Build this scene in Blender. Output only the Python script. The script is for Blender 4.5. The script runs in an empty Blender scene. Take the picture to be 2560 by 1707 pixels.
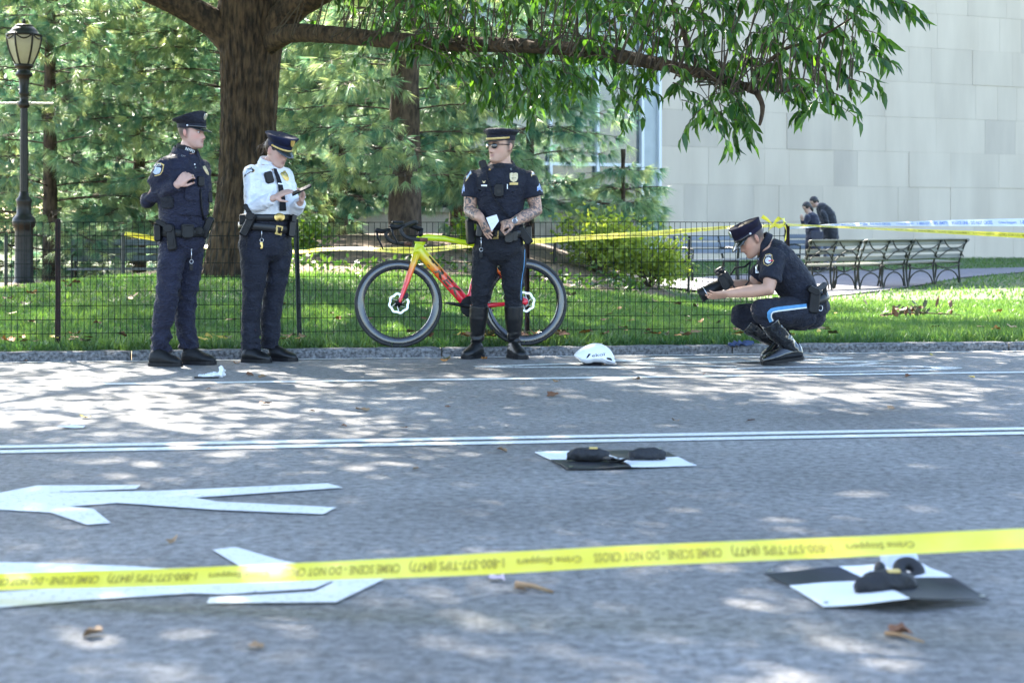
import bpy, bmesh, math, random
import numpy as np
from mathutils import Vector, Matrix, noise
from mathutils.bvhtree import BVHTree

random.seed(7)
rng = np.random.default_rng(7)
SC = bpy.context.scene
COL = SC.collection

# ------------------------------------------------------------------ camera
F, CX, CY, HZ, H = 4350.0, 1280.0, 853.5, 567.0, 1.0      # focal length in photo pixels, centre, horizon row, eye height
cam_d = bpy.data.cameras.new('camera')
cam_d.sensor_width = 36.0
cam_d.lens = 36.0 * F / 2560.0
cam_d.clip_start, cam_d.clip_end = 0.1, 2000.0
cam_d.dof.use_dof = True
cam_d.dof.focus_distance = 13.1
cam_d.dof.aperture_fstop = 4.2
cam = bpy.data.objects.new('camera', cam_d)
COL.objects.link(cam)
cam.location = (0, 0, H)
cam.rotation_euler = (math.pi / 2, 0, 0)                  # held level; the frame is shifted down, so uprights stay upright
cam_d.shift_y = -(CY - HZ) / 2560.0
SC.camera = cam

# ------------------------------------------------------------------ sky, sun, exposure
SUN_EL, SUN_AZ = math.radians(44), math.radians(-27)      # azimuth from +Y (away from the camera), negative to the left
w = bpy.data.worlds.new('World'); SC.world = w; w.use_nodes = True
nt = w.node_tree
sky = nt.nodes.new('ShaderNodeTexSky'); sky.sky_type = 'NISHITA'; sky.sun_disc = False
sky.sun_elevation = SUN_EL; sky.sun_rotation = SUN_AZ
sky.air_density = 1.0; sky.dust_density = 1.5; sky.ozone_density = 1.5
bg = nt.nodes['Background']; bg.inputs[1].default_value = 0.105
nt.links.new(sky.outputs[0], bg.inputs[0])
sd = bpy.data.lights.new('sun', 'SUN'); sd.energy = 5.0; sd.angle = math.radians(0.53); sd.color = (1.0, 0.93, 0.82)
sun = bpy.data.objects.new('sun', sd); COL.objects.link(sun)
SUN = Vector((math.sin(SUN_AZ) * math.cos(SUN_EL), math.cos(SUN_AZ) * math.cos(SUN_EL), math.sin(SUN_EL)))
sun.rotation_euler = SUN.to_track_quat('Z', 'Y').to_euler()
sun.location = (0, 0, 30)
vs = SC.view_settings
vs.view_transform = 'Standard'; vs.look = 'None'; vs.gamma = 1.0; vs.exposure = 3.15; vs.use_curve_mapping = False
SC.render.engine = 'CYCLES'
SC.cycles.use_denoising = True
SC.cycles.max_bounces = 8
SC.cycles.transparent_max_bounces = 8
SC.cycles.sample_clamp_indirect = 8.0

# ------------------------------------------------------------------ photo pixel -> place
CAM = Vector((0, 0, H))
def ray(U, V):
    return Vector(((U - CX) / F, 1.0, (HZ - V) / F))
def G(U, V, z=0.0):
    d = ray(U, V); return CAM + d * ((z - H) / d.z)
def P(U, V, Y):
    d = ray(U, V); return CAM + d * (Y / d.y)
# road frame: s runs along the kerb, t away from the camera
RA = math.radians(8.4)
RU = Vector((math.cos(RA), math.sin(RA), 0)); RN = Vector((-math.sin(RA), math.cos(RA), 0))
def ST(s, t, z=0.0): return RU * s + RN * t + Vector((0, 0, z))
T_KERB = 13.30            # front face of the kerb
KERB_H, KERB_W = 0.07, 0.15
def sstep(a, b, x):
    x = np.clip((x - a) / (b - a), 0.0, 1.0); return x * x * (3 - 2 * x)
def terrain(x, y):
    t = -math.sin(RA) * x + math.cos(RA) * y
    left = 1 - sstep(-1.2, 3.2, x)
    z = 0.062
    m = sstep(13.8, 20.5, t)
    crest = 0.36 - 0.20 * (1 - sstep(-6.5, -4.0, x))
    z = z + m * (crest * left - 0.13 * (1 - left))
    bed = sstep(21.0, 28.0, t) * (1 - sstep(0.2, 3.0, x)) * sstep(-5.5, -3.0, x)
    z = z + 0.42 * bed
    return z - 0.50 * sstep(24.5, 31, t) * (1 - sstep(-5.5, -3.0, x))
def gnd(x, y): return Vector((x, y, float(terrain(x, y))))

# ------------------------------------------------------------------ materials
def M(name, c1, c2=None, scale=6.0, detail=5.0, rough=0.6, metal=0.0, bump=0.0, bscale=60.0, stretch=(1, 1, 1),
      spec=0.5, coat=0.0, lo=0.35, hi=0.65, sheen=0.0, attr=None, translucent=0.0, tcol=None, rlo=None, fold=0.0, fscale=16.0):
    m = bpy.data.materials.new(name); m.use_nodes = True
    n, l = m.node_tree.nodes, m.node_tree.links
    b = n['Principled BSDF']; out = n['Material Output']
    b.inputs['Roughness'].default_value = rough; b.inputs['Metallic'].default_value = metal
    b.inputs['Specular IOR Level'].default_value = spec
    b.inputs['Coat Weight'].default_value = coat
    b.inputs['Sheen Weight'].default_value = sheen
    b.inputs['Base Color'].default_value = (*c1, 1)
    tc = n.new('ShaderNodeTexCoord'); mp = n.new('ShaderNodeMapping'); mp.inputs['Scale'].default_value = stretch
    l.new(tc.outputs['Object'], mp.inputs[0])
    colout = None
    if c2 is not None:
        mix = n.new('ShaderNodeMix'); mix.data_type = 'RGBA'
        mix.inputs[6].default_value = (*c1, 1); mix.inputs[7].default_value = (*c2, 1)
        if attr:
            at = n.new('ShaderNodeAttribute'); at.attribute_name = attr
            l.new(at.outputs['Fac'], mix.inputs[0])
        else:
            nz = n.new('ShaderNodeTexNoise'); nz.inputs['Scale'].default_value = scale; nz.inputs['Detail'].default_value = detail
            l.new(mp.outputs[0], nz.inputs['Vector'])
            mr = n.new('ShaderNodeMapRange'); mr.inputs[1].default_value = lo; mr.inputs[2].default_value = hi
            l.new(nz.outputs[0], mr.inputs[0]); l.new(mr.outputs[0], mix.inputs[0])
            if rlo is not None:
                m2 = n.new('ShaderNodeMapRange'); m2.inputs[1].default_value = lo; m2.inputs[2].default_value = hi
                m2.inputs[3].default_value = rough; m2.inputs[4].default_value = rlo
                l.new(nz.outputs[0], m2.inputs[0]); l.new(m2.outputs[0], b.inputs['Roughness'])
        colout = mix.outputs[2]
        l.new(colout, b.inputs['Base Color'])
    if bump:
        bn = n.new('ShaderNodeTexNoise'); bn.inputs['Scale'].default_value = bscale; bn.inputs['Detail'].default_value = 4
        l.new(mp.outputs[0], bn.inputs['Vector'])
        bu = n.new('ShaderNodeBump'); bu.inputs['Strength'].default_value = bump; bu.inputs['Distance'].default_value = 0.01
        l.new(bn.outputs[0], bu.inputs['Height']); l.new(bu.outputs[0], b.inputs['Normal'])
        if fold:                                           # soft creases in cloth
            fn = n.new('ShaderNodeTexNoise'); fn.inputs['Scale'].default_value = fscale; fn.inputs['Detail'].default_value = 3; fn.inputs['Distortion'].default_value = 1.2
            fm = n.new('ShaderNodeMapping'); fm.inputs['Scale'].default_value = (1, 1, 1.9); fm.inputs['Rotation'].default_value = (0.4, 0.5, 0)
            l.new(tc.outputs['Object'], fm.inputs[0]); l.new(fm.outputs[0], fn.inputs['Vector'])
            fa = n.new('ShaderNodeMath'); fa.operation = 'SUBTRACT'; fa.inputs[1].default_value = 0.5; l.new(fn.outputs[0], fa.inputs[0])
            fb = n.new('ShaderNodeMath'); fb.operation = 'ABSOLUTE'; l.new(fa.outputs[0], fb.inputs[0])
            b2 = n.new('ShaderNodeBump'); b2.inputs['Strength'].default_value = fold; b2.inputs['Distance'].default_value = 0.06
            l.new(fb.outputs[0], b2.inputs['Height']); l.new(b2.outputs[0], bu.inputs['Normal'])
    if translucent:
        tr = n.new('ShaderNodeBsdfTranslucent'); ms = n.new('ShaderNodeMixShader'); ms.inputs[0].default_value = translucent
        if tcol is not None:
            tr.inputs[0].default_value = (*tcol, 1)
            if colout is not None:
                g = n.new('ShaderNodeMix'); g.data_type = 'RGBA'; g.blend_type = 'MULTIPLY'; g.inputs[0].default_value = 1
                l.new(colout, g.inputs[6]); g.inputs[7].default_value = (*tcol, 1); l.new(g.outputs[2], tr.inputs[0])
        l.new(b.outputs[0], ms.inputs[1]); l.new(tr.outputs[0], ms.inputs[2]); l.new(ms.outputs[0], out.inputs[0])
    return m

def vcol_mat(name, rough=0.5, bump=0.0, bscale=60, spec=0.4, tattoo=False, sss=0.0, sheen=0.0):
    m = bpy.data.materials.new(name); m.use_nodes = True
    n, l = m.node_tree.nodes, m.node_tree.links
    b = n['Principled BSDF']; b.inputs['Roughness'].default_value = rough; b.inputs['Specular IOR Level'].default_value = spec
    b.inputs['Sheen Weight'].default_value = sheen
    at = n.new('ShaderNodeAttribute'); at.attribute_name = 'Col'
    tc = n.new('ShaderNodeTexCoord')
    src = at.outputs['Color']
    if tattoo:                                             # inked sleeve pattern where the attribute says so
        ta = n.new('ShaderNodeAttribute'); ta.attribute_name = 'ink'
        v = n.new('ShaderNodeTexNoise'); v.inputs['Scale'].default_value = 26; v.inputs['Detail'].default_value = 3; v.inputs['Distortion'].default_value = 2.2
        l.new(tc.outputs['Object'], v.inputs['Vector'])
        mr = n.new('ShaderNodeMapRange'); mr.inputs[1].default_value = 0.44; mr.inputs[2].default_value = 0.56
        l.new(v.outputs[0], mr.inputs[0])
        mu = n.new('ShaderNodeMath'); mu.operation = 'MULTIPLY'; l.new(ta.outputs['Fac'], mu.inputs[0]); l.new(mr.outputs[0], mu.inputs[1])
        mx = n.new('ShaderNodeMix'); mx.data_type = 'RGBA'; mx.inputs[7].default_value = (0.055, 0.065, 0.075, 1)
        l.new(mu.outputs[0], mx.inputs[0]); l.new(src, mx.inputs[6]); src = mx.outputs[2]
    l.new(src, b.inputs['Base Color'])
    if sss:
        b.inputs['Subsurface Weight'].default_value = sss; b.inputs['Subsurface Radius'].default_value = (0.012, 0.004, 0.002); b.inputs['Subsurface Scale'].default_value = 1.0
    if bump:
        bn = n.new('ShaderNodeTexNoise'); bn.inputs['Scale'].default_value = bscale; bn.inputs['Detail'].default_value = 4
        l.new(tc.outputs['Object'], bn.inputs['Vector'])
        bu = n.new('ShaderNodeBump'); bu.inputs['Strength'].default_value = bump; bu.inputs['Distance'].default_value = 0.01
        l.new(bn.outputs[0], bu.inputs['Height']); l.new(bu.outputs[0], b.inputs['Normal'])
    return m

# ------------------------------------------------------------------ mesh helpers
def tag(o, label=None, cat=None, group=None, kind=None):
    if label: o['label'] = label
    if cat: o['category'] = cat
    if group: o['group'] = group
    if kind: o['kind'] = kind
    return o
def empty(name, loc=(0, 0, 0), rz=0.0):
    o = bpy.data.objects.new(name, None); COL.objects.link(o); o.location = loc; o.rotation_euler = (0, 0, rz)
    o.empty_display_size = 0.1
    return o
def link(name, me, mat, parent=None, smooth=True):
    o = bpy.data.objects.new(name, me); COL.objects.link(o)
    if mat is not None:
        for mm in (mat if isinstance(mat, (list, tuple)) else [mat]): me.materials.append(mm)
    if parent is not None: o.parent = parent
    if smooth: me.shade_smooth()
    return o

class MB:
    """collects shapes, built as one mesh object"""
    def __init__(s): s.v = []; s.f = []; s.mi = []
    def add(s, vs, fs, mi=0):
        k = len(s.v); s.v += [tuple(p) for p in vs]; s.f += [tuple(i + k for i in f) for f in fs]; s.mi += [mi] * len(fs)
    def box(s, c, size, R=None, mi=0, taper=1.0):
        hx, hy, hz = size[0] / 2, size[1] / 2, size[2] / 2; c = Vector(c)
        vs = []
        for z in (-1, 1):
            k = taper if z > 0 else 1.0
            for x, y in ((-1, -1), (1, -1), (1, 1), (-1, 1)):
                p = Vector((x * hx * k, y * hy * k, z * hz)); vs.append(c + (R @ p if R else p))
        s.add(vs, [(3, 2, 1, 0), (4, 5, 6, 7), (0, 1, 5, 4), (1, 2, 6, 5), (2, 3, 7, 6), (3, 0, 4, 7)], mi)
    def rbox(s, c, size, R=None, r=0.2, mi=0):
        """box with rounded vertical profile (chamfered in the xz outline), depth along y"""
        hx, hy, hz = size[0] / 2, size[1] / 2, size[2] / 2; c = Vector(c); k = min(hx, hz) * r * 2
        out = [(-hx + k, -hz), (hx - k, -hz), (hx, -hz + k), (hx, hz - k), (hx - k, hz), (-hx + k, hz), (-hx, hz - k), (-hx, -hz + k)]
        rings = [(-hy, 0.86), (-hy * 0.7, 1.0), (hy * 0.7, 1.0), (hy, 0.86)]
        vs = []
        for y, q in rings:
            for x, z in out:
                p = Vector((x * q, y, z * q)); vs.append(c + (R @ p if R else p))
        fs = [tuple(range(8)), tuple(range(31, 23, -1))]
        for i in range(3):
            for j in range(8): fs.append((i * 8 + j, i * 8 + 8 + j, i * 8 + 8 + (j + 1) % 8, i * 8 + (j + 1) % 8))
        s.add(vs, fs, mi)
    def rings(s, rings, closed=False, cap=True, mi=0):
        k = len(rings[0]); vs = [p for r in rings for p in r]; fs = []
        n = len(rings)
        for i in range(n if closed else n - 1):
            a, b = i * k, ((i + 1) % n) * k
            for j in range(k): fs.append((a + j, a + (j + 1) % k, b + (j + 1) % k, b + j))
        if cap and not closed:
            fs.append(tuple(range(k - 1, -1, -1))); fs.append(tuple(range((n - 1) * k, n * k)))
        s.add(vs, fs, mi)
    def tube(s, pts, rad, seg=8, cap=True, closed=False, mi=0, flat=None):
        pts = [Vector(p) for p in pts]; n = len(pts)
        if not isinstance(rad, (list, tuple)): rad = [rad] * n
        rings = []; ref = None
        for i in range(n):
            if closed: t = pts[(i + 1) % n] - pts[i - 1]
            else: t = pts[min(i + 1, n - 1)] - pts[max(i - 1, 0)]
            t.normalize()
            if ref is None:
                ref = Vector((0, 0, 1)) if abs(t.z) < 0.9 else Vector((1, 0, 0))
            a = ref - t * ref.dot(t)
            if a.length < 1e-6: a = t.orthogonal()
            a.normalize(); ref = a; b = t.cross(a)
            fa, fb = flat if flat else (1, 1)
            rings.append([pts[i] + (a * math.cos(q) * fa + b * math.sin(q) * fb) * rad[i] for q in [2 * math.pi * j / seg for j in range(seg)]])
        s.rings(rings, closed, cap, mi)
    def lathe(s, prof, c=(0, 0, 0), seg=20, mi=0, R=None, flute=0):
        c = Vector(c); rings = []
        for r, z in prof:
            ring = []
            for j in range(seg):
                q = 2 * math.pi * j / seg; rr = r * (1 - (0.06 if flute and j % 2 else 0))
                p = Vector((rr * math.cos(q), rr * math.sin(q), z)); ring.append(c + (R @ p if R else p))
            rings.append(ring)
        s.rings(rings, mi=mi)
    def ell(s, c, r, R=None, seg=16, mi=0):
        c = Vector(c); n = max(6, seg // 2); vs = []; fs = []
        if not isinstance(r, (tuple, list, Vector)): r = (r, r, r)
        rings = []
        for i in range(1, n):
            a = math.pi * i / n
            rings.append([Vector((r[0] * math.sin(a) * math.cos(2 * math.pi * j / seg), r[1] * math.sin(a) * math.sin(2 * math.pi * j / seg), -r[2] * math.cos(a))) for j in range(seg)])
        vs = [c + (R @ p if R else p) for q in rings for p in q]
        m = len(vs)
        for pole in (Vector((0, 0, -r[2])), Vector((0, 0, r[2]))): vs.append(c + (R @ pole if R else pole))
        for i in range(n - 2):
            for j in range(seg): fs.append((i * seg + j, i * seg + (j + 1) % seg, (i + 1) * seg + (j + 1) % seg, (i + 1) * seg + j))
        for j in range(seg):
            fs.append((m, (j + 1) % seg, j)); fs.append((m + 1, (n - 2) * seg + j, (n - 2) * seg + (j + 1) % seg))
        s.add(vs, fs, mi)
    def limb(s, pts, rad, seg=14, mi=0, flat=None):
        """tapered chain with rounded ends"""
        s.tube(pts, rad, seg, True, False, mi, flat)
        s.ell(pts[0], rad[0] * 0.995, seg=12, mi=mi); s.ell(pts[-1], rad[-1] * 0.995, seg=12, mi=mi)
    def loft(s, spine, a, b, side, seg=24, mi=0, ex=2.3):
        """stack of rounded sections along a spine; a = half width along 'side', b = half depth"""
        side = Vector(side).normalized(); n = len(spine); rings = []
        for i in range(n):
            t = (Vector(spine[min(i + 1, n - 1)]) - Vector(spine[max(i - 1, 0)])).normalized()
            fr = side.cross(t).normalized(); sd = t.cross(fr).normalized()
            ring = []
            for j in range(seg):
                q = 2 * math.pi * j / seg; cq, sq = math.cos(q), math.sin(q)
                ring.append(Vector(spine[i]) + sd * a[i] * math.copysign(abs(cq) ** (2 / ex), cq) + fr * b[i] * math.copysign(abs(sq) ** (2 / ex), sq))
            rings.append(ring)
        s.rings(rings, mi=mi)
    def plate(s, outline, th, axis_n, mi=0):
        """extrude a flat outline (3d points) along axis_n by th"""
        n = len(outline); d = Vector(axis_n).normalized() * th
        vs = [Vector(p) for p in outline] + [Vector(p) + d for p in outline]
        fs = [tuple(range(n)), tuple(range(2 * n - 1, n - 1, -1))] + [(i, i + n, (i + 1) % n + n, (i + 1) % n) for i in range(n)]
        s.add(vs, fs, mi)
    def mesh(s, name, fix=False):
        me = bpy.data.meshes.new(name); me.from_pydata(s.v, [], s.f)
        if any(s.mi): me.polygons.foreach_set('material_index', s.mi)
        if fix:
            bm = bmesh.new(); bm.from_mesh(me); bmesh.ops.recalc_face_normals(bm, faces=bm.faces); bm.to_mesh(me); bm.free()
        me.update(); return me
    def build(s, name, mat, parent=None, smooth=False, bevel=0.0, fix=True):
        me = s.mesh(name, fix)
        if bevel:
            bm = bmesh.new(); bm.from_mesh(me)
            bmesh.ops.bevel(bm, geom=[e for e in bm.edges if len(e.link_faces) == 2 and e.calc_face_angle(0) > 0.6], offset=bevel, segments=1, affect='EDGES')
            bm.to_mesh(me); bm.free()
        o = link(name, me, mat, parent, smooth)
        return o

def np_mesh(name, verts, faces, attr=None):
    me = bpy.data.meshes.new(name); nv = len(verts); nf, k = faces.shape
    me.vertices.add(nv); me.vertices.foreach_set('co', np.ascontiguousarray(verts, dtype=np.float32).ravel())
    me.loops.add(nf * k); me.loops.foreach_set('vertex_index', np.ascontiguousarray(faces, dtype=np.int32).ravel())
    me.polygons.add(nf); me.polygons.foreach_set('loop_start', np.arange(0, nf * k, k, dtype=np.int32))
    if attr is not None:
        a = me.attributes.new('rnd', 'FLOAT', 'POINT'); a.data.foreach_set('value', np.ascontiguousarray(attr, dtype=np.float32))
    me.update(calc_edges=True); me.validate()
    return me
def scatter(name, tv, tf, pos, d, nrm, scale, rnd):
    """copies of a small template (x across, y along, z normal) laid out by arrays"""
    d = d / np.linalg.norm(d, axis=1, keepdims=True)
    x = np.cross(d, nrm); x /= np.maximum(np.linalg.norm(x, axis=1, keepdims=True), 1e-6)
    z = np.cross(x, d)
    B = np.stack([x, d, z], axis=1)                       # N,3(axis),3(xyz)
    if np.ndim(scale) == 1: scale = np.repeat(scale[:, None], 3, axis=1)
    tv = np.asarray(tv, float); tf = np.asarray(tf)
    V = np.einsum('ka,nab->nkb', tv, B * scale[:, :, None]) + pos[:, None, :]
    N, k = len(pos), len(tv)
    Fc = (tf[None] + (np.arange(N) * k)[:, None, None]).reshape(-1, tf.shape[1])
    return np_mesh(name, V.reshape(-1, 3), Fc, np.repeat(rnd, k))
def unit(n):
    v = rng.normal(size=(n, 3)); return v / np.linalg.norm(v, axis=1, keepdims=True)

_TXT = {}
def text_mesh(txt, size=1.0, extrude=0.0, spacing=1.0, bold=0.0, res=2):
    key = (txt, size, bold, spacing)
    if key not in _TXT: _TXT[key] = _text_mesh(txt, size, extrude, spacing, bold, res)
    return _TXT[key].copy()
def _text_mesh(txt, size, extrude, spacing, bold, res):
    cu = bpy.data.curves.new('txt', 'FONT'); cu.body = txt; cu.size = size; cu.resolution_u = res; cu.extrude = extrude; cu.space_character = spacing
    cu.offset = bold
    o = bpy.data.objects.new('txt', cu); COL.objects.link(o)
    dg = bpy.context.evaluated_depsgraph_get(); dg.update()
    me = bpy.data.meshes.new_from_object(o.evaluated_get(dg))
    bpy.data.objects.remove(o); bpy.data.curves.remove(cu)
    return me
def text_on(name, txt, size, mapper, mat, parent=None, spacing=1.0, bold=0.0, width=None):
    """lettering whose flat vertices (x along, y up) are laid on a surface by mapper(x, y)"""
    me = text_mesh(txt, size, 0.0, spacing, bold)
    xs = [v.co.x for v in me.vertices]
    x0, x1 = min(xs), max(xs)
    k = (width / (x1 - x0)) if width else 1.0
    for v in me.vertices: v.co = mapper((v.co.x - x0) * k, v.co.y)
    me.update()
    return link(name, me, mat, parent, smooth=False)

def remesh(mb, voxel, smooth=2):
    me = mb.mesh('tmp'); o = bpy.data.objects.new('tmp', me); COL.objects.link(o)
    m = o.modifiers.new('r', 'REMESH'); m.mode = 'VOXEL'; m.voxel_size = voxel; m.use_smooth_shade = True
    if smooth:
        s = o.modifiers.new('s', 'SMOOTH'); s.factor = 0.5; s.iterations = smooth
    dg = bpy.context.evaluated_depsgraph_get(); dg.update()
    r = bpy.data.meshes.new_from_object(o.evaluated_get(dg))
    bpy.data.objects.remove(o); bpy.data.meshes.remove(me)
    return r
def bvh_of(me):
    return BVHTree.FromPolygons([v.co for v in me.vertices], [p.vertices for p in me.polygons])
def get_co(me):
    a = np.empty(len(me.vertices) * 3, np.float32); me.vertices.foreach_get('co', a); return a.reshape(-1, 3)
def get_no(me):
    a = np.empty(len(me.vertices) * 3, np.float32); me.vertex_normals.foreach_get('vector', a); return a.reshape(-1, 3)
def set_co(me, co):
    me.vertices.foreach_set('co', np.ascontiguousarray(co, np.float32).ravel()); me.update()
def set_col(me, col, name='Col'):
    a = me.attributes.new(name, 'FLOAT_COLOR', 'POINT')
    c = np.ones((len(col), 4), np.float32); c[:, :3] = col; a.data.foreach_set('color', c.ravel())
def set_fac(me, val, name):
    a = me.attributes.new(name, 'FLOAT', 'POINT'); a.data.foreach_set('value', np.ascontiguousarray(val, np.float32))
def grid_interp(p00, p10, p11, p01, nu, nv):
    out = []
    for j in range(nv + 1):
        for i in range(nu + 1):
            u, v = i / nu, j / nv
            out.append(p00 * (1 - u) * (1 - v) + p10 * u * (1 - v) + p11 * u * v + p01 * (1 - u) * v)
    fs = [(j * (nu + 1) + i, j * (nu + 1) + i + 1, (j + 1) * (nu + 1) + i + 1, (j + 1) * (nu + 1) + i) for j in range(nv) for i in range(nu)]
    return out, fs
# ================================================================== THE SETTING
def asphalt_mat():
    m = bpy.data.materials.new('asphalt'); m.use_nodes = True
    n, l = m.node_tree.nodes, m.node_tree.links; b = n['Principled BSDF']
    b.inputs['Roughness'].default_value = 0.62; b.inputs['Specular IOR Level'].default_value = 0.45
    tc = n.new('ShaderNodeTexCoord')
    big = n.new('ShaderNodeTexNoise'); big.inputs['Scale'].default_value = 0.7; big.inputs['Detail'].default_value = 6
    ag = n.new('ShaderNodeTexVoronoi'); ag.inputs['Scale'].default_value = 95
    fine = n.new('ShaderNodeTexNoise'); fine.inputs['Scale'].default_value = 24; fine.inputs['Detail'].default_value = 6; fine.inputs['Roughness'].default_value = 0.75
    for q in (big, ag, fine): l.new(tc.outputs['Object'], q.inputs['Vector'])
    r1 = n.new('ShaderNodeMapRange'); r1.inputs[1].default_value = 0.36; r1.inputs[2].default_value = 0.64
    l.new(fine.outputs[0], r1.inputs[0])
    mx = n.new('ShaderNodeMix'); mx.data_type = 'RGBA'; mx.inputs[6].default_value = (0.084, 0.082, 0.082, 1); mx.inputs[7].default_value = (0.285, 0.280, 0.275, 1)
    l.new(r1.outputs[0], mx.inputs[0])
    r2 = n.new('ShaderNodeMapRange'); r2.inputs[1].default_value = 0.3; r2.inputs[2].default_value = 0.7; r2.inputs[3].default_value = 0.66; r2.inputs[4].default_value = 1.28
    l.new(big.outputs[0], r2.inputs[0])
    mu = n.new('ShaderNodeMix'); mu.data_type = 'RGBA'; mu.blend_type = 'MULTIPLY'; mu.inputs[0].default_value = 1
    l.new(mx.outputs[2], mu.inputs[6]); l.new(r2.outputs[0], mu.inputs[7])
    # scattered pale aggregate
    r3 = n.new('ShaderNodeMapRange'); r3.inputs[1].default_value = 0.16; r3.inputs[2].default_value = 0.08
    l.new(ag.outputs['Distance'], r3.inputs[0])
    rc = n.new('ShaderNodeMath'); rc.operation = 'GREATER_THAN'; rc.inputs[1].default_value = 0.80
    sx = n.new('ShaderNodeSeparateColor'); l.new(ag.outputs['Color'], sx.inputs[0]); l.new(sx.outputs[0], rc.inputs[0])
    mm = n.new('ShaderNodeMath'); mm.operation = 'MULTIPLY'; l.new(r3.outputs[0], mm.inputs[0]); l.new(rc.outputs[0], mm.inputs[1])
    m3 = n.new('ShaderNodeMix'); m3.data_type = 'RGBA'; m3.inputs[7].default_value = (0.26, 0.25, 0.24, 1)
    l.new(mm.outputs[0], m3.inputs[0]); l.new(mu.outputs[2], m3.inputs[6]); l.new(m3.outputs[2], b.inputs['Base Color'])
    bu = n.new('ShaderNodeBump'); bu.inputs['Strength'].default_value = 1.0; bu.inputs['Distance'].default_value = 0.02
    l.new(fine.outputs[0], bu.inputs['Height']); l.new(bu.outputs[0], b.inputs['Normal'])
    return m
MAT_ASPH = asphalt_mat()
def paint_mat(name, wear=0.5):
    m = bpy.data.materials.new(name); m.use_nodes = True
    n, l = m.node_tree.nodes, m.node_tree.links; b = n['Principled BSDF']; b.inputs['Roughness'].default_value = 0.6
    tc = n.new('ShaderNodeTexCoord')
    a = n.new('ShaderNodeTexNoise'); a.inputs['Scale'].default_value = 45; a.inputs['Detail'].default_value = 8; a.inputs['Roughness'].default_value = 0.7
    l.new(tc.outputs['Object'], a.inputs['Vector'])
    r = n.new('ShaderNodeMapRange'); r.inputs[1].default_value = 0.30 + 0.12 * wear; r.inputs[2].default_value = 0.42 + 0.12 * wear
    l.new(a.outputs[0], r.inputs[0])
    mx = n.new('ShaderNodeMix'); mx.data_type = 'RGBA'; mx.inputs[6].default_value = (0.26, 0.26, 0.26, 1); mx.inputs[7].default_value = (0.66, 0.66, 0.63, 1)
    l.new(r.outputs[0], mx.inputs[0]); l.new(mx.outputs[2], b.inputs['Base Color'])
    bu = n.new('ShaderNodeBump'); bu.inputs['Strength'].default_value = 0.4; bu.inputs['Distance'].default_value = 0.006
    l.new(a.outputs[0], bu.inputs['Height']); l.new(bu.outputs[0], b.inputs['Normal'])
    return m
MAT_PAINT = paint_mat('road_paint', 0.22); MAT_PAINT_WORN = paint_mat('road_paint_worn', 1.0)

road = MB(); road.add([ST(-90, -60), ST(90, -60), ST(90, T_KERB + 0.05), ST(-90, T_KERB + 0.05)], [(0, 1, 2, 3)])
tag(road.build('road', MAT_ASPH), kind='structure')

def strip_line(name, t, wd, label, mat=MAT_PAINT, s0=-12, s1=14):
    m = MB(); n = 60
    for e in (0, 1):
        m.v += [tuple(ST(s0 + (s1 - s0) * i / n, t + (e - 0.5) * wd + 0.006 * noise.noise((i * 1.7, e * 9, t)), 0.004)) for i in range(n + 1)]
    m.f = [(i, i + 1, n + 2 + i, n + 1 + i) for i in range(n)]; m.mi = [0] * n
    return tag(m.build(name, mat), label, 'road marking', kind='structure')
strip_line('edge_line', T_KERB - 0.10, 0.075, 'thin white edge line along the foot of the kerb', MAT_PAINT_WORN)
strip_line('lane_line', 11.30, 0.115, 'single white lane line between the kerb and the double line')
strip_line('lane_line', 8.145, 0.105, 'upper white stripe of the double line across the road')
strip_line('lane_line', 7.965, 0.105, 'lower white stripe of the double line across the road')

def marking(name, polys, label, mat=MAT_PAINT):
    m = MB()
    for k_, p in enumerate(polys):
        pts = [G(u, v, 0.004 + 0.0004 * k_) for u, v in p]; m.add(pts, [tuple(range(len(pts)))])
    o = m.build(name, mat); tag(o, label, 'road marking', kind='structure'); return o
def z2(px, py): return (px / 1.8375, 1180 + py / 1.8375)
# far arrow: an open arrow head with a split tail, pointing to the left
far_arrow = [[z2(-60, 105), z2(170, 60), z2(645, 58), z2(625, 76), z2(222, 92), z2(160, 150), z2(235, 185), z2(-60, 168)],
             [z2(222, 92), z2(690, 86), z2(895, 116), z2(540, 140), z2(322, 156), z2(160, 150)],
             [z2(235, 185), z2(160, 150), z2(322, 156), z2(430, 168), z2(510, 232), z2(400, 240)],
             [z2(690, 86), z2(1505, 50), z2(1578, 70), z2(895, 116)],
             [z2(540, 140), z2(895, 116), z2(1000, 134), z2(1545, 160), z2(1485, 192), z2(1000, 172)]]
marking('lane_arrow', far_arrow, 'white arrow with split tail pointing left beyond the near tape')
near_arrow = [[(-30, 1404), (70, 1405), (330, 1414), (560, 1430), (560, 1452), (300, 1440), (-30, 1434)],
              [(-30, 1482), (300, 1458), (560, 1446), (700, 1462), (476, 1482), (200, 1500), (-30, 1520)],
              [(420, 1422), (700, 1425), (860, 1440), (785, 1470), (561, 1485), (476, 1482), (420, 1458)],
              [(531, 1373), (589, 1366), (702, 1399), (960, 1447), (840, 1455), (690, 1428), (600, 1415)],
              [(516, 1507), (525, 1492), (785, 1478), (850, 1446), (960, 1447), (840, 1504)]]
marking('lane_arrow', near_arrow, 'large white arrow pointing right under the near tape')
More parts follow.
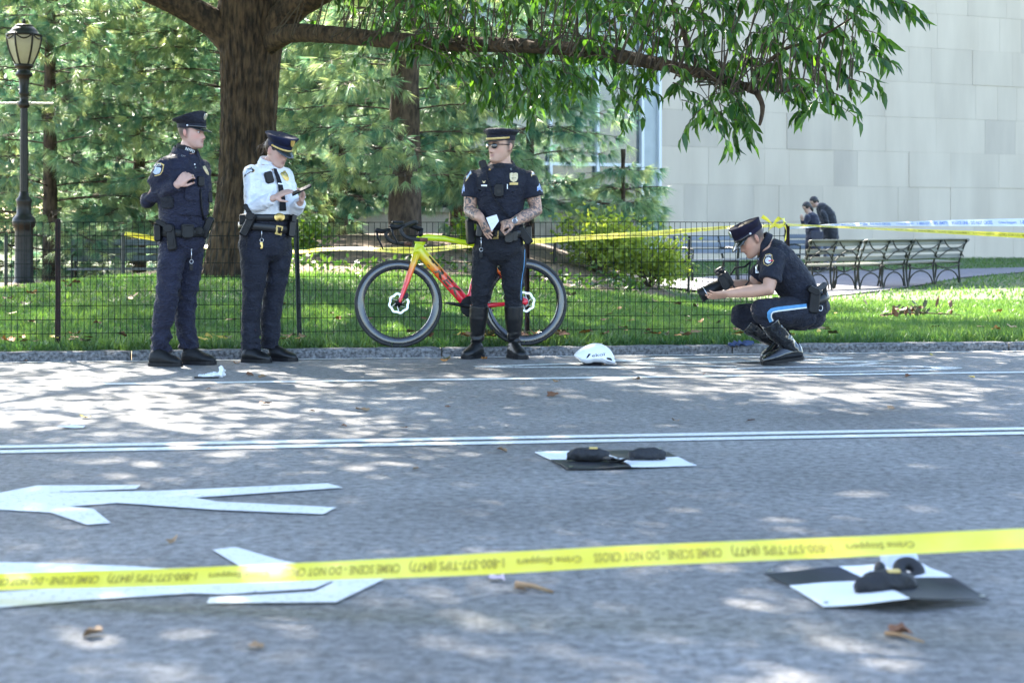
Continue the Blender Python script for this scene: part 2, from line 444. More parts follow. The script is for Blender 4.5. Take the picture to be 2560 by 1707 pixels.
# bicycle symbol, drawn out along the lane
def ring_marking(cs, ct, rs, rt, wd, s_seg=40):
    q = [2 * math.pi * i / s_seg for i in range(s_seg)]
    o = [ST(cs + rs * math.cos(a), ct + rt * math.sin(a), 0.004) for a in q]; i_ = [ST(cs + (rs - wd * 2.2) * math.cos(a), ct + (rt - wd) * math.sin(a), 0.004) for a in q]
    return o + i_, [(k, (k + 1) % s_seg, (k + 1) % s_seg + s_seg, k + s_seg) for k in range(s_seg)]
bm_ = MB()
for cs, ct in ((3.55, 12.72), (4.0, 11.72)):
    v_, f_ = ring_marking(cs, ct, 0.95, 0.27, 0.10); bm_.add(v_, f_)
def bar(a, b, wd):
    a, b = Vector(a), Vector(b); d = (b - a).normalized(); n_ = Vector((-d.y, d.x)) * wd / 2
    bm_.add([ST(p.x, p.y, 0.0042) for p in (a + n_, a - n_, b - n_, b + n_)], [(0, 1, 2, 3)])
bar((3.5, 12.42), (4.6, 12.25), 0.09); bar((4.6, 12.25), (4.2, 11.98), 0.10); bar((2.6, 12.42), (3.4, 12.05), 0.09); bar((2.6, 12.42), (4.75, 12.38), 0.08)
bar((1.55, 12.30), (2.6, 12.55), 0.10); bar((1.55, 12.26), (2.8, 12.04), 0.10)
tag(bm_.build('bicycle_symbol', MAT_PAINT_WORN), 'worn white bicycle symbol on the lane beside the crouching photographer', 'road marking', kind='structure')

# ---- kerb of separate granite stones
MAT_KERB = M('kerb_granite', (0.050, 0.050, 0.052), (0.25, 0.25, 0.255), scale=42, detail=6, rough=0.85, bump=0.9, bscale=70, lo=0.34, hi=0.70)
kerb = empty('kerb', ST(0, T_KERB, 0)); tag(kerb, kind='structure'); kerb.rotation_euler = (0, 0, RA)
js = [-12.4, -9.9, -7.6, -5.35, -3.12, -0.92, 1.42, 3.72, 6.02, 8.2, 10.6]
for i in range(len(js) - 1):
    a, b = js[i] + 0.006, js[i + 1] - 0.006; hk = KERB_H + (-0.014 if js[i] < -3.2 else 0.006 * noise.noise((i * 3.3, 1, 2)))
    m = MB(); nx = 60
    prof = [(0.0, -0.03), (0.002, 0.02), (-0.004, hk - 0.022), (0.014, hk - 0.003), (0.06, hk + 0.001), (0.11, hk), (KERB_W, hk - 0.006), (KERB_W, -0.03)]
    rings = []
    for k in range(nx + 1):
        x = a + (b - a) * k / nx; e = 0.008 if k in (0, nx) else 0
        rings.append([Vector((x, y + e * (1 if j < 4 else 0) + 0.008 * noise.noise((x * 9, j * 2.1, i)), z - e * (1 if j in (2, 3, 4, 5) else 0) + 0.006 * noise.noise((x * 11, j * 1.3, i + 7)))) for j, (y, z) in enumerate(prof)])
    m.rings(rings); m.build('kerb_stone', MAT_KERB, kerb, smooth=False)

# ---- lawn sheet out to the horizon
MAT_SOIL = M('lawn_ground', (0.035, 0.07, 0.014), (0.075, 0.085, 0.03), scale=1.8, rough=0.95, bump=0.6, bscale=25)
ts = list(np.arange(T_KERB + KERB_W - 0.01, 44, 0.28)) + [46, 50, 58, 70, 90, 130, 200, 320]
ss = [-300, -150, -80, -45, -30, -22] + list(np.arange(-17, 20, 0.42)) + [24, 32, 48, 80, 150, 300]
vv = []
for t in ts:
    for s_ in ss:
        p = ST(s_, t); vv.append((p.x, p.y, float(terrain(p.x, p.y))))
ns_ = len(ss)
ff = [(j * ns_ + i, j * ns_ + i + 1, (j + 1) * ns_ + i + 1, (j + 1) * ns_ + i) for j in range(len(ts) - 1) for i in range(ns_ - 1)]
me = bpy.data.meshes.new('lawn'); me.from_pydata(vv, [], ff)
tag(link('lawn', me, MAT_SOIL), kind='structure')

# ---- mulch bed under the pines
def bed_edge(x):                      # front edge of the bed, as t
    return 20.9 + 0.25 * np.sin(x * 1.3) + 0.5 * sstep(-4.5, -6.0, x) - 0.0 * x + 3.0 * sstep(0.5, 3.0, x)
MAT_MULCH = M('mulch', (0.045, 0.030, 0.018), (0.15, 0.10, 0.055), scale=16, rough=0.95, bump=1.0, bscale=28)
vv, nx_, ny_ = [], 70, 34
for j in range(ny_ + 1):
    for i in range(nx_ + 1):
        x = -14 + 16.3 * i / nx_; t0 = float(bed_edge(x)); t = t0 + (46 - t0) * (j / ny_) ** 1.6
        s_ = (x + math.sin(RA) * t) / math.cos(RA); p = ST(s_, t); vv.append((p.x, p.y, float(terrain(p.x, p.y)) + 0.012))
ff = [(j * (nx_ + 1) + i, j * (nx_ + 1) + i + 1, (j + 1) * (nx_ + 1) + i + 1, (j + 1) * (nx_ + 1) + i) for j in range(ny_) for i in range(nx_)]
me = bpy.data.meshes.new('mulch_bed'); me.from_pydata(vv, [], ff); tag(link('mulch_bed', me, MAT_MULCH), kind='structure')

# ---- park path on the right
MAT_PATH = M('path_concrete', (0.10, 0.098, 0.105), (0.15, 0.147, 0.155), scale=4, rough=0.85, bump=0.3, bscale=60)
near_e = [(1540, 727), (1650, 731), (1780, 733), (1950, 739), (2070, 743), (2172, 733), (2283, 718), (2402, 696), (2560, 682), (2800, 675)]
far_e = [(1540, 722), (1650, 706), (1800, 691), (1950, 682), (2070, 679), (2172, 677), (2283, 676), (2402, 674), (2560, 670), (2800, 666)]
m = MB()
for a, b in zip(near_e, far_e):
    for k in range(5):
        p = G(a[0] + (b[0] - a[0]) * k / 4, a[1] + (b[1] - a[1]) * k / 4, -0.068); m.v.append((p.x, p.y, float(terrain(p.x, p.y)) + 0.02))
m.f = [(i * 5 + k, i * 5 + 5 + k, i * 5 + 6 + k, i * 5 + 1 + k) for i in range(len(near_e) - 1) for k in range(4)]; m.mi = [0] * len(m.f)
tag(m.build('park_path', MAT_PATH), kind='structure')
path_poly = [tuple(G(u, v, -0.068).xy) for u, v in near_e + far_e[::-1]]
def inside(poly, x, y):
    c = np.zeros(len(x), bool); n = len(poly)
    for i in range(n):
        (x0, y0), (x1, y1) = poly[i], poly[i - 1]
        hit = ((y0 > y) != (y1 > y)) & (x < (x1 - x0) * (y - y0) / (y1 - y0 + 1e-12) + x0); c ^= hit
    return c

# ---- grass blades
def grass(name, n, t0, t1, h0, h1, wd, dens=None):
    t = rng.uniform(t0, t1, n); 
    half = 0.36 * t
    x = rng.uniform(-1, 1, n) * half
    y = (t + math.sin(RA) * x) / math.cos(RA)
    keep = ~inside(path_poly, x, y)
    keep &= (t < bed_edge(x)) | (x > 2.4)
    keep &= rng.uniform(0, 1, n) < (half / (0.36 * t1))
    x, y, t = x[keep], y[keep], t[keep]; n = len(x)
    patch = np.array([noise.noise((a * 0.9, b * 0.9, 0)) for a, b in zip(x, y)])
    h = rng.uniform(h0, h1, n) * (1 + 0.35 * patch) * (1 + 0.9 * (np.exp(-((t - T_KERB - 0.30) / 0.16) ** 2)) * rng.uniform(0, 1, n))
    pos = np.stack([x, y, terrain(x, y) - 0.004], 1)
    d = np.stack([rng.normal(0, 0.38, n), rng.normal(0, 0.38, n), np.ones(n)], 1)
    tv = [(-0.5, 0, 0), (0.5, 0, 0), (0.12, 0.58, 0.10), (0.0, 1, 0.34)]
    tf = [(0, 1, 2), (0, 2, 3)]
    sc = np.stack([np.full(n, wd) * rng.uniform(0.7, 1.4, n), h, h], 1)
    r = np.clip(0.5 + 0.5 * patch + rng.normal(0, 0.22, n), 0, 1)
    return scatter(name, tv, tf, pos, d, unit(n), sc, r)
MAT_GRASS = M('grass_blade', (0.033, 0.097, 0.030), (0.108, 0.180, 0.050), attr='rnd', rough=0.45, translucent=0.34, tcol=(1.9, 1.9, 0.8))
g1 = grass('grass', 132000, T_KERB + KERB_W - 0.03, 17.2, 0.035, 0.075, 0.008)
tag(link('grass', g1, MAT_GRASS, smooth=False), 'short green lawn grass behind the wire fence', 'grass', kind='stuff')
g2 = grass('grass', 90000, 17.2, 23.5, 0.04, 0.085, 0.012)
tag(link('grass', g2, MAT_GRASS, smooth=False), 'lawn grass farther back around the oak and the path', 'grass', kind='stuff')
g3 = grass('grass', 60000, 23.5, 56, 0.05, 0.09, 0.03)
tag(link('grass', g3, MAT_GRASS, smooth=False), 'far lawn grass in front of the stone museum wall', 'grass', kind='stuff')

# ---- museum: big limestone blocks, glazed corner
MAT_STONES = [M('limestone_%d' % k, a, b, scale=1.1, detail=8, rough=0.85, bump=0.25, bscale=14, stretch=(1, 1, 0.22), lo=0.30, hi=0.72)
              for k, (a, b) in enumerate([((0.52, 0.435, 0.335), (0.62, 0.525, 0.41)), ((0.49, 0.41, 0.318), (0.60, 0.51, 0.397)), ((0.44, 0.37, 0.295), (0.565, 0.48, 0.375))])]
MAT_JOINT = M('mortar', (0.42, 0.37, 0.31), rough=0.95)
WA = math.atan2(0.44, 0.898)
mus = empty('museum_building', (4.56, 53.6, -0.12), WA)
tag(mus, 'pale limestone museum wall of large blocks behind the benches', 'building')
mz = [0.0, 1.27, 2.435, 3.60, 4.75, 5.92, 7.09, 8.25, 9.4, 10.6, 11.8]
b_ = MB(); b_.box((14.5, 0.25, 5.95), (28.9, 0.5, 11.9)); b_.build('wall_core', MAT_JOINT, mus)
b_ = MB(); b_.box((10.0, 9.0, 12.0), (38.0, 14.0, 24.0)); b_.build('shade_block', M('dark_facade', (0.05, 0.06, 0.055), rough=0.5), mus)  # mass raised and widened to shade path and benches; dark like the glazing
rs = random.Random(11)
for r_ in range(len(mz) - 1):
    x = 0.0
    while x < 29:
        L = rs.choice([0.85, 0.95, 1.35, 1.7, 1.75, 2.1]); L = min(L, 29 - x)
        if L < 0.3: break
        m = MB(); off = rs.uniform(-0.003, 0.003) - (0.014 if rs.random() < 0.10 else 0)
        m.box((x + L / 2, 0.045 + off, (mz[r_] + mz[r_ + 1]) / 2), (L - 0.004, 0.12, mz[r_ + 1] - mz[r_] - 0.005))
        m.build('stone_block', MAT_STONES[rs.choice([0, 0, 0, 1, 1, 2])], mus, bevel=0.002)
        x += L
MAT_MULL = M('painted_mullion', (0.70, 0.72, 0.72), rough=0.5)
MAT_PANEL = M('grey_metal_panel', (0.34, 0.38, 0.38), (0.40, 0.44, 0.44), scale=2, rough=0.4)
MAT_GLASS = M('dark_glass', (0.05, 0.065, 0.065), (0.12, 0.14, 0.14), scale=0.6, rough=0.06, spec=0.9)
m = MB(); m.box((-0.33, 0.12, 5.95), (0.56, 0.10, 11.9)); m.build('corner_panel', MAT_PANEL, mus)
for x in (-0.02, -0.64, -2.2, -3.8):
    m = MB(); m.box((x, 0.02, 5.96), (0.09, 0.16, 11.88)); m.build('mullion', MAT_MULL, mus)
for k, (x0, x1) in enumerate(((-2.15, -0.69), (-3.75, -2.25), (-6.6, -3.85))):
    for j in range(4):
        m = MB(); m.box(((x0 + x1) / 2, 0.12, 1.5 + 3 * j - 0.0), (x1 - x0, 0.03, 2.9)); m.build('glass_pane', MAT_GLASS, mus)
        m = MB(); m.box(((x0 + x1) / 2, 0.05, 3.0 + 3 * j), (x1 - x0, 0.12, 0.10)); m.build('transom', MAT_MULL, mus)

# ---- low beige wall glimpsed behind the pines
MAT_BEIGE = M('beige_stone', (0.20, 0.17, 0.125), (0.28, 0.24, 0.18), scale=3, rough=0.9, bump=0.3, bscale=30)
lw = empty('low_wall', (-3.0, 43.0, 0.0)); tag(lw, 'low beige stone wall glimpsed between the pine trunks', 'wall')
m = MB(); m.box((1.9, 0.2, 0.5), (5.6, 0.35, 1.7)); m.build('wall_body', MAT_BEIGE, lw, bevel=0.01)
m = MB(); m.box((1.9, 0.2, 1.41), (5.8, 0.5, 0.12)); m.build('coping', MAT_BEIGE, lw, bevel=0.01)
# ================================================================== LAMP, FENCES, BENCHES
MAT_IRON = M('black_iron', (0.006, 0.006, 0.006), (0.014, 0.012, 0.010), scale=14, rough=0.45, bump=0.15, bscale=40, spec=0.35)
MAT_MILK = M('milky_glass', (0.40, 0.40, 0.33), (0.30, 0.30, 0.25), scale=4, rough=0.25, translucent=0.5, tcol=(1.5, 1.5, 1.35))
lp0 = P(60, 713, 23.8); lamp = empty('street_lamp', (lp0.x, 23.8, lp0.z - 0.02))
tag(lamp, 'tall black cast iron lamp post with milky glass lantern on the lawn', 'street lamp')
m = MB()
m.lathe([(0.19, 0), (0.19, 0.03), (0.15, 0.05), (0.128, 0.10), (0.120, 0.75), (0.125, 0.80), (0.150, 0.83), (0.158, 0.88), (0.150, 0.93), (0.118, 0.97), (0.098, 1.0), (0.096, 1.13), (0.105, 1.16), (0.105, 1.19), (0.066, 1.24), (0.060, 1.3)], seg=24)
m.build('base', MAT_IRON, lamp, smooth=True)
m = MB(); m.lathe([(0.060, 1.28), (0.058, 1.8), (0.050, 2.46), (0.050, 2.50)], seg=24, flute=1); m.build('shaft', MAT_IRON, lamp)
m = MB(); m.lathe([(0.054, 2.44), (0.078, 2.47), (0.078, 2.51), (0.054, 2.54), (0.054, 2.60), (0.070, 2.63), (0.072, 2.65), (0.058, 2.67), (0.070, 2.83), (0.078, 2.86), (0.112, 2.88), (0.115, 2.91), (0.085, 2.94), (0.085, 2.98), (0.125, 3.0), (0.128, 3.03), (0.11, 3.04)], seg=24)
m.build('collar', MAT_IRON, lamp, smooth=True)
for sx in (-1, 1):
    m = MB(); m.tube([(sx * 0.05, 0, 2.505), (sx * (0.40 if sx > 0 else 0.5), 0, 2.50)], 0.014, 8); m.ell((sx * 0.085, 0, 2.505), 0.028, seg=10)
    m.build('ladder_rest', M('pale_rod', (0.35, 0.34, 0.27), rough=0.5) if sx < 0 else bpy.data.materials['pale_rod'], lamp)
def lan_r(z):                         # lantern half width over height
    k = (z - 3.03) / 0.41; return 0.105 + 0.125 * math.sin(min(1, max(0, k)) * math.pi * 0.5) ** 0.9
for i in range(6):
    a0, a1 = math.pi / 3 * i + 0.26, math.pi / 3 * (i + 1) + 0.26
    m = MB(); nz = 8; vs_ = []
    for k in range(nz + 1):
        z = 3.04 + 0.40 * k / nz; r = lan_r(z) * 0.97
        vs_ += [(r * math.cos(a0), r * math.sin(a0), z), (r * math.cos(a1), r * math.sin(a1), z)]
    m.add(vs_, [(2 * k, 2 * k + 1, 2 * k + 3, 2 * k + 2) for k in range(nz)]); m.build('glass_pane', MAT_MILK, lamp, fix=False)
    m = MB(); m.tube([(lan_r(z) * math.cos(a0), lan_r(z) * math.sin(a0), z) for z in [3.03 + 0.42 * k / 10 for k in range(11)]], 0.013, 6); m.build('rib', MAT_IRON, lamp)
    am = (a0 + a1) / 2; r = lan_r(3.42)
    sw = [Vector((r * math.cos(a0 + (a1 - a0) * k / 8) * math.cos((k / 8 - 0.5) * 0.5) ** 2, r * math.sin(a0 + (a1 - a0) * k / 8) * math.cos((k / 8 - 0.5) * 0.5) ** 2, 3.44 - 0.065 * math.sin(math.pi * k / 8))) for k in range(9)]
    m = MB(); m.tube(sw, 0.010, 6); m.build('swag', MAT_IRON, lamp)
m = MB(); m.lathe([(0.235, 3.425), (0.24, 3.445), (0.20, 3.455), (0.185, 3.49), (0.155, 3.53), (0.125, 3.55), (0.115, 3.555), (0.125, 3.565), (0.115, 3.575), (0.05, 3.585), (0.02, 3.59), (0.02, 3.60), (0.028, 3.615), (0.028, 3.63), (0.018, 3.645), (0.012, 3.66), (0.002, 3.668)], seg=24)
m.build('roof', MAT_IRON, lamp, smooth=True)

# ---- wire fence along the kerb
MAT_WIRE = M('green_wire', (0.004, 0.009, 0.007), (0.009, 0.016, 0.012), scale=30, rough=0.6, spec=0.2)
MAT_RUST = M('rusty_post', (0.022, 0.012, 0.010), (0.055, 0.026, 0.019), scale=20, rough=0.8, bump=0.3)
MAT_GREENPOST = M('green_post', (0.014, 0.022, 0.020), (0.03, 0.04, 0.036), scale=22, rough=0.6, bump=0.2)
TF = T_KERB + 0.40
fence = empty('wire_fence', ST(0, TF, 0), RA); tag(fence, 'low green welded wire mesh fence on metal posts behind the kerb', 'fence')
def wire_mesh(parent, s0, s1, z0, z1, pitch, hrow, r, name='wire_panel', wob=0.006):
    m = MB(); n = int(round((s1 - s0) / pitch)); rows = int(round((z1 - z0) / hrow)); sd_ = random.random() * 50
    def w(s_, z): return Vector((s_ + wob * noise.noise((s_ * 1.3, z * 3, sd_)), wob * 2.2 * noise.noise((s_ * 0.8, z * 2.1, sd_ + 5)), z + wob * noise.noise((s_ * 0.9, z * 5, sd_ + 9))))
    for i in range(n + 1):
        s_ = s0 + (s1 - s0) * i / n
        m.tube([w(s_, z0 + (z1 - z0) * k / 5) for k in range(6)], r, 4)
    for j in range(rows + 1):
        z = z0 + (z1 - z0) * j / rows
        m.tube([w(s0 + (s1 - s0) * k / 16, z) for k in range(17)], r * 1.1, 4)
    return m.build(name, MAT_WIRE, parent)
def fs_at(U): # position along the fence seen at photo column U
    k = (U - CX) / F; # x = k y ; x = cos s - sin t ; y = sin s + cos t
    return TF * (math.sin(RA) + k * math.cos(RA)) / (math.cos(RA) - k * math.sin(RA))
posts = [fs_at(-420), fs_at(145), fs_at(742), fs_at(1318), fs_at(1968)]
ztop, zbot = 1.035, 0.075
for i in range(len(posts) - 1):
    wire_mesh(fence, posts[i] + 0.01, posts[i + 1] - 0.02, zbot, ztop, 0.046, 0.106, 0.0023)
for i, s_ in enumerate(posts):
    m = MB(); mt = MAT_RUST if i in (1, 3, 4) else MAT_GREENPOST
    lean = -0.03 if i == 2 else 0.0
    R_ = Matrix.Rotation(lean, 3, 'Y')
    ht = 1.06 if i < 4 else 1.02
    m.box((s_ - lean * 0.3, 0.016, ht / 2), (0.034, 0.006, ht), R_); m.box((s_ - 0.016 - lean * 0.3, 0.005, ht / 2), (0.005, 0.024, ht), R_); m.box((s_ + 0.016 - lean * 0.3, 0.005, ht / 2), (0.005, 0.024, ht), R_)
    m.build('post', mt, fence)
    if i in (1, 2):
        m = MB()
        for k in range(11): m.box((s_ - lean * 0.3 + lean * (0.1 * k + 0.03 - ht / 2), 0.0115, 0.1 * k + 0.06), (0.008, 0.004, 0.012))
        m.build('punched_holes', MAT_IRON, fence)
# ---- second fence round the planting bed
f2 = empty('wire_fence', (0, 0, 0)); tag(f2, 'farther thin wire fence on dark stakes round the sunlit shrubs', 'fence')
prev = None
for U, V0 in ((1388, 603), (1537, 600), (1650, 606), (1724, 590)):
    yy = 25.0 + (U - 1388) * 0.006; p = P(U, V0, yy); zb = float(terrain(p.x, yy))
    m = MB(); m.tube([(p.x - 0.02, yy, zb - 0.02), (p.x, yy, p.z)], 0.022, 6); m.build('stake', MAT_IRON, f2)
    if prev is not None:
        m = MB()
        for k in range(14):
            q = prev.lerp(Vector((p.x, yy, 0)), k / 13); z0 = float(terrain(q.x, q.y)); m.tube([(q.x, q.y, z0), (q.x, q.y, p.z - 0.04)], 0.003, 3)
        for k in range(7):
            z = zb + (p.z - 0.04 - zb) * k / 6; m.tube([(prev.x, prev.y, z), (p.x, yy, z)], 0.003, 3)
        m.build('wire_panel', MAT_WIRE, f2)
    prev = Vector((p.x, yy, 0))
f3 = empty('wire_fence', (0, 0, 0)); tag(f3, 'farther green wire fence beside the bench behind the lamp', 'fence')
prev = None
for U, V0 in ((15, 590), (308, 582), (520, 585)):
    yy = 22.3; p = P(U, V0, yy); zb = float(terrain(p.x, yy))
    m = MB(); m.tube([(p.x, yy, zb - 0.02), (p.x, yy, p.z)], 0.024, 6); m.build('stake', MAT_GREENPOST, f3)
    if prev is not None:
        m = MB()
        for k in range(24):
            q = prev.lerp(Vector((p.x, yy, 0)), k / 23); z0 = float(terrain(q.x, q.y)); m.tube([(q.x, q.y, z0), (q.x, q.y, p.z - 0.03)], 0.0022, 3)
        for k in range(6):
            z = zb + (p.z - 0.03 - zb) * k / 5; m.tube([(prev.x, prev.y, z), (p.x, yy, z)], 0.0022, 3)
        m.build('wire_panel', MAT_WIRE, f3)
    prev = Vector((p.x, yy, 0))

# ---- benches
MAT_SLAT = M('weathered_bench_wood', (0.085, 0.085, 0.06), (0.17, 0.165, 0.12), scale=9, rough=0.5, bump=0.2, bscale=30, stretch=(0.15, 1, 1))
MAT_SLATB = M('sky_tinted_bench_wood', (0.085, 0.10, 0.115), (0.13, 0.15, 0.17), scale=9, rough=0.33, stretch=(0.15, 1, 1), spec=0.7)  # blue grey of the sky's reflection painted into the slat colour
MAT_BENCHIRON = M('bench_iron', (0.007, 0.010, 0.007), (0.016, 0.019, 0.012), scale=12, rough=0.5, spec=0.3)
def hoop_bench(root, L, nb, y_front=1):
    """settee of slats on curved iron frames; local x along, +y is the sitter's side, seat height 0.42"""
    for k in range(5):                                     # seat slats
        m = MB(); m.box((L / 2, 0.06 + 0.095 * k, 0.415 - 0.006 * (2 - k) * 0 + 0.012 * (k / 4)), (L, 0.075, 0.028)); m.build('seat_slat', MAT_SLAT, root, bevel=0.004)
    for k, (y, z) in enumerate(((-0.025, 0.52), (-0.07, 0.645), (-0.125, 0.775))):
        m = MB(); m.box((L / 2, y, z), (L, 0.026, 0.078), Matrix.Rotation(-0.36, 3, 'X')); m.build('back_slat', MAT_SLAT, root, bevel=0.004)
    m = MB(); m.box((L / 2, -0.155, 0.828), (L, 0.085, 0.024), Matrix.Rotation(-0.2, 3, 'X')); m.build('top_rail', MAT_SLAT, root, bevel=0.004)
    seg = L / nb
    for i in range(nb + 1):
        x = min(max(seg * i, 0.03), L - 0.03)
        m = MB()
        m.tube([(x, -0.035, 0.0), (x, -0.015, 0.12), (x, 0.0, 0.30), (x, -0.01, 0.42), (x, -0.045, 0.55), (x, -0.10, 0.69), (x, -0.165, 0.835)], 0.017, 6)
        m.tube([(x, 0.0, 0.395), (x, 0.48, 0.40)], 0.014, 6)
        m.tube([(x, 0.50, 0.0), (x, 0.47, 0.12), (x, 0.45, 0.28), (x, 0.46, 0.40)], 0.016, 6)
        m.build('iron_frame', MAT_BENCHIRON, root)
    for i in range(nb):                                    # crossed braces behind the back, arch below the seat
        x0, x1 = seg * i + 0.03, seg * (i + 1) - 0.03; xm = (x0 + x1) / 2
        m = MB()
        def bk(z): return -0.03 - 0.045 - 0.38 * max(0, z - 0.45) * 0.95
        for sgn in (1, -1):
            pts = []
            for k in range(9):
                f_ = k / 8; x = xm + (f_ - 0.5) * (x1 - x0); z = (0.655 + sgn * (0.155 - 0.62 * f_ * (1 - f_) )); pts.append((x, bk(z), z))
            m.tube(pts, 0.012, 6)
        m.build('cross_brace', MAT_BENCHIRON, root)
        m = MB()
        m.tube([(xm + math.cos(a) * (x1 - x0) * 0.46, -0.02, 0.02 + math.sin(a) * 0.25) for a in [math.pi * k / 12 for k in range(13)]], 0.013, 6)
        m.tube([(x0, -0.02, 0.395), (x0 + 0.10, -0.02, 0.34), (xm, -0.02, 0.30), (x1 - 0.10, -0.02, 0.34), (x1, -0.02, 0.395)], 0.013, 6)
        m.build('arch_brace', MAT_BENCHIRON, root)
def bench_at(pL, pR, label, nb, name='park_bench', group=None):
    d = Vector((pR.x - pL.x, pR.y - pL.y, 0)); L = d.length
    o = empty(name, (pL.x, pL.y, float(terrain(pL.x, pL.y)) + 0.012), math.atan2(d.y, d.x)); tag(o, label, 'bench', group)
    hoop_bench(o, L, nb); return o
# the long curved row: four settees turning away, seen from behind
row = [P(2008, 735, 28.6), P(2142, 735, 29.2), P(2262, 722, 30.6), P(2400, 712, 32.4)]
row_labels = ['slatted park bench partly hidden behind the crouching officer', 'slatted park bench with hoop braces, second from the crouching officer', 'slatted park bench with hoop braces at the far end of the row']
for i in range(3):
    a, b = row[i], row[i + 1]; d = (b - a) * 0.012
    bench_at(a + d, b - d, row_labels[i], 2 if i else 2, group='curved row of park benches')
def plain_bench(pL, pR, label, flip=False):
    d = Vector((pR.x - pL.x, pR.y - pL.y, 0)); L = d.length
    o = empty('park_bench', (pL.x, pL.y, float(terrain(pL.x, pL.y)) + 0.012), math.atan2(d.y, d.x)); tag(o, label, 'bench')
    for k in range(5):
        m = MB(); m.box((L / 2, -0.06 - 0.09 * k, 0.42), (L, 0.075, 0.03)); m.build('seat_slat', MAT_SLATB, o)
    for (y, z) in ((0.03, 0.58), (0.09, 0.70), (0.145, 0.83)):
        m = MB(); m.box((L / 2, y, z), (L, 0.03, 0.095), Matrix.Rotation(-0.38, 3, 'X')); m.build('back_slat', MAT_SLATB, o)
    for x in (0.08, L - 0.08):
        m = MB(); m.tube([(x, -0.44, 0), (x, -0.42, 0.2), (x, -0.43, 0.39), (x, -0.02, 0.39), (x, 0.0, 0.45), (x, 0.15, 0.86)], 0.022, 6)
        m.tube([(x, 0.08, 0), (x, 0.0, 0.2), (x, -0.02, 0.40)], 0.022, 6); m.tube([(x, -0.43, 0.62), (x, -0.2, 0.65), (x, 0.06, 0.63)], 0.016, 6); m.tube([(x, -0.43, 0.4), (x, -0.45, 0.62)], 0.016, 6)
        m.build('iron_frame', MAT_BENCHIRON, o)
    return o
plain_bench(P(1688, 700, 33.5), P(1815, 695, 34.2), 'dark slatted bench by the museum wall, behind the wire fence')
plain_bench(P(1800, 695, 34.6), P(1915, 690, 35.4), 'dark slatted bench by the museum wall, behind the crouching officer')
plain_bench(P(1968, 680, 40.5), P(2092, 677, 41.0), 'bench at the foot of the museum wall beside the couple')
plain_bench(P(176, 703, 27.6), P(450, 703, 27.8), 'dark slatted bench under the pines behind the lamp')
# ================================================================== TREES AND PLANTS
def dense(pts, rad, step):
    """resample a path with radii by Catmull-Rom"""
    pts = [Vector(p) for p in pts]; out, ro = [], []
    for i in range(len(pts) - 1):
        p0, p1, p2, p3 = pts[max(i - 1, 0)], pts[i], pts[i + 1], pts[min(i + 2, len(pts) - 1)]
        n = max(2, int((p2 - p1).length / step))
        for k in range(n):
            t = k / n
            out.append(0.5 * ((2 * p1) + (p2 - p0) * t + (2 * p0 - 5 * p1 + 4 * p2 - p3) * t * t + (3 * p1 - p0 - 3 * p2 + p3) * t ** 3))
            ro.append(rad[i] + (rad[i + 1] - rad[i]) * t)
    out.append(pts[-1]); ro.append(rad[-1]); return out, ro
def bark_tube(mb, pts, rad, seg, step, amp, freq=9.0, lfreq=3.0, seed=0):
    pts, rad = dense(pts, rad, step); k0 = len(mb.v)
    mb.tube(pts, rad, seg)
    L = 0.0
    for i in range(len(pts)):
        if i: L += (pts[i] - pts[i - 1]).length
        for j in range(seg):
            q = 2 * math.pi * j / seg
            a = noise.noise((math.cos(q) * freq * 0.5, math.sin(q) * freq * 0.5, L * lfreq + seed))
            b = noise.noise((math.cos(q) * freq * 1.3, math.sin(q) * freq * 1.3, L * lfreq * 2.2 + seed + 30))
            d = amp * (1.2 * (0.5 - abs(a) * 2.2) + 0.7 * (0.4 - abs(b) * 1.8))
            p = Vector(mb.v[k0 + i * seg + j]); n_ = (p - pts[i])
            if n_.length > 1e-6: mb.v[k0 + i * seg + j] = tuple(p + n_.normalized() * d)
MAT_BARK = M('oak_bark', (0.015, 0.0088, 0.0045), (0.092, 0.055, 0.027), scale=22, detail=8, rough=0.95, bump=1.0, bscale=38, stretch=(1, 1, 0.28), lo=0.36, hi=0.68)
MAT_PBARK = M('pine_bark', (0.030, 0.020, 0.015), (0.10, 0.070, 0.050), scale=18, detail=7, rough=0.95, bump=1.0, bscale=30, stretch=(1, 1, 0.4))
MAT_TWIG = M('twig_bark', (0.045, 0.030, 0.018), (0.09, 0.065, 0.04), scale=20, rough=0.9)
MAT_LEAF = M('oak_leaf', (0.015, 0.052, 0.012), (0.072, 0.160, 0.028), attr='rnd', rough=0.34, spec=0.5, translucent=0.40, tcol=(2.6, 2.5, 0.8))
D = 2560 / 2352.0
def PD(x, y, Y): return P(x * D, y * D, Y)

# ---- the oak
YO = 20.0
base = PD(535, 648, YO); base.z = float(terrain(base.x, base.y))
oak = empty('oak_tree', base); tag(oak, 'large oak with furrowed trunk and a long limb reaching over the road', 'tree')
def L_(p): return Vector(p) - base
m = MB()
bark_tube(m, [L_(PD(535, 668, YO)), L_(PD(538, 620, YO)), L_(PD(552, 520, YO)), L_(PD(566, 400, YO)), L_(PD(571, 260, YO)), L_(PD(575, 150, YO)), L_(PD(577, 85, YO)), L_(PD(580, 20, YO)), L_(PD(585, -120, YO + 0.2))],
          [0.41, 0.345, 0.312, 0.308, 0.312, 0.330, 0.365, 0.39, 0.36], 180, 0.028, 0.022, 22, 3.4)
bark_tube(m, [L_(PD(575, 150, YO)), L_(PD(500, 62, YO - 0.1)), L_(PD(400, 5, YO - 0.3)), L_(PD(300, -40, YO - 0.6)), L_(PD(150, -130, YO - 1.2)), L_(PD(-60, -330, YO - 2))], [0.20, 0.17, 0.135, 0.12, 0.11, 0.08], 56, 0.05, 0.014, 9, 3, 11)
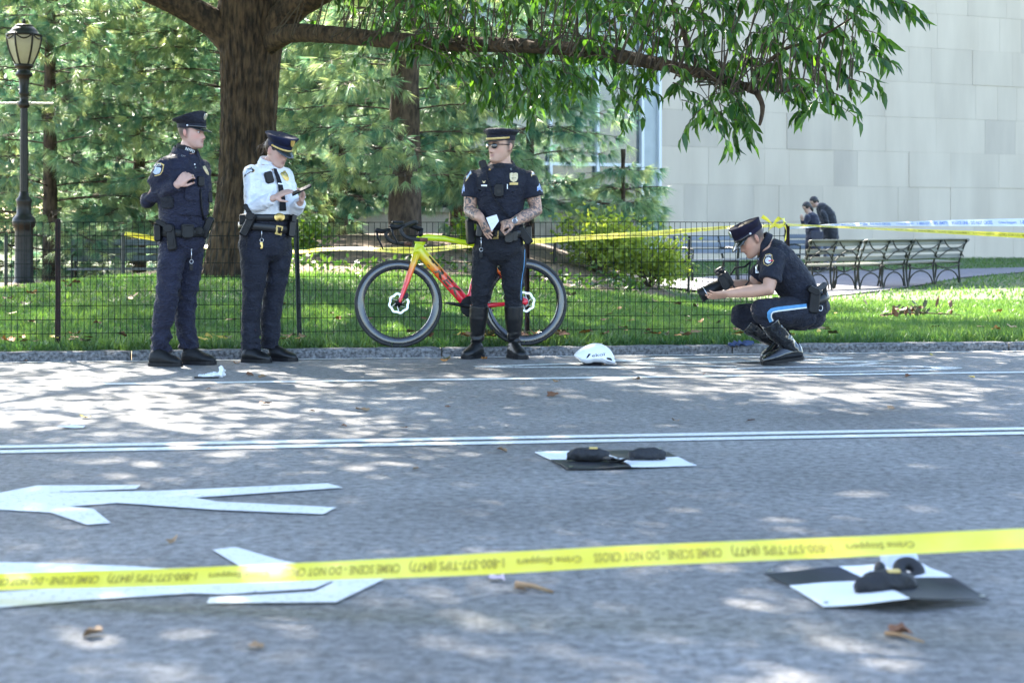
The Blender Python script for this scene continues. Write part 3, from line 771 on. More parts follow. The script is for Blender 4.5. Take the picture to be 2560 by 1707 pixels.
bark_tube(m, [L_(PD(590, 130, YO)), L_(PD(660, 30, YO - 0.3)), L_(PD(740, -20, YO - 0.7)), L_(PD(860, -90, YO - 1.3)), L_(PD(1000, -260, YO - 2.2))], [0.20, 0.17, 0.14, 0.12, 0.09], 56, 0.05, 0.014, 9, 3, 17)
limb = [(610, 105, 19.9), (665, 78, 19.5), (760, 80, 19.0), (900, 93, 18.3), (1050, 101, 17.5), (1160, 104, 17.0), (1300, 112, 16.3), (1440, 133, 15.7), (1560, 158, 15.2), (1680, 188, 14.8), (1738, 212, 14.6)]
lr = [0.15, 0.105, 0.092, 0.084, 0.077, 0.070, 0.064, 0.060, 0.050, 0.036, 0.026]
bark_tube(m, [L_(PD(*p)) for p in limb], lr, 40, 0.04, 0.008, 8, 4, 23)
bark_tube(m, [L_(PD(1738, 212, 14.6)), L_(PD(1752, 245, 14.5)), L_(PD(1745, 288, 14.4))], [0.026, 0.020, 0.010], 16, 0.05, 0.004, 6, 4, 3)
bark_tube(m, [L_(PD(1722, 205, 14.65)), L_(PD(1745, 165, 14.5)), L_(PD(1800, 115, 14.3)), L_(PD(1870, 92, 14.1)), L_(PD(1960, 40, 13.9))], [0.026, 0.018, 0.015, 0.012, 0.006], 12, 0.06, 0.002, 6, 4, 5)
bark_tube(m, [L_(PD(1610, 168, 15.1)), L_(PD(1580, 110, 15.2)), L_(PD(1560, 40, 15.3)), L_(PD(1520, -60, 15.4))], [0.03, 0.024, 0.02, 0.016], 12, 0.08, 0.002, 6, 4, 7)
trunk = m.build('trunk', MAT_BARK, oak, smooth=True)

LEAF_V = [(0, 0, 0), (-0.5, 0.22, 0.05), (0.5, 0.22, 0.05), (0, 0.25, -0.015), (-0.46, 0.55, 0.02), (0.46, 0.55, 0.02), (0, 0.58, -0.06), (0, 1.0, -0.22)]
LEAF_F = [(0, 3, 1), (0, 2, 3), (1, 3, 6), (1, 6, 4), (3, 2, 5), (3, 5, 6), (4, 6, 7), (6, 5, 7)]
poly = [(690, -60), (1990, -60), (1975, 60), (2000, 140), (1985, 205), (1935, 270), (1850, 285), (1765, 270), (1665, 315), (1605, 262), (1548, 195), (1500, 262), (1410, 248), (1320, 236), (1235, 268), (1150, 275), (1085, 255), (1015, 200), (965, 185), (900, 130), (840, 148), (765, 120), (715, 80)]
px_ = np.array([p[0] for p in poly]); py_ = np.array([p[1] for p in poly])
pos, dd, sc_, tw = [], [], [], MB()
rs = random.Random(5)
def limb_at(x):
    for a, b in zip(limb[:-1], limb[1:]):
        if a[0] <= x <= b[0]:
            k = (x - a[0]) / (b[0] - a[0]); return a[1] + (b[1] - a[1]) * k, a[2] + (b[2] - a[2]) * k
    return (limb[0][1], limb[0][2]) if x < limb[0][0] else (limb[-1][1], limb[-1][2] - 0.003 * (x - limb[-1][0]) * 0.6)
def spray(o, head, n, ln, ls):
    """drooping twig with leaves hanging from it"""
    pts = [o]; d = Vector(head).normalized(); k = 7
    for i in range(k):
        d = (d + Vector((rs.gauss(0, 0.10), rs.gauss(0, 0.10), -0.13))).normalized(); pts.append(pts[-1] + d * (ln / k))
    tw.tube([p - base for p in pts], [0.0048 - 0.0005 * i for i in range(len(pts))], 4)
    for i in range(n):
        f_ = (i + rs.random()) / n * k; j = min(k - 1, int(f_)); p = pts[j].lerp(pts[j + 1], f_ - j)
        td = (pts[j + 1] - pts[j]).normalized()
        ld = td * 0.55 + Vector((rs.gauss(0, 0.42), rs.gauss(0, 0.42), -0.75 + rs.gauss(0, 0.28)))
        pos.append(p - base); dd.append(ld); sc_.append(ls * rs.uniform(0.5, 1.2))
cnt = 0
while cnt < 400:
    x = rs.uniform(690, 2000); y = rs.uniform(-70, 320)
    if not inside(poly, np.array([x]), np.array([y]))[0]: continue
    if x > 1560 and rs.random() < 0.42 * sstep(1560, 1950, x): continue
    if x < 830 and y > 20 and rs.random() < 0.5: continue
    ly, lY = limb_at(x); Y = lY + rs.uniform(-0.7, 1.0)
    if Y < lY + 0.05 and -75 < y - ly < 40 and rs.random() < 0.66: continue                  # the limb shows between the sprays
    o = PD(x, y - 45, Y); cnt += 1
    a = PD(x + rs.uniform(-120, 30), ly + rs.uniform(-4, 4), lY)                     # where its branchlet leaves the limb
    if a.x < o.x - 0.02 or True:
        mid = a.lerp(o, 0.5) + Vector((0, 0, 0.10))
        if rs.random() < 0.55: tw.tube([a - base, mid - base, o - base], [0.008, 0.006, 0.004], 4)
    hd = (rs.uniform(-0.5, 0.9), rs.uniform(-0.7, 0.5), rs.uniform(-0.35, 0.25))
    spray(o, hd, rs.randint(9, 15), rs.uniform(0.25, 0.55), rs.uniform(0.11, 0.19))
for x, y in ((2005, -15), (2040, 5), (2055, 30), (2075, 25), (1995, 10), (2010, 150), (1990, 190), (1960, 205), (1580, 255), (1640, 280), (1680, 275), (1700, 300), (1560, 215), (1600, 235), (2000, 95), (1975, 40)):
    spray(PD(x - 15, y - 25, limb_at(x)[1] - 0.1), (0.6, -0.3, -0.05), 8, 0.26, 0.17)
pos, dd, sc_ = np.array([tuple(p) for p in pos]), np.array([tuple(p) for p in dd]), np.array(sc_)
nl = len(pos); nr = np.array([0, 0, 1.0]) + rng.normal(0, 0.75, (nl, 3)); rn = np.clip(rng.normal(0.42, 0.27, nl), 0, 1)
# the 300 that show largest, nearest the camera on the right-hand end of the limb, are leaves of their own
vis = (pos[:, 0] + base.x) / (pos[:, 1] + base.y) * F + CX
rowv = CY - 0  # rows are not needed: nearest leaves at the open end of the limb
score = (pos[:, 1] + base.y) + np.where((vis > 1650) & (vis < 2300) & (pos[:, 2] + base.z < 2.75), 0, 50)
own = np.argsort(score)[:300]; rest = np.setdiff1d(np.arange(nl), own)
crown_near = scatter('crown', LEAF_V, LEAF_F, pos[rest], dd[rest], nr[rest], np.stack([sc_[rest] * 0.29, sc_[rest], sc_[rest]], 1), rn[rest])
tag(link('limb_foliage', crown_near, MAT_LEAF, oak, smooth=True), kind='stuff')
lme = [bpy.data.meshes.new('leaf') for _ in range(4)]
for q, me in enumerate(lme):
    me.from_pydata([(a, b, c * (0.7 + 0.3 * q)) for a, b, c in LEAF_V], [], LEAF_F); set_fac(me, np.full(len(LEAF_V), 0.15 + 0.25 * q), 'rnd'); me.materials.append(MAT_LEAF); me.shade_smooth()
for i in own:
    d = Vector(dd[i]).normalized(); x = d.cross(Vector(nr[i])).normalized(); z = x.cross(d)
    o = bpy.data.objects.new('leaf', lme[i % 4]); COL.objects.link(o); o.parent = oak
    o.matrix_local = Matrix.Translation(Vector(pos[i])) @ Matrix((x, d, z)).transposed().to_4x4() @ Matrix.Diagonal((sc_[i] * 0.29, sc_[i], sc_[i], 1))
tw.build('twigs', MAT_TWIG, oak)
# the rest of the crown, above the picture: rising limbs and clumped leaves that dapple the road
ups = MB()
for a, h, r, l_ in ((0.4, 9, 0.22, 4.5), (1.9, 10, 0.2, 4), (3.3, 9, 0.2, 5), (4.6, 10.5, 0.22, 4.5), (5.6, 8, 0.18, 6)):
    ups.tube([L_(PD(585, -100, YO + 0.2)), L_(PD(585, -100, YO + 0.2)) + Vector((math.cos(a) * l_ * 0.3, math.sin(a) * l_ * 0.3, h * 0.25)), L_(PD(585, -100, YO)) + Vector((math.cos(a) * l_, math.sin(a) * l_, h * 0.7))], [r, r * 0.8, r * 0.3], 10)
ups.build('upper_limbs', MAT_BARK, oak, smooth=True)
cl = []
rr = random.Random(21)
SUN_GAPS = [(1.4, 26.2, 1.2, .9, .95), (-2.4, 9.5, 1.3, 1.3, .55), (-1.9, 12.0, 1.5, .7, .6), (-1.05, 8.7, .9, .5, .8), (2.0, 10.5, 1.05, .85, .85), (1.1, 11.6, .9, .4, .7), (-5.6, 20.0, .9, .8, .85), (-.9, 4.5, .5, .3, .7), (1.0, 4.4, .4, .25, .6), (-1.4, 7.0, .6, .4, .6), (-.9, 14.6, .9, .5, .6)]
def open_sky(q):                                          # openings put into the unseen crown so sun patches fall where wanted
    g = q - SUN * (q.z / SUN.z)
    return any(((g.x - a) / rx) ** 2 + ((g.y - b) / ry) ** 2 < 1 and rr.random() < pr for a, b, rx, ry, pr in SUN_GAPS)
while len(cl) < 4300:
    p = Vector((rr.uniform(-1, 1), rr.uniform(-1, 1), rr.uniform(-1, 1)))
    if p.length > 1: continue
    q = Vector((-4.2 + 13.0 * p.x, 18.3 + 11.0 * p.y, 9.6 + 4.8 * p.z))
    if noise.noise((q.x * 0.33, q.y * 0.33, q.z * 0.33)) < -0.04 - 0.22 * float(sstep(20, 13, q.y)): continue
    if q.z < 1.6 + 567 / F * q.y + 1.4: continue
    if open_sky(q): continue
    cl.append(q)
for _ in range(1150):                                     # extra leaf clumps added above the view to shade the near road
    q = Vector((rr.uniform(-12, 1.5), rr.uniform(9.5, 16), rr.uniform(5.8, 9.5)))
    if noise.noise((q.x * 0.5, q.y * 0.5, q.z * 0.5)) > -0.25 and not open_sky(q): cl.append(q)
cl = np.array([tuple(q) for q in cl]); k = 34
cp = np.repeat(cl, k, 0) + rng.normal(0, 0.36, (len(cl) * k, 3)) - np.array(tuple(base))
cd = rng.normal(0, 0.6, (len(cp), 3)) + np.array([0, 0, -0.5])
cm = scatter('crown', [(0, 0, 0), (-0.5, 0.5, 0), (0.5, 0.62, 0)], [(0, 2, 1)], cp, cd, np.array([0, 0, 1.0]) + rng.normal(0, 0.6, (len(cp), 3)),
             np.stack([np.full(len(cp), 0.13), np.full(len(cp), 0.24), np.full(len(cp), 0.2)], 1) * rng.uniform(0.75, 1.25, (len(cp), 1)), np.clip(rng.normal(0.4, 0.25, len(cp)), 0, 1))
tag(link('crown', cm, MAT_LEAF, oak, smooth=False), kind='stuff')

# ---- pines with long drooping needles
MAT_NEEDLE = M('pine_needles', (0.100, 0.245, 0.182), (0.48, 0.54, 0.275), attr='rnd', rough=0.45, translucent=0.42, tcol=(1.45, 1.4, 0.95))  # pale end colour paints sun highlights into random tufts, here and below
MAT_NEEDLE_B = M('pine_needles_blue', (0.078, 0.225, 0.185), (0.36, 0.47, 0.275), attr='rnd', rough=0.45, translucent=0.36, tcol=(1.45, 1.4, 0.95))
def pine(x, y, hgt, rmax, label, seed, r0=0.2, z0=0.4, mat=MAT_NEEDLE, dens=1.0, lean=0.0, skip=None, tuft=46, arc=None):
    rp = random.Random(seed); b0 = gnd(x, y); root = empty('pine_tree', b0); tag(root, label, 'tree', 'pines behind the lawn')
    m = MB(); bark_tube(m, [(0, 0, -0.05), (lean * 0.2, 0, hgt * 0.3), (lean * 0.7, 0, hgt * 0.65), (lean, 0, hgt)], [r0, r0 * 0.8, r0 * 0.5, 0.03], 36, 0.09, 0.014, 9, 2.6, seed)
    m.build('trunk', MAT_PBARK, root, smooth=True)
    br = MB(); T, A = [], []
    z = z0
    while z < hgt * 0.97:
        f_ = z / hgt; Lm = rmax * (1 - 0.75 * f_ ** 1.6) * (0.75 + 0.25 * sstep(0, 0.12, f_))
        for k in range(rp.choice([4, 5, 5, 6])):
            az = rp.uniform(0, 2 * math.pi); L = Lm * rp.uniform(0.65, 1.1)
            if math.sin(az) > 0.45 and rp.random() < 0.65: continue                      # fewer boughs on the far side
            d = Vector((math.cos(az), math.sin(az), 0)); sdv = Vector((-d.y, d.x, 0))
            def bp(r): return Vector((lean * f_, 0, z)) + d * r + Vector((0, 0, 0.20 * r - 0.15 * r * r * (0.8 / max(0.8, L * 0.5))))
            pts = [bp(L * i / 6) for i in range(7)]
            if skip and skip(b0 + pts[-1]): continue
            br.tube(pts, [0.015 - 0.0019 * i for i in range(7)], 5)
            r = L * 0.28
            while r < L:
                for sg in (-1, 1):
                    if rp.random() > dens: continue
                    tl = rp.uniform(0.15, 0.55) * (0.5 + 0.7 * (1 - r / L)); td = (d * 0.7 + sdv * sg * rp.uniform(0.4, 1) + Vector((0, 0, rp.uniform(-0.55, 0.35)))).normalized()
                    e = bp(r) + td * tl
                    br.tube([bp(r), e], [0.007, 0.004], 3)
                    T.append(tuple(e)); A.append(tuple(td + Vector((0, 0, 0.1))))
                    if tl > 0.3: T.append(tuple(bp(r) + td * tl * 0.5)); A.append(tuple(td))
                r += rp.uniform(0.11, 0.19)
            T.append(tuple(pts[-1])); A.append(tuple(d))
        z += rp.uniform(0.22, 0.36)
    br.build('branches', MAT_PBARK, root)
    T, A = np.array(T), np.array(A); n = len(T)
    tp = np.repeat(T, tuft, 0); ax = np.repeat(A, tuft, 0)
    nd = ax * 0.75 + unit(len(tp)) * 0.52 + np.array([0, 0, -0.60])
    ln = np.repeat(rng.uniform(0.19, 0.30, n), tuft) * rng.uniform(0.75, 1.1, len(tp))
    rd = np.clip(np.repeat(rng.normal(0.36, 0.30, n), tuft) + rng.normal(0, 0.1, len(tp)), 0, 1)
    me = scatter('crown', [(-0.5, 0.06, 0), (0.5, 0.06, 0), (0, 1, -0.16)], [(0, 1, 2)], tp, nd, unit(len(tp)), np.stack([np.full(len(tp), 0.0092), ln, ln], 1), rd)
    tag(link('crown', me, mat, root, smooth=False), kind='stuff')
    return root
toward = -math.pi / 2
pine(-1.60, 26.0, 8.5, 2.4, 'pine with a thick dark trunk behind the yellow bicycle', 3, r0=0.26, z0=0.95, mat=MAT_NEEDLE, dens=0.85)
pine(-7.7, 29.0, 8.5, 3.0, 'pine with blue green boughs behind the lamp post', 4, r0=0.13, z0=0.5, mat=MAT_NEEDLE, dens=0.9)
pine(-4.7, 29.2, 7.5, 2.5, 'pine with pale sunlit boughs between the lamp and the oak', 5, r0=0.13, z0=0.75, mat=MAT_NEEDLE, dens=0.9)
pine(0.30, 28.8, 7.5, 2.15, 'pine with deep blue green boughs behind the officer in sunglasses', 6, r0=0.07, z0=0.30, mat=MAT_NEEDLE_B, dens=1.0)
pine(-9.6, 31.5, 8.5, 2.9, 'pine at the edge of the view behind the lamp', 8, r0=0.2, z0=0.5, mat=MAT_NEEDLE_B, dens=0.85)
pine(-3.1, 31.0, 8.5, 2.8, 'pine half hidden behind the oak trunk', 9, r0=0.18, z0=0.6, mat=MAT_NEEDLE_B, dens=0.85)
pine(-5.6, 34.5, 9.0, 3.0, 'tall pine farther back between the lamp and the oak', 12, r0=0.18, z0=0.6, mat=MAT_NEEDLE_B, dens=0.75, tuft=30)
pine(-1.0, 31.8, 8.0, 2.7, 'pine farther back between the oak and the museum', 14, r0=0.15, z0=0.6, mat=MAT_NEEDLE_B, dens=0.85)
pine(-6.6, 30.8, 7.0, 2.4, 'pine behind the dark bench near the lamp', 15, r0=0.13, z0=0.5, mat=MAT_NEEDLE_B, dens=0.85)
pine(1.75, 27.4, 2.0, 0.95, 'small sunlit pine with pale yellow green boughs beside the museum corner', 10, r0=0.05, z0=0.25, mat=MAT_NEEDLE, dens=1.0)

# ---- shrubs and leafy ground cover
MAT_SHRUB = M('shrub_leaf', (0.04, 0.10, 0.018), (0.13, 0.20, 0.03), attr='rnd', rough=0.45, translucent=0.45, tcol=(2.0, 1.9, 0.7))
MAT_SHRUB_LIT = M('sunlit_shrub_leaf', (0.14, 0.22, 0.04), (0.34, 0.40, 0.09), attr='rnd', rough=0.45, translucent=0.45, tcol=(1.8, 1.7, 0.7))  # sunlight on these shrubs painted in as a paler leaf colour
def shrub(x, y, rx, hz, n, label, seed, mat=None):
    b0 = gnd(x, y); root = empty('shrub', b0); tag(root, label, 'shrub'); rp = random.Random(seed)
    st = MB(); tip = []
    for k in range(14):
        a = rp.uniform(0, 6.28); e = Vector((math.cos(a) * rx * rp.uniform(0.3, 1), math.sin(a) * rx * rp.uniform(0.3, 1), hz * rp.uniform(0.5, 1)))
        st.tube([(0, 0, -0.02), e * 0.5 + Vector((0, 0, 0.12)), e], [0.012, 0.008, 0.004], 4); tip.append(e)
    st.build('stems', MAT_TWIG, root)
    c = np.array([tuple(rp.choice(tip) * rp.uniform(0.5, 1)) for _ in range(n)]) + rng.normal(0, 0.12, (n, 3)); c[:, 2] = np.maximum(c[:, 2], 0.02)
    me = scatter('foliage', [(0, 0, 0), (-0.5, 0.45, 0), (0.5, 0.45, 0), (0, 1, -0.1)], [(0, 2, 1), (1, 2, 3)], c, unit(n) + np.array([0, 0, 0.1]), unit(n), np.stack([np.full(n, 0.05), np.full(n, 0.09), np.full(n, 0.09)], 1), np.clip(rng.normal(0.5, 0.3, n), 0, 1))
    tag(link('foliage', me, mat or MAT_SHRUB, root, smooth=False), kind='stuff')
shrub(1.25, 25.6, 0.75, 0.90, 2600, 'sunlit yellow green shrub inside the far wire fence', 1, MAT_SHRUB_LIT)
shrub(2.05, 25.9, 0.6, 0.72, 1800, 'low sunlit shrub by the end of the far wire fence', 2, MAT_SHRUB_LIT)
shrub(-0.35, 25.0, 0.5, 0.45, 1000, 'small green shrub in the mulch behind the bicycle', 3)
shrub(-3.05, 24.3, 0.5, 0.4, 900, 'small green shrub in the mulch beside the oak trunk', 4)
n = 2200
gx = rng.uniform(-4.2, 1.8, n); gt = bed_edge(gx) + np.abs(rng.normal(0.2, 1.6, n)); gy = (gt + math.sin(RA) * gx) / math.cos(RA)
keep = np.array([noise.noise((a * 0.8, b * 0.8, 4)) > 0.02 for a, b in zip(gx, gy)]); gx, gy = gx[keep], gy[keep]; n = len(gx)
me = scatter('ground_cover', [(0, 0, 0), (-0.5, 0.45, 0), (0.5, 0.45, 0), (0, 1, -0.1)], [(0, 2, 1), (1, 2, 3)], np.stack([gx, gy, terrain(gx, gy) + rng.uniform(0.01, 0.16, n)], 1), unit(n) + np.array([0, 0, 0.25]), unit(n) + np.array([0, 0, 1.0]),
             np.stack([np.full(n, 0.05), np.full(n, 0.085), np.full(n, 0.085)], 1), np.clip(rng.normal(0.25, 0.3, n), 0, 1))
tag(link('ground_cover', me, M('weed_leaf', (0.025, 0.07, 0.014), (0.08, 0.14, 0.025), attr='rnd', rough=0.5, translucent=0.3, tcol=(1.6, 1.6, 0.8)), smooth=False), 'leafy weeds along the front of the mulch bed', 'ground cover', kind='stuff')
# ---- far broadleaf trees closing the view
MAT_FAR = M('far_leaf', (0.018, 0.050, 0.028), (0.055, 0.10, 0.045), attr='rnd', rough=0.6, translucent=0.25, tcol=(1.6, 1.6, 0.9))
for k, (x, y, hz, rx, lab) in enumerate(((-15.5, 46, 9, 4.2, 'far broadleaf tree behind the lamp, farthest out'), (-9.5, 49, 10, 4.5, 'far broadleaf tree behind the pines near the lamp'), (-4.6, 44.5, 9, 3.6, 'far broadleaf tree behind the oak trunk'), (-12.5, 56, 13, 5.0, 'tall far broadleaf tree beyond the lamp'), (-9.0, 60, 13, 5.0, 'tall far broadleaf tree beyond the oak'))):
    b0 = gnd(x, y); root = empty('broadleaf_tree', b0); tag(root, lab, 'tree', 'broadleaf trees closing the view')
    m = MB(); m.tube([(0, 0, 0), (0.1, 0, hz * 0.35), (0, 0.1, hz * 0.75)], [0.28, 0.2, 0.06], 10); m.build('trunk', MAT_PBARK, root, smooth=True)
    n = 14000; u = unit(n) * (rng.uniform(0.25, 1, (n, 1)) ** 0.45); c = u * np.array([rx, rx * 0.8, hz * 0.5]) + np.array([0, 0, hz * 0.5])
    c = c[np.array([noise.noise((a * 0.7 + k * 9, b * 0.7, d_ * 0.7)) > -0.16 for a, b, d_ in c])]; c[:, 2] = np.maximum(c[:, 2], 0.1); n = len(c)
    me = scatter('crown', [(0, 0, 0), (-0.5, 0.45, 0), (0.5, 0.45, 0), (0, 1, -0.1)], [(0, 2, 1), (1, 2, 3)], c, unit(n), unit(n), np.stack([np.full(n, 0.20), np.full(n, 0.30), np.full(n, 0.3)], 1), np.clip(rng.normal(0.4, 0.3, n), 0, 1))
    tag(link('crown', me, MAT_FAR, root, smooth=False), kind='stuff')
# ================================================================== PEOPLE
MAT_SKIN = vcol_mat('skin', rough=0.48, bump=0.12, bscale=160, spec=0.35, sss=0.0)
MAT_SKIN_INK = vcol_mat('skin_tattooed', rough=0.48, bump=0.12, bscale=160, spec=0.35, tattoo=True)
MAT_NAVY = M('navy_twill', (0.0055, 0.0066, 0.0145), (0.0095, 0.0112, 0.022), scale=14, rough=0.72, bump=0.25, bscale=260, sheen=0.02, spec=0.35, fold=0.55)
MAT_NAVY_B = M('navy_ripstop', (0.0070, 0.0080, 0.0215), (0.0120, 0.0135, 0.033), scale=14, rough=0.70, bump=0.25, bscale=260, sheen=0.03, spec=0.35, fold=0.65)
MAT_BLACKCLOTH = M('black_cloth', (0.0042, 0.0048, 0.0085), (0.0075, 0.0083, 0.0135), scale=14, rough=0.74, bump=0.25, bscale=260, sheen=0.02, spec=0.35, fold=0.55)
MAT_WHITECLOTH = M('white_shirt_cotton', (0.66, 0.68, 0.72), (0.74, 0.75, 0.78), scale=9, rough=0.8, bump=0.15, bscale=240, fold=0.4)
MAT_LEATHER = M('black_leather', (0.004, 0.004, 0.005), (0.008, 0.008, 0.009), scale=20, rough=0.38, bump=0.12, bscale=90, spec=0.4)
MAT_PATENT = M('polished_black_leather', (0.006, 0.006, 0.007), (0.010, 0.010, 0.011), scale=20, rough=0.12, bump=0.06, bscale=40, coat=0.7)
MAT_DULLLEATHER = M('dull_black_leather', (0.007, 0.007, 0.008), (0.013, 0.013, 0.013), scale=24, rough=0.5, bump=0.2, bscale=80, spec=0.25)
MAT_PLASTIC = M('black_plastic', (0.006, 0.006, 0.007), (0.010, 0.010, 0.012), scale=30, rough=0.45, spec=0.25)
MAT_GOLD = M('gold_metal', (0.62, 0.42, 0.12), (0.75, 0.55, 0.22), scale=60, rough=0.32, metal=1.0, bump=0.3, bscale=200)
MAT_SILVER = M('silver_metal', (0.6, 0.6, 0.6), (0.75, 0.74, 0.72), scale=60, rough=0.3, metal=1.0, bump=0.3, bscale=200)
MAT_PALEGOLD = M('pale_gold', (0.55, 0.42, 0.22), (0.70, 0.60, 0.38), scale=70, rough=0.5, metal=0.6, bump=0.4, bscale=180)
MAT_BRAID = M('gold_braid', (0.52, 0.36, 0.10), (0.66, 0.48, 0.18), scale=80, rough=0.6)
MAT_PATCHY = M('patch_gold', (0.55, 0.36, 0.10), (0.70, 0.55, 0.25), scale=90, rough=0.8)
MAT_PATCHB = M('patch_blue', (0.30, 0.42, 0.58), (0.62, 0.62, 0.60), scale=70, rough=0.8)
MAT_PATCHW = M('patch_white', (0.72, 0.72, 0.72), (0.45, 0.42, 0.42), scale=90, rough=0.8)
MAT_NAVYPATCH = M('patch_navy', (0.012, 0.014, 0.035), rough=0.85)
MAT_RED = M('patch_red', (0.55, 0.04, 0.05), rough=0.8)
MAT_STRIPE = M('light_blue_stripe', (0.06, 0.21, 0.40), (0.09, 0.26, 0.46), scale=30, rough=0.75)
MAT_STRIPEW = M('pale_piping', (0.62, 0.62, 0.58), rough=0.75)
MAT_CHEV = M('chevron_blue', (0.16, 0.28, 0.60), (0.5, 0.55, 0.68), scale=60, rough=0.8)
MAT_LETTER = M('white_lettering', (0.78, 0.78, 0.76), rough=0.7)
MAT_INKTXT = M('dark_lettering', (0.02, 0.02, 0.025), rough=0.7)
MAT_HAIR = M('dark_brown_hair', (0.022, 0.013, 0.009), (0.075, 0.035, 0.020), scale=60, rough=0.5, stretch=(1, 1, 0.15), bump=0.6, bscale=120)
MAT_EYE = M('eye_white', (0.60, 0.57, 0.54), rough=0.2); MAT_IRIS = M('iris', (0.018, 0.013, 0.010), rough=0.12)
MAT_LENS = M('sunglass_lens', (0.010, 0.011, 0.010), rough=0.06, coat=0.8)
MAT_PAPER = M('paper', (0.70, 0.71, 0.74), (0.55, 0.57, 0.62), scale=40, rough=0.8, stretch=(0.4, 1, 4), lo=0.5, hi=0.7)
MAT_SCREEN = M('phone_glass', (0.006, 0.007, 0.009), rough=0.4, spec=0.2)

HEAD_T = [(-.119, .012, .066, -.040), (-.115, .030, .078, -.022), (-.106, .041, .087, -.002), (-.092, .049, .090, .022), (-.075, .056, .0895, .045), (-.058, .061, .089, .063), (-.040, .066, .0885, .077), (-.020, .070, .088, .088),
          (0.0, .0735, .087, .096), (.020, .075, .091, .101), (.045, .0765, .094, .103), (.068, .0745, .088, .098), (.088, .066, .073, .086), (.103, .050, .050, .062), (.112, .030, .030, .038), (.116, .010, .010, .012)]
def head_grid(mb, R, c, k=1.0, female=False, ztop=.2):
    c = Vector(c); zs = [t[0] for t in HEAD_T]
    def prof(z): return [float(np.interp(z, zs, [t[i] for t in HEAD_T])) for i in (1, 2, 3)]
    nz, na = 66, 72; rings = []
    for i in range(nz + 1):
        z = -.119 + .235 * i / nz; w_, fr, bk = prof(z); ring = []
        for j in range(na):
            q = 2 * math.pi * j / na; cq, sq = math.cos(q), math.sin(q)          # q = 90 deg is straight ahead
            ex = 2.25
            x = w_ * math.copysign(abs(cq) ** (2 / ex), cq); yc = (fr - bk) / 2; hd = (fr + bk) / 2
            y = yc + hd * math.copysign(abs(sq) ** (2 / ex), sq); zz = z
            if sq > 0.15:
                g = lambda a, s: math.exp(-(a / s) ** 2)
                d = 0.0
                # nose
                nzv = float(np.interp(z, [-.056, -.050, -.043, -.036, -.018, 0.004, 0.016], [0, .009, .026, .0265, .015, .005, 0]))
                nw = float(np.interp(z, [-.05, -.038, -.015, .01], [.0165, .0150, .0095, .009])); d += nzv * g(x, nw) * (0.88 if female else 1.0)
                d += .005 * (g(x - .015, .006) + g(x + .015, .006)) * g(z + .044, .007)          # nostril wings
                d -= .0105 * (g(x - .032, .013) + g(x + .032, .013)) * g(z - .001, .010)         # eye sockets
                d += .0045 * (g(x - .03, .022) + g(x + .03, .022)) * g(z - .019, .008) * (0.5 if female else 1)   # brow
                d += .0050 * g(x, .021) * g(z + .0625, .0045) + .0060 * g(x, .019) * g(z + .0735, .0050)         # lips
                d -= .0045 * g(x, .024) * g(z + .0680, .0022)
                d -= .0040 * g(x, .020) * g(z + .0840, .006)
                d += .0070 * g(x, .020) * g(z + .0990, .011)                                     # chin
                d += .0035 * (g(x - .047, .016) + g(x + .047, .016)) * g(z + .026, .016)         # cheekbones
                d -= .0030 * (g(x - .045, .014) + g(x + .045, .014)) * g(z + .062, .016)
                y += d
            zz = min(zz, ztop)
            ring.append(c + R @ (Vector((x, y, zz)) * k))
        rings.append(ring)
    mb.rings(rings)
    for sg in (-1, 1):                                                           # ears
        Re = R @ Matrix.Rotation(sg * 0.35, 3, 'Z')
        mb.ell(c + R @ (Vector((sg * .0765, -.008, -.012)) * k), (.007 * k, .017 * k, .031 * k), Re, 14)
        mb.ell(c + R @ (Vector((sg * .083, -.016, -.004)) * k), (.006 * k, .011 * k, .023 * k), Re, 12)
def head_rot(fwd, pitch=0.0, roll=0.0):
    f = Vector((fwd[0], fwd[1], 0)).normalized(); p = math.radians(pitch)
    f3 = Vector((f.x * math.cos(p), f.y * math.cos(p), -math.sin(p))); r = f3.cross(Vector((0, 0, 1))).normalized(); u = r.cross(f3)
    R = Matrix((r, f3, u)).transposed()
    return R @ Matrix.Rotation(math.radians(roll), 3, 'Y') if roll else R

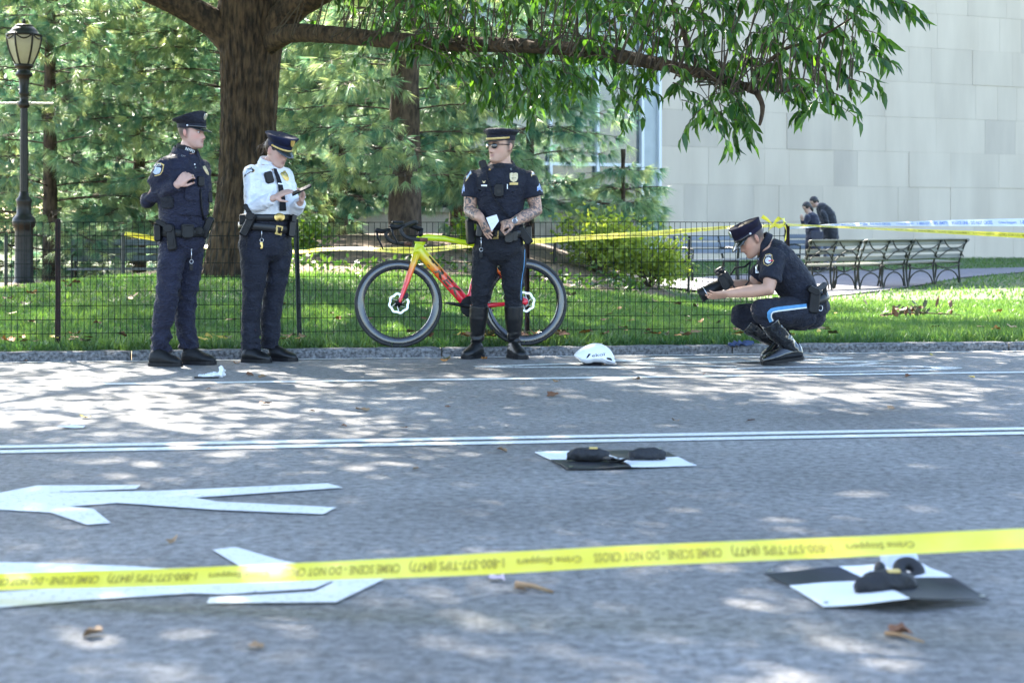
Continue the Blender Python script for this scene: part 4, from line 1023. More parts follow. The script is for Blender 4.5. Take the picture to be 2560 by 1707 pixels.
def hand(mb, wrist, d, palm, side, curl=(0.25, 0.35, 0.3), spread=0.10, k=1.0, thumb=0.6, thumb_in=0.5):
    """palm from the wrist along d; 'palm' points out of the palm; side +1/-1 puts the thumb on that hand's edge"""
    w = Vector(wrist); d = Vector(d).normalized(); pn = Vector(palm); pn = (pn - d * pn.dot(d)).normalized(); e = d.cross(pn) * side   # e points to the thumb edge
    PL = 0.092 * k
    mb.loft([w - d * 0.02, w + d * 0.012, w + d * PL * 0.45, w + d * PL * 0.85, w + d * PL * 1.02], [.027 * k, .030 * k, .040 * k, .043 * k, .038 * k], [.020 * k, .019 * k, .017 * k, .015 * k, .010 * k], e, 16)
    for i, (off, ln) in enumerate(((.033, .072), (.011, .080), (-.011, .074), (-.032, .058))):
        b = w + d * PL * (0.93 - 0.05 * abs(i - 1)) + e * off * k; dir_ = (d + e * spread * (1.5 - i) / 1.5).normalized(); pts = [b - dir_ * 0.012]; rad = [.0098 * k]
        ang = 0; p = b
        for q in range(3):
            ang += curl[q] * (1 + 0.12 * i); dq = dir_ * math.cos(ang) + pn * math.sin(ang); pts.append(p); rad.append((.0092, .0086, .0080)[q] * k * (0.9 if i == 3 else 1)); p = p + dq * ln * k * (0.44, 0.32, 0.24)[q]
        pts.append(p); rad.append(.0066 * k); mb.limb(pts, rad, 10)
    b = w + d * PL * 0.22 + e * .026 * k; td = (d * 0.62 + e * thumb + pn * thumb_in).normalized(); t2 = (d * 0.9 + e * thumb * 0.35 + pn * thumb_in * 0.8).normalized()
    mb.limb([b, b + td * .036 * k, b + td * .036 * k + t2 * .030 * k, b + td * .036 * k + t2 * .056 * k], [.0145 * k, .0115 * k, .0098 * k, .0078 * k], 10)

def wrinkle(me, amp, sc=(9, 9, 13), seed=0.0, zamp=None, extra=None):
    co = get_co(me); no = get_no(me); out = co.copy()
    for i in range(len(co)):
        x, y, z = float(co[i][0]), float(co[i][1]), float(co[i][2])
        a = noise.noise((x * sc[0] + z * 3.5 + seed, y * sc[1], z * sc[2] + seed)); b = noise.noise((x * sc[0] * 2.3 - z * 6, y * sc[1] * 2.3 + seed, z * sc[2] * 1.9))
        k = amp * (zamp(z) if zamp else 1.0)
        out[i] = co[i] + no[i] * k * 1.5 * (0.9 * (0.30 - abs(a) * 1.9) + 0.5 * (0.28 - abs(b) * 1.5))
    set_co(me, out)

class Person:
    def __init__(s, U, V, bx, by, sc, label, name='person'):
        s.root0 = G(U, V, 0); s.Y = s.root0.y; s.b = (bx, by, sc); s.label = label; s.body = MB(); s.name = name; s.parts = []; s.bvh = {}
    def uv(s, x, y): return s.b[0] + x / s.b[2], s.b[1] + y / s.b[2]
    def J(s, x, y, dy=0.0):
        return P(*s.uv(x, y), s.Y + dy) - s.root0
    def add_part(s, name, me, mat, bv=True, label=None):
        o = link(name, me, mat, s.obj, True)
        if label: o['label'] = label
        if bv: s.bvh[name] = bvh_of(me)
        return o
    def finish_body(s, voxel, paint, mat):
        me = remesh(s.body, voxel, 1); paint(me); s.obj = link(s.name, me, mat, None, True); s.obj.location = s.root0
        tag(s.obj, s.label, 'person'); s.bvh['body'] = bvh_of(me); return s.obj
    def hit(s, x, y, only=None):
        d = ray(*s.uv(x, y)).normalized(); o = CAM - s.root0; best = None
        for k, b in s.bvh.items():
            if (only and k not in only) or (not only and k[0] == '_'): continue
            r = b.ray_cast(o, d)
            if r[0] is not None and (best is None or r[3] < best[1]): best = (r[0], r[3], r[1])
        if best is None: return None, d
        return best[0], d
    def decal(s, name, pts, mat, off=0.003, only=None, label=None, parent=None):
        n = len(pts); cx = sum(p[0] for p in pts) / n; cy = sum(p[1] for p in pts) / n; vs_ = []
        last = None
        for f_ in (0.0, 0.5, 1.0):
            for p in ([(cx, cy)] if f_ == 0 else pts):
                h, d = s.hit(cx + (p[0] - cx) * f_, cy + (p[1] - cy) * f_, only)
                if h is None or (last is not None and (h - last).length > 0.10): h = last if last is not None else s.J(cx, cy)
                last = h; vs_.append(h - d * off)
        fs_ = [(0, 1 + (i + 1) % n, 1 + i) for i in range(n)] + [(1 + i, 1 + (i + 1) % n, 1 + n + (i + 1) % n, 1 + n + i) for i in range(n)]
        m = MB(); m.add(vs_, fs_); o = m.build(name, mat, parent or s.obj, smooth=True, fix=False)
        if label: o['label'] = label
        return o
    def strip(s, name, path, wd, mat, off=0.004, only=None, parent=None, step=14):
        """ribbon of width wd (picture units) along a path, pressed onto the surface"""
        pts = []
        for i in range(len(path) - 1):
            (x0, y0), (x1, y1) = path[i], path[i + 1]; n = max(1, int(math.hypot(x1 - x0, y1 - y0) / step))
            pts += [(x0 + (x1 - x0) * k / n, y0 + (y1 - y0) * k / n) for k in range(n)]
        pts.append(path[-1]); vs_ = []; last = None; n = len(pts)
        for i in range(n):
            a, b = pts[max(i - 1, 0)], pts[min(i + 1, n - 1)]; L = math.hypot(b[0] - a[0], b[1] - a[1]) or 1; nx, ny = -(b[1] - a[1]) / L, (b[0] - a[0]) / L
            w_ = wd[0] + (wd[1] - wd[0]) * i / (n - 1) if isinstance(wd, tuple) else wd
            for q in (-.5, 0, .5):
                h, d = s.hit(pts[i][0] + nx * w_ * q, pts[i][1] + ny * w_ * q, only)
                if h is None or (last is not None and (h - last).length > .08): h = last if last is not None else s.J(*pts[i])
                last = h; vs_.append(h - d * off)
        m = MB(); m.add(vs_, [(i * 3 + k, i * 3 + k + 1, i * 3 + k + 4, i * 3 + k + 3) for i in range(n - 1) for k in (0, 1)])
        return m.build(name, mat, parent or s.obj, smooth=True, fix=False)
    def text(s, name, txt, x0, y0, x1, y1, hgt, mat, off=0.005, only=None):
        """lettering from (x0,y0) towards (x1,y1) in the picture, hgt tall, pressed onto the surface"""
        L = math.hypot(x1 - x0, y1 - y0); ux, uy = (x1 - x0) / L, (y1 - y0) / L
        def mp(a, b):
            h, d = s.hit(x0 + ux * a + uy * b, y0 + uy * a - ux * b, only)
            return (h - d * off) if h is not None else s.J(x0 + ux * a, y0 + uy * a)
        return text_on(name, txt, hgt / 0.7, mp, mat, s.obj, width=L, bold=hgt * 0.012)
    def gear(s, name, x, y, size, mat, roll=0.0, yaw=0.0, sink=0.35, only=None, r=0.18, parent=None, dy=None):
        """rounded block strapped on: size = width, depth, height in metres; roll in the picture plane, yaw about z"""
        h, d = s.hit(x, y, only)
        if h is None or dy is not None: h = s.J(x, y, dy or 0.0)
        c = h - d * size[1] * (0.5 - sink)
        R = Matrix.Rotation(yaw, 3, 'Z') @ Matrix.Rotation(roll, 3, 'Y')
        m = MB(); m.rbox(c, size, R, r); o = m.build(name, mat, parent or s.obj, bevel=0.0); o['_c'] = tuple(c)
        return o

def paint_fn(R, c, k, skin, hair, shaved=0.0, stubble=0.0, blush=0.3, brow=1.0, ink=None, lips=(0.40, 0.17, 0.15), lashes=0.6):
    def f(me):
        co = get_co(me).astype(float); Rm = np.array(R); q = (co - np.array(c)) @ Rm / k; x, y, z = q[:, 0], q[:, 1], q[:, 2]
        col = np.repeat(np.array([skin]), len(co), 0).astype(float)
        nz = np.array([noise.noise((a * 30, b * 30, d * 30)) for a, b, d in co]); col *= (1 + 0.08 * nz)[:, None]
        inh = (np.abs(x) < .11) & (y > -.13) & (y < .14) & (z > -.13) & (z < .13)
        def mix(w_, cc):
            w_ = np.clip(w_, 0, 1)[:, None] * inh[:, None]; return col * (1 - w_) + np.array([cc]) * w_
        g = lambda a, s_: np.exp(-(a / s_) ** 2)
        red = np.array([skin[0] * 1.08, skin[1] * 0.72, skin[2] * 0.68])
        col = mix(blush * ((g(np.abs(x) - .045, .022) * g(z + .03, .022) + g(x, .016) * g(z + .038, .014)) * (y > .03) + 1.3 * (np.abs(x) > .076) * (np.abs(z + .01) < .04) * (y < .02)), red)
        if shaved: col = mix(shaved * sstep(-.075, -.005, z) * (1 - sstep(-.005, .030, y - 0.25 * z)) * (np.abs(x) < .081), hair)
        if stubble: col = mix(stubble * (1 - sstep(-.075, -.035, z)) * sstep(-.02, .02, y) + stubble * 0.6 * g(z + .056, .006) * (y > .07) * (np.abs(x) < .03), np.array(skin) * 0.45)
        col = mix(brow * 0.9 * g(z - .0215 + 9 * (np.abs(x) - .03) ** 2, .0045) * (np.abs(x) > .010) * (np.abs(x) < .052) * (y > .05), hair)
        col = mix(0.85 * (np.abs(x) < .025) * g(z + .068, .0085) * (y > .06) * (1 - (np.abs(x) / .026) ** 2), lips)
        col = mix(0.75 * (np.abs(x) < .021) * g(z + .068, .0022) * (y > .06), (0.10, 0.04, 0.04))
        col = mix(lashes * g(np.abs(x) - .032, .015) * g(z - .006, .003) * (y > .05), (0.03, 0.02, 0.018))
        col = mix(0.8 * g(np.abs(x) - .008, .004) * g(z + .052, .003) * (y > .08), (0.12, 0.05, 0.045))
        set_col(me, np.clip(col, 0, 1))
        if ink: set_fac(me, ink(co), 'ink')
    return f
def eyes(p, R, c, k, lid=0.0):
    for sg in (-1, 1):
        m = MB(); e = Vector(c) + R @ (Vector((sg * .032, .0735, 0.0)) * k); m.ell(e, (.0135 * k, .0095 * k, .0075 * k * (1 - lid)), R, 12, 0)
        m.ell(e + R @ (Vector((0, .0062, -.001 * (1 + 3 * lid))) * k), (.0058 * k, .0045 * k, .0058 * k * (1 - lid)), R, 10, 1)
        m.build('eye', [MAT_EYE, MAT_IRIS], p.obj, smooth=True)

def police_cap(p, R, c, k=1.0, front=.084, back=.135, side=.122, zf=.158, zb=.088, band=(.030, .066), mat=MAT_NAVY, strap=MAT_PATENT, badge=MAT_SILVER, button=MAT_SILVER, vis=(.050, .030), soft=0.0, points=0.02, dome=0.0):
    """peaked cap in the head's own frame: band, flared crown, peak, chin strap, buttons, shield"""
    c = Vector(c)
    def T(v): return c + R @ (Vector(v) * k)
    na = 48
    def ring(sd_, fr, bk, zfun, pt=0.0):
        o = []
        for j in range(na):
            q = 2 * math.pi * j / na; cq, sq = math.cos(q), math.sin(q); m_ = 1 + pt * math.cos(8 * q)
            o.append(T((sd_ * cq * m_, (fr if sq > 0 else bk) * sq * m_, zfun(sq))))
        return o
    m = MB(); bf, bt = band
    m.rings([ring(.0825, .104, .108, lambda s_: bf - .004), ring(.085, .107, .111, lambda s_: bf), ring(.0855, .107, .112, lambda s_: bt)], cap=False)
    cap = m.build('cap', mat, p.obj, smooth=True)
    cap['label'] = 'peaked cap' ; zr = lambda s_: zb + (zf - zb) * (0.5 + 0.5 * s_)
    zr2 = lambda s_: zr(s_) - .004 - soft * 0.012 + dome * .9; m = MB()
    mid = lambda s_: bt * 0.45 + zr(s_) * 0.55
    m.rings([ring(.0850, .1065, .1115, lambda s_: bt - .002), ring(side * .55 + .085 * .45, front * .6 + .107 * .4, back * .5 + .112 * .5, mid, points * .4), ring(side, front, back, lambda s_: zr(s_) - .006, points), ring(side * 1.005, front * 1.005, back * 1.005, zr, points), ring(side * .90, front * .90, back * .92, lambda s_: zr(s_) + .004 + dome * .35, points), ring(side * .5, front * .5, back * .5, zr2), ring(.01, .01, .01, lambda s_: (zf + zb) / 2 - .004 + dome)], cap=True)
    m.build('crown', mat, cap, smooth=True)
    m = MB(); rows = 6; nn = 22; vs_ = []
    for i in range(rows + 1):
        f_ = i / rows
        for j in range(nn + 1):
            q = math.radians(22 + 136 * j / nn); cq, sq = math.cos(q), math.sin(q); e = (max(0, sq - math.sin(math.radians(22))) / (1 - math.sin(math.radians(22)))) ** 0.75
            vs_.append(T((.086 * cq * (1 + .04 * f_), .106 * sq + vis[0] * e * f_, bf + .004 - vis[1] * e * f_ ** 1.15 - .010 * (1 - e) * 0.3 + .010 * e * (1 - cq * cq) * 0)))
    top = len(vs_); vs_ += [v - R @ Vector((0, 0, .004 * k)) for v in vs_[:]]
    fs_ = []
    for i in range(rows):
        for j in range(nn):
            a = i * (nn + 1) + j; fs_ += [(a, a + 1, a + nn + 2, a + nn + 1), (top + a, top + a + nn + 1, top + a + nn + 2, top + a + 1)]
    for j in range(nn): a = rows * (nn + 1) + j; fs_.append((a, a + 1, top + a + 1, top + a))
    m.add(vs_, fs_); m.build('peak', MAT_PATENT, cap, smooth=True)
    pts = [T((.0885 * math.cos(q), .1105 * math.sin(q), bf + .014 - .006 * math.sin(q))) for q in [math.radians(8 + 164 * j / 24) for j in range(25)]]
    m = MB(); m.tube(pts, .0065 * k, 8, flat=(1.0, 0.45)); m.build('chin_strap', strap, cap, smooth=True)
    for sg in (-1, 1):
        m = MB(); m.ell(T((sg * .0885, .012, bf + .014)), .0085 * k, None, 10); m.build('button', button, cap, smooth=True)
    if badge is not None:
        zz = (bt + zf) / 2 + .004; yy = front * .72 + .107 * .28 + .006; Rb = R @ Matrix.Rotation(0.18 if front >= .1 else -0.25, 3, 'X')
        out = [(0, .026), (.010, .022), (.019, .024), (.021, .008), (.016, -.012), (0, -.026), (-.016, -.012), (-.021, .008), (-.019, .024), (-.010, .022)]
        m = MB(); m.plate([T((0, yy, zz)) + Rb @ (Vector((a, 0, b)) * k) for a, b in out], .005 * k, R @ Vector((0, 1, 0))); m.build('cap_badge', badge, cap)
    return cap

def shoe(p, heel, toe, wd, hgt, mat, solemat, lift=0.0, name='shoe', taper=1.0):
    """heel and toe given on the ground; the upper rises to hgt at the ankle"""
    h, t = Vector(heel), Vector(toe); d = t - h; L = d.length; d.normalize(); sd_ = Vector((-d.y, d.x, 0)).normalized(); up = sd_.cross(d) * -1
    if up.z < 0: up = -up
    prof = [(0.0, .55, .40, .62), (.05, .80, .66, .85), (.18, .92, .86, 1.0), (.32, .92, .82, .98), (.48, .95, .58, .86), (.64, 1.0, .42, .66), (.80, .98, .35, .52), (.92, .78, .28, .40), (1.0, .35, .16, .24)]
    m = MB(); rings = []
    for f_, w_, a, b in prof:
        ring = []; hh = hgt * b
        for j in range(16):
            q = 2 * math.pi * j / 16; cq, sq = math.cos(q), math.sin(q)
            ring.append(h + d * (L * f_) + sd_ * (wd / 2 * w_ * math.copysign(abs(cq) ** 0.8, cq)) * (1 - 0.28 * max(0, sq)) + up * (.018 + hh * (0.42 + 0.58 * math.copysign(abs(sq) ** 0.85, sq)) * (1 if sq > 0 else 1)))
        rings.append(ring)
    m.rings(rings); me = remesh(m, .006, 2); o = p.add_part(name, me, mat)
    m = MB(); out = [(f_, w_) for f_, w_, a, b in prof]; ol = [h + d * (L * (f_ * 1.03 - .015)) + sd_ * wd / 2 * w_ * 1.06 for f_, w_ in out] + [h + d * (L * (f_ * 1.03 - .015)) - sd_ * wd / 2 * w_ * 1.06 for f_, w_ in reversed(out)]
    m.plate([q + up * .001 for q in ol], .026, up); m.build('sole', solemat, o)
    return o
def collar(p, c, R, r0, r1, z0, z1, mat, gap=0.45, tilt=0.25, name='collar', lift=0.0):
    """folded shirt collar round the neck, open at the front; R gives right/forward/up of the chest"""
    c = Vector(c); m = MB(); n = 30; vs_ = []
    for i in range(n + 1):
        q = math.pi / 2 + gap + (2 * math.pi - 2 * gap) * i / n; cq, sq = math.cos(q), math.sin(q); f_ = abs(i / n - 0.5) * 2
        point = .030 * f_ ** 5
        for r, z in ((r0 * .97, z1 - .006), (r0 * 1.03, z1), (r0 * 1.10, z1 - .003), (r1, z0 - point), (r1 * .97, z0 - point - .003), (r0 * .98, z0 + .004)):
            vs_.append(c + R @ Vector((r * cq, r * sq * 1.02 + .006, z - tilt * r * sq - lift * 0)))
    k = 6; fs_ = [(i * k + j, i * k + (j + 1) % k, (i + 1) * k + (j + 1) % k, (i + 1) * k + j) for i in range(n) for j in range(k)] + [tuple(range(k)), tuple(range(n * k, n * k + k))]
    m.add(vs_, fs_); return m.build(name, mat, p.obj, smooth=True)
def belt(p, spine, a, b, side, hgt, mat, name='duty_belt', grow=1.04):
    """leather band round a section of the torso"""
    c = [Vector(q) for q in spine]; m = MB(); t = (c[1] - c[0]).normalized(); side = Vector(side).normalized(); fr = side.cross(t).normalized(); n = 44; mid = (c[0] + c[1]) / 2; vs_ = []
    for j in range(n):
        q = 2 * math.pi * j / n; cq, sq = math.cos(q), math.sin(q); ex = 2.3
        o = side * a * math.copysign(abs(cq) ** (2 / ex), cq) + fr * b * math.copysign(abs(sq) ** (2 / ex), sq)
        for g_, h_ in ((grow, -.5), (grow + .03, -.4), (grow + .03, .4), (grow, .5), (grow - .06, .4), (grow - .06, -.4)): vs_.append(mid + o * g_ + t * hgt * h_)
    fs_ = [(j * 6 + i, j * 6 + (i + 1) % 6, ((j + 1) % n) * 6 + (i + 1) % 6, ((j + 1) % n) * 6 + i) for j in range(n) for i in range(6)]
    m.add(vs_, fs_); o = m.build(name, mat, p.obj, smooth=True); p.bvh[name] = bvh_of(o.data); return o
def shield(cx, cy, w_, h_, rot=0.0):
    o = [(-.5, -.42), (-.25, -.5), (0, -.44), (.25, -.5), (.5, -.42), (.5, .05), (.38, .32), (0, .5), (-.38, .32), (-.5, .05)]
    cr, sr = math.cos(rot), math.sin(rot)
    return [(cx + (a * w_) * cr - (b * h_) * sr, cy + (a * w_) * sr + (b * h_) * cr) for a, b in o]
def holster_set(p, x, y, k, roll, mat=MAT_PLASTIC):
    """sidearm in its holster: scabbard, hood and the grip standing out of it"""
    h = p.gear('holster', x, y, (.062 * k, .052 * k, .185 * k), mat, roll, 0, .25)
    c = Vector(h['_c']); R = Matrix.Rotation(roll, 3, 'Y')
    m = MB(); m.rbox(c + R @ Vector((-.012, -.004, .07)) * k, (.070 * k, .060 * k, .06 * k), R, .25); m.build('holster_hood', mat, h)
    m = MB(); Rg = R @ Matrix.Rotation(-0.95, 3, 'Y'); m.rbox(c + R @ Vector((-.050, -.004, .105)) * k, (.036 * k, .032 * k, .105 * k), Rg, .3); m.build('pistol_grip', mat, h)
    m = MB(); m.box(c + R @ Vector((0, -.029, -.03)) * k, (.03 * k, .006 * k, .05 * k), R); m.build('holster_strap', mat, h)
    return h
def key_ring(p, x, y, mat1=MAT_SILVER, mat2=MAT_GOLD, dark=False, s=1.0):
    h, d = p.hit(x, y)
    if h is None: h = p.J(x, y)
    c = h - d * .012; m = MB(); m.tube([c + Vector((0, 0, .02)), c + Vector((0, 0, -.05 * s))], .0032, 6); m.ell(c + Vector((0, 0, .022)), .007, None, 8)
    m.tube([c + Vector((.013 * math.cos(a), 0, -.065 * s + .014 * math.sin(a))) for a in [2 * math.pi * i / 12 for i in range(12)]], .002, 5, closed=True); o = m.build('key_clip', mat1, p.obj, smooth=True)
    m = MB(); m.rbox(c + Vector((-.002, 0, -.105 * s)), (.020 if not dark else .026, .006, .050), None, .3); m.build('key', MAT_PLASTIC if dark else mat2, o)
    return o
# ------------------------------------------------------------------ officer in dark long sleeves, hand on the vest
p = Person(443, 912, 330, 250, 2.307, 'police officer in dark navy uniform and peaked cap holding his vest, hatted head turned aside')
J = p.J
fx = Vector((.75, -.66, 0)).normalized(); sdR = Vector((fx.y, -fx.x, 0))           # chest forward, his right
hR = head_rot((.95, -.30), 2); hc = J(344, 186, -.03)
B = p.body; head_grid(B, hR, hc, 1.0)
B.limb([J(338, 235, -.02), J(312, 318, 0)], [.058, .066])
sp = [J(282, 850), J(288, 760), J(295, 680), J(299, 580), J(300, 480), J(300, 400), J(302, 345), J(307, 300)]
ta = [.165, .172, .170, .180, .198, .203, .165, .075]; tb = [.130, .142, .148, .158, .160, .142, .108, .072]
B.loft(sp, [v * .88 for v in ta], [v * .86 for v in tb], sdR)
rs_, re_, rw_ = J(186, 395, -.15), J(92, 578, -.02), J(262, 488, -.225)
ls_, le_, lw_ = J(402, 400, .15), J(388, 590, .26), J(372, 755, .24)
B.limb([rs_, re_, rw_], [.05, .043, .029]); B.limb([ls_, le_, lw_], [.05, .043, .029])
hand(B, rw_, J(345, 405, -.235) - rw_, (.45, .9, -.1), -1, (.55, .75, .6), .05, 1.02, thumb=.5, thumb_in=.7)
hand(B, lw_, (0, 0, -1), (-.8, -.3, 0), 1, (.3, .4, .3))
rl = [J(238, 850, -.07), J(222, 960, -.10), J(203, 1130, -.12), J(176, 1300, -.08), J(168, 1450, -.06)]
ll = [J(338, 850, .06), J(335, 950, .07), J(312, 1130, .06), J(308, 1280, .08), J(328, 1435, .08)]
p.finish_body(.0066, paint_fn(hR, hc, 1.0, (.50, .30, .235), (.030, .022, .018), shaved=.9, stubble=.22, blush=.55), MAT_SKIN)
eyes(p, hR, hc, 1.0)
C = MB(); C.loft(sp[:-1] + [J(306, 308)], [v * 1.03 for v in ta[:-1]] + [.085], [v * 1.03 for v in tb[:-1]] + [.08], sdR)
C.ell(rs_, (.075, .075, .078)); C.tube([rs_, rs_.lerp(re_, .5), re_, re_.lerp(rw_, .55), rw_ + (re_ - rw_) * .02], [.074, .068, .060, .056, .047], 16); C.ell(re_, .0605)
C.ell(ls_, .072); C.tube([ls_, le_, lw_], [.072, .060, .045], 14); C.ell(le_, .06)
me = remesh(C, .0085, 2); wrinkle(me, .0075, (9, 9, 12), 3.1); p.add_part('shirt', me, MAT_NAVY_B)
T_ = MB(); T_.loft([J(287, 915), J(285, 870), J(285, 835), J(288, 770), J(293, 715)], [.07, .135, .176, .176, .172], [.09, .135, .150, .150, .150], sdR)
T_.tube(rl, [.102, .096, .084, .077, .075], 20); T_.tube(ll, [.100, .094, .082, .074, .071], 20); T_.ell(rl[0], .103); T_.ell(ll[0], .1)
T_.ell(J(212, 985, -.165), (.055, .03, .085))
me = remesh(T_, .0085, 2); wrinkle(me, .010, (8, 8, 11), 7.7, lambda z: 0.6 + 1.3 * math.exp(-((z - .12) / .13) ** 2) + .7 * math.exp(-((z - .5) / .1) ** 2)); p.add_part('trousers', me, MAT_NAVY_B)
V_ = MB(); V_.loft([J(294, 668), J(298, 580), J(300, 490), J(301, 425)], [.178, .190, .207, .200], [.160, .170, .170, .150], sdR)
me = remesh(V_, .0085, 1); wrinkle(me, .004, (7, 7, 10), 1.3); p.add_part('vest_carrier', me, MAT_NAVY_B)
a, b = J(105, 1500, -.10), J(285, 1522, -.16); a.z = b.z = 0; shoe(p, a, b, .105, .11, MAT_DULLLEATHER, MAT_PLASTIC)
a, b = J(290, 1488, .06), J(480, 1508, .0); a.z = b.z = 0; shoe(p, a, b, .105, .11, MAT_DULLLEATHER, MAT_PLASTIC)
Rb = Matrix((sdR, fx, Vector((0, 0, 1)))).transposed()
collar(p, J(310, 306), Rb, .080, .108, -.014, .034, MAT_NAVY_B, .42, .30)
m = MB(); m.tube([J(316, 283) + Vector((.069 * math.cos(q), .069 * math.sin(q), .006 - .22 * .066 * (math.cos(q) * fx.x + math.sin(q) * fx.y))) for q in [2 * math.pi * i / 30 for i in range(30)]], .022, 8, closed=True, flat=(1.3, .45)); o = m.build('turtleneck', MAT_BLACKCLOTH, p.obj, smooth=True); p.bvh['turtleneck'] = bvh_of(o.data)
belt(p, [J(286, 795), J(288, 735)], .180, .156, sdR, .055, MAT_DULLLEATHER)
holster_set(p, 228, 795, 1.0, -.12)
p.gear('magazine_pouch', 320, 760, (.085, .05, .095), MAT_DULLLEATHER, .05, .3); p.gear('pouch_flap', 320, 735, (.09, .054, .045), MAT_LEATHER, .05, .3, .2)
p.gear('equipment_pouch', 150, 765, (.05, .07, .125), MAT_PLASTIC, -.03); p.gear('belt_keeper', 385, 755, (.06, .03, .055), MAT_DULLLEATHER)
p.gear('radio', 435, 735, (.05, .04, .16), MAT_PLASTIC, .38, 0, .1); p.gear('radio_microphone', 396, 470, (.048, .035, .075), MAT_PLASTIC, 0, .5, .1)
h0 = p.J(398, 500, -.20)
m = MB(); m.tube([p.hit(x, y)[0] + Vector((0, -.014, 0)) for x, y in ((398, 515), (400, 560), (402, 610), (408, 650), (416, 690))], .0065, 7); m.build('coiled_cord', MAT_PLASTIC, p.obj, smooth=True)
p.gear('body_camera', 448, 560, (.034, .03, .085), MAT_PLASTIC, -.05, .6, .2); p.gear('vest_pocket', 345, 540, (.11, .018, .10), MAT_NAVY_B, 0, .65, .3); p.gear('side_plate', 205, 590, (.10, .03, .09), MAT_BLACKCLOTH, 0, -.4, .4)
pat = p.decal('shoulder_patch', shield(140, 400, 78, 84, .22), MAT_PATCHY, .004); p.decal('patch_field', shield(140, 401, 66, 71, .22), MAT_NAVYPATCH, .006, parent=pat); p.decal('patch_emblem', shield(140, 408, 50, 46, .22), MAT_PATCHB, .008, parent=pat)
p.text('patch_lettering', 'POLICE', 113, 385, 168, 378, 13, MAT_LETTER, .010)
p.text('collar_lettering', 'NYPD', 306, 288, 358, 308, 17, MAT_LETTER, .006)
p.text('collar_pin', 'CPP', 282, 324, 308, 330, 9, MAT_SILVER, .006)
p.decal('chest_badge', shield(428, 408, 17, 62, -.5), MAT_PALEGOLD, .006); p.decal('pen', [(346, 437), (352, 434), (358, 478), (352, 480)], MAT_GOLD, .008)
for x, y in ((362, 372), (366, 390)): p.decal('button', [(x + 5 * math.cos(q), y + 5 * math.sin(q)) for q in (0, 1, 2, 3, 4, 5)], MAT_SILVER, .004)
key_ring(p, 343, 880, MAT_SILVER, dark=True)
police_cap(p, hR, hc, 1.0, front=.094, back=.146, side=.130, zf=.152, zb=.080, band=(.030, .060), mat=MAT_NAVY, badge=MAT_SILVER)

# ------------------------------------------------------------------ officer in white shirt with phone
p = Person(668, 903, 330, 250, 2.307, 'police officer in white shirt and dark tie looking down at a phone'); J = p.J
fx = Vector((.72, -.69, 0)).normalized(); sdR = Vector((fx.y, -fx.x, 0)); Rb = Matrix((sdR, fx, Vector((0, 0, 1)))).transposed()
hR = head_rot((.80, -.60), 24); hc = J(842, 291, -.04); B = p.body; head_grid(B, hR, hc, .97, True)
B.limb([J(815, 335, -.01), J(790, 385, 0)], [.050, .058])
sp = [J(767, 880), J(770, 800), J(780, 690), J(786, 600), J(790, 520), J(790, 450), J(788, 400), J(788, 358)]
ta = [.205, .205, .172, .175, .182, .178, .150, .065]; tb = [.150, .152, .138, .142, .155, .132, .100, .062]
B.loft(sp, [v * .88 for v in ta], [v * .88 for v in tb], sdR)
rs_, re_, rw_ = J(690, 428, -.12), J(692, 622, -.15), J(818, 566, -.285)
ls_, le_, lw_ = J(880, 435, .11), J(945, 632, .0), J(972, 590, -.14)
B.limb([rs_, re_, rw_], [.045, .038, .026]); B.limb([ls_, le_, lw_], [.045, .038, .026])
hand(B, rw_, J(962, 488, -.30) - rw_, (.35, .5, -.8), -1, (.12, .15, .15), .06, .95, thumb=.5, thumb_in=.8)
hand(B, lw_, J(1000, 505, -.20) - lw_, (-.65, -.5, .35), 1, (.55, .5, .4), .05, .95, thumb=.55, thumb_in=.6)
rl = [J(706, 870, -.08), J(706, 1000, -.10), J(698, 1130, -.10), J(684, 1260, -.08), J(685, 1455, -.06)]
ll = [J(842, 870, .07), J(836, 1000, .06), J(816, 1130, .05), J(798, 1260, .06), J(803, 1430, .07)]
p.finish_body(.0066, paint_fn(hR, hc, .97, (.50, .31, .245), (.05, .03, .02), blush=.35, lips=(.38, .16, .15), lashes=.8), MAT_SKIN)
eyes(p, hR, hc, .97, .45)
C = MB(); C.loft(sp[2:-1] + [J(789, 366)], [v * 1.04 for v in ta[2:-1]] + [.075], [v * 1.04 for v in tb[2:-1]] + [.072], sdR)
C.ell(rs_, (.066, .066, .07)); C.tube([rs_, rs_.lerp(re_, .5), re_, re_.lerp(rw_, .5), rw_ + (re_ - rw_) * .06], [.066, .064, .060, .054, .046], 16); C.ell(re_, .0605)
C.ell(ls_, .062); C.tube([ls_, ls_.lerp(le_, .5), le_, lw_ + (le_ - lw_) * .1], [.064, .060, .058, .045], 16); C.ell(le_, .058)
me = remesh(C, .0085, 2); wrinkle(me, .0065, (9, 9, 12), 5.5); p.add_part('shirt', me, MAT_WHITECLOTH)
T_ = MB(); T_.loft([J(772, 935), J(770, 895), J(768, 850), J(771, 800), J(778, 730), J(781, 668)], [.08, .16, .214, .208, .185, .176], [.09, .145, .160, .155, .146, .142], sdR)
T_.tube(rl, [.115, .098, .078, .070, .074], 20); T_.tube(ll, [.112, .092, .082, .078, .071], 20); T_.ell(rl[0], .115); T_.ell(ll[0], .112)
me = remesh(T_, .0085, 2); wrinkle(me, .008, (8, 8, 10), 2.2, lambda z: 0.7 + 1.0 * math.exp(-((z - .12) / .14) ** 2)); p.add_part('trousers', me, MAT_NAVY)
a, b = J(640, 1488, -.08), J(800, 1500, -.17); a.z = b.z = 0; shoe(p, a, b, .095, .10, MAT_LEATHER, MAT_PLASTIC)
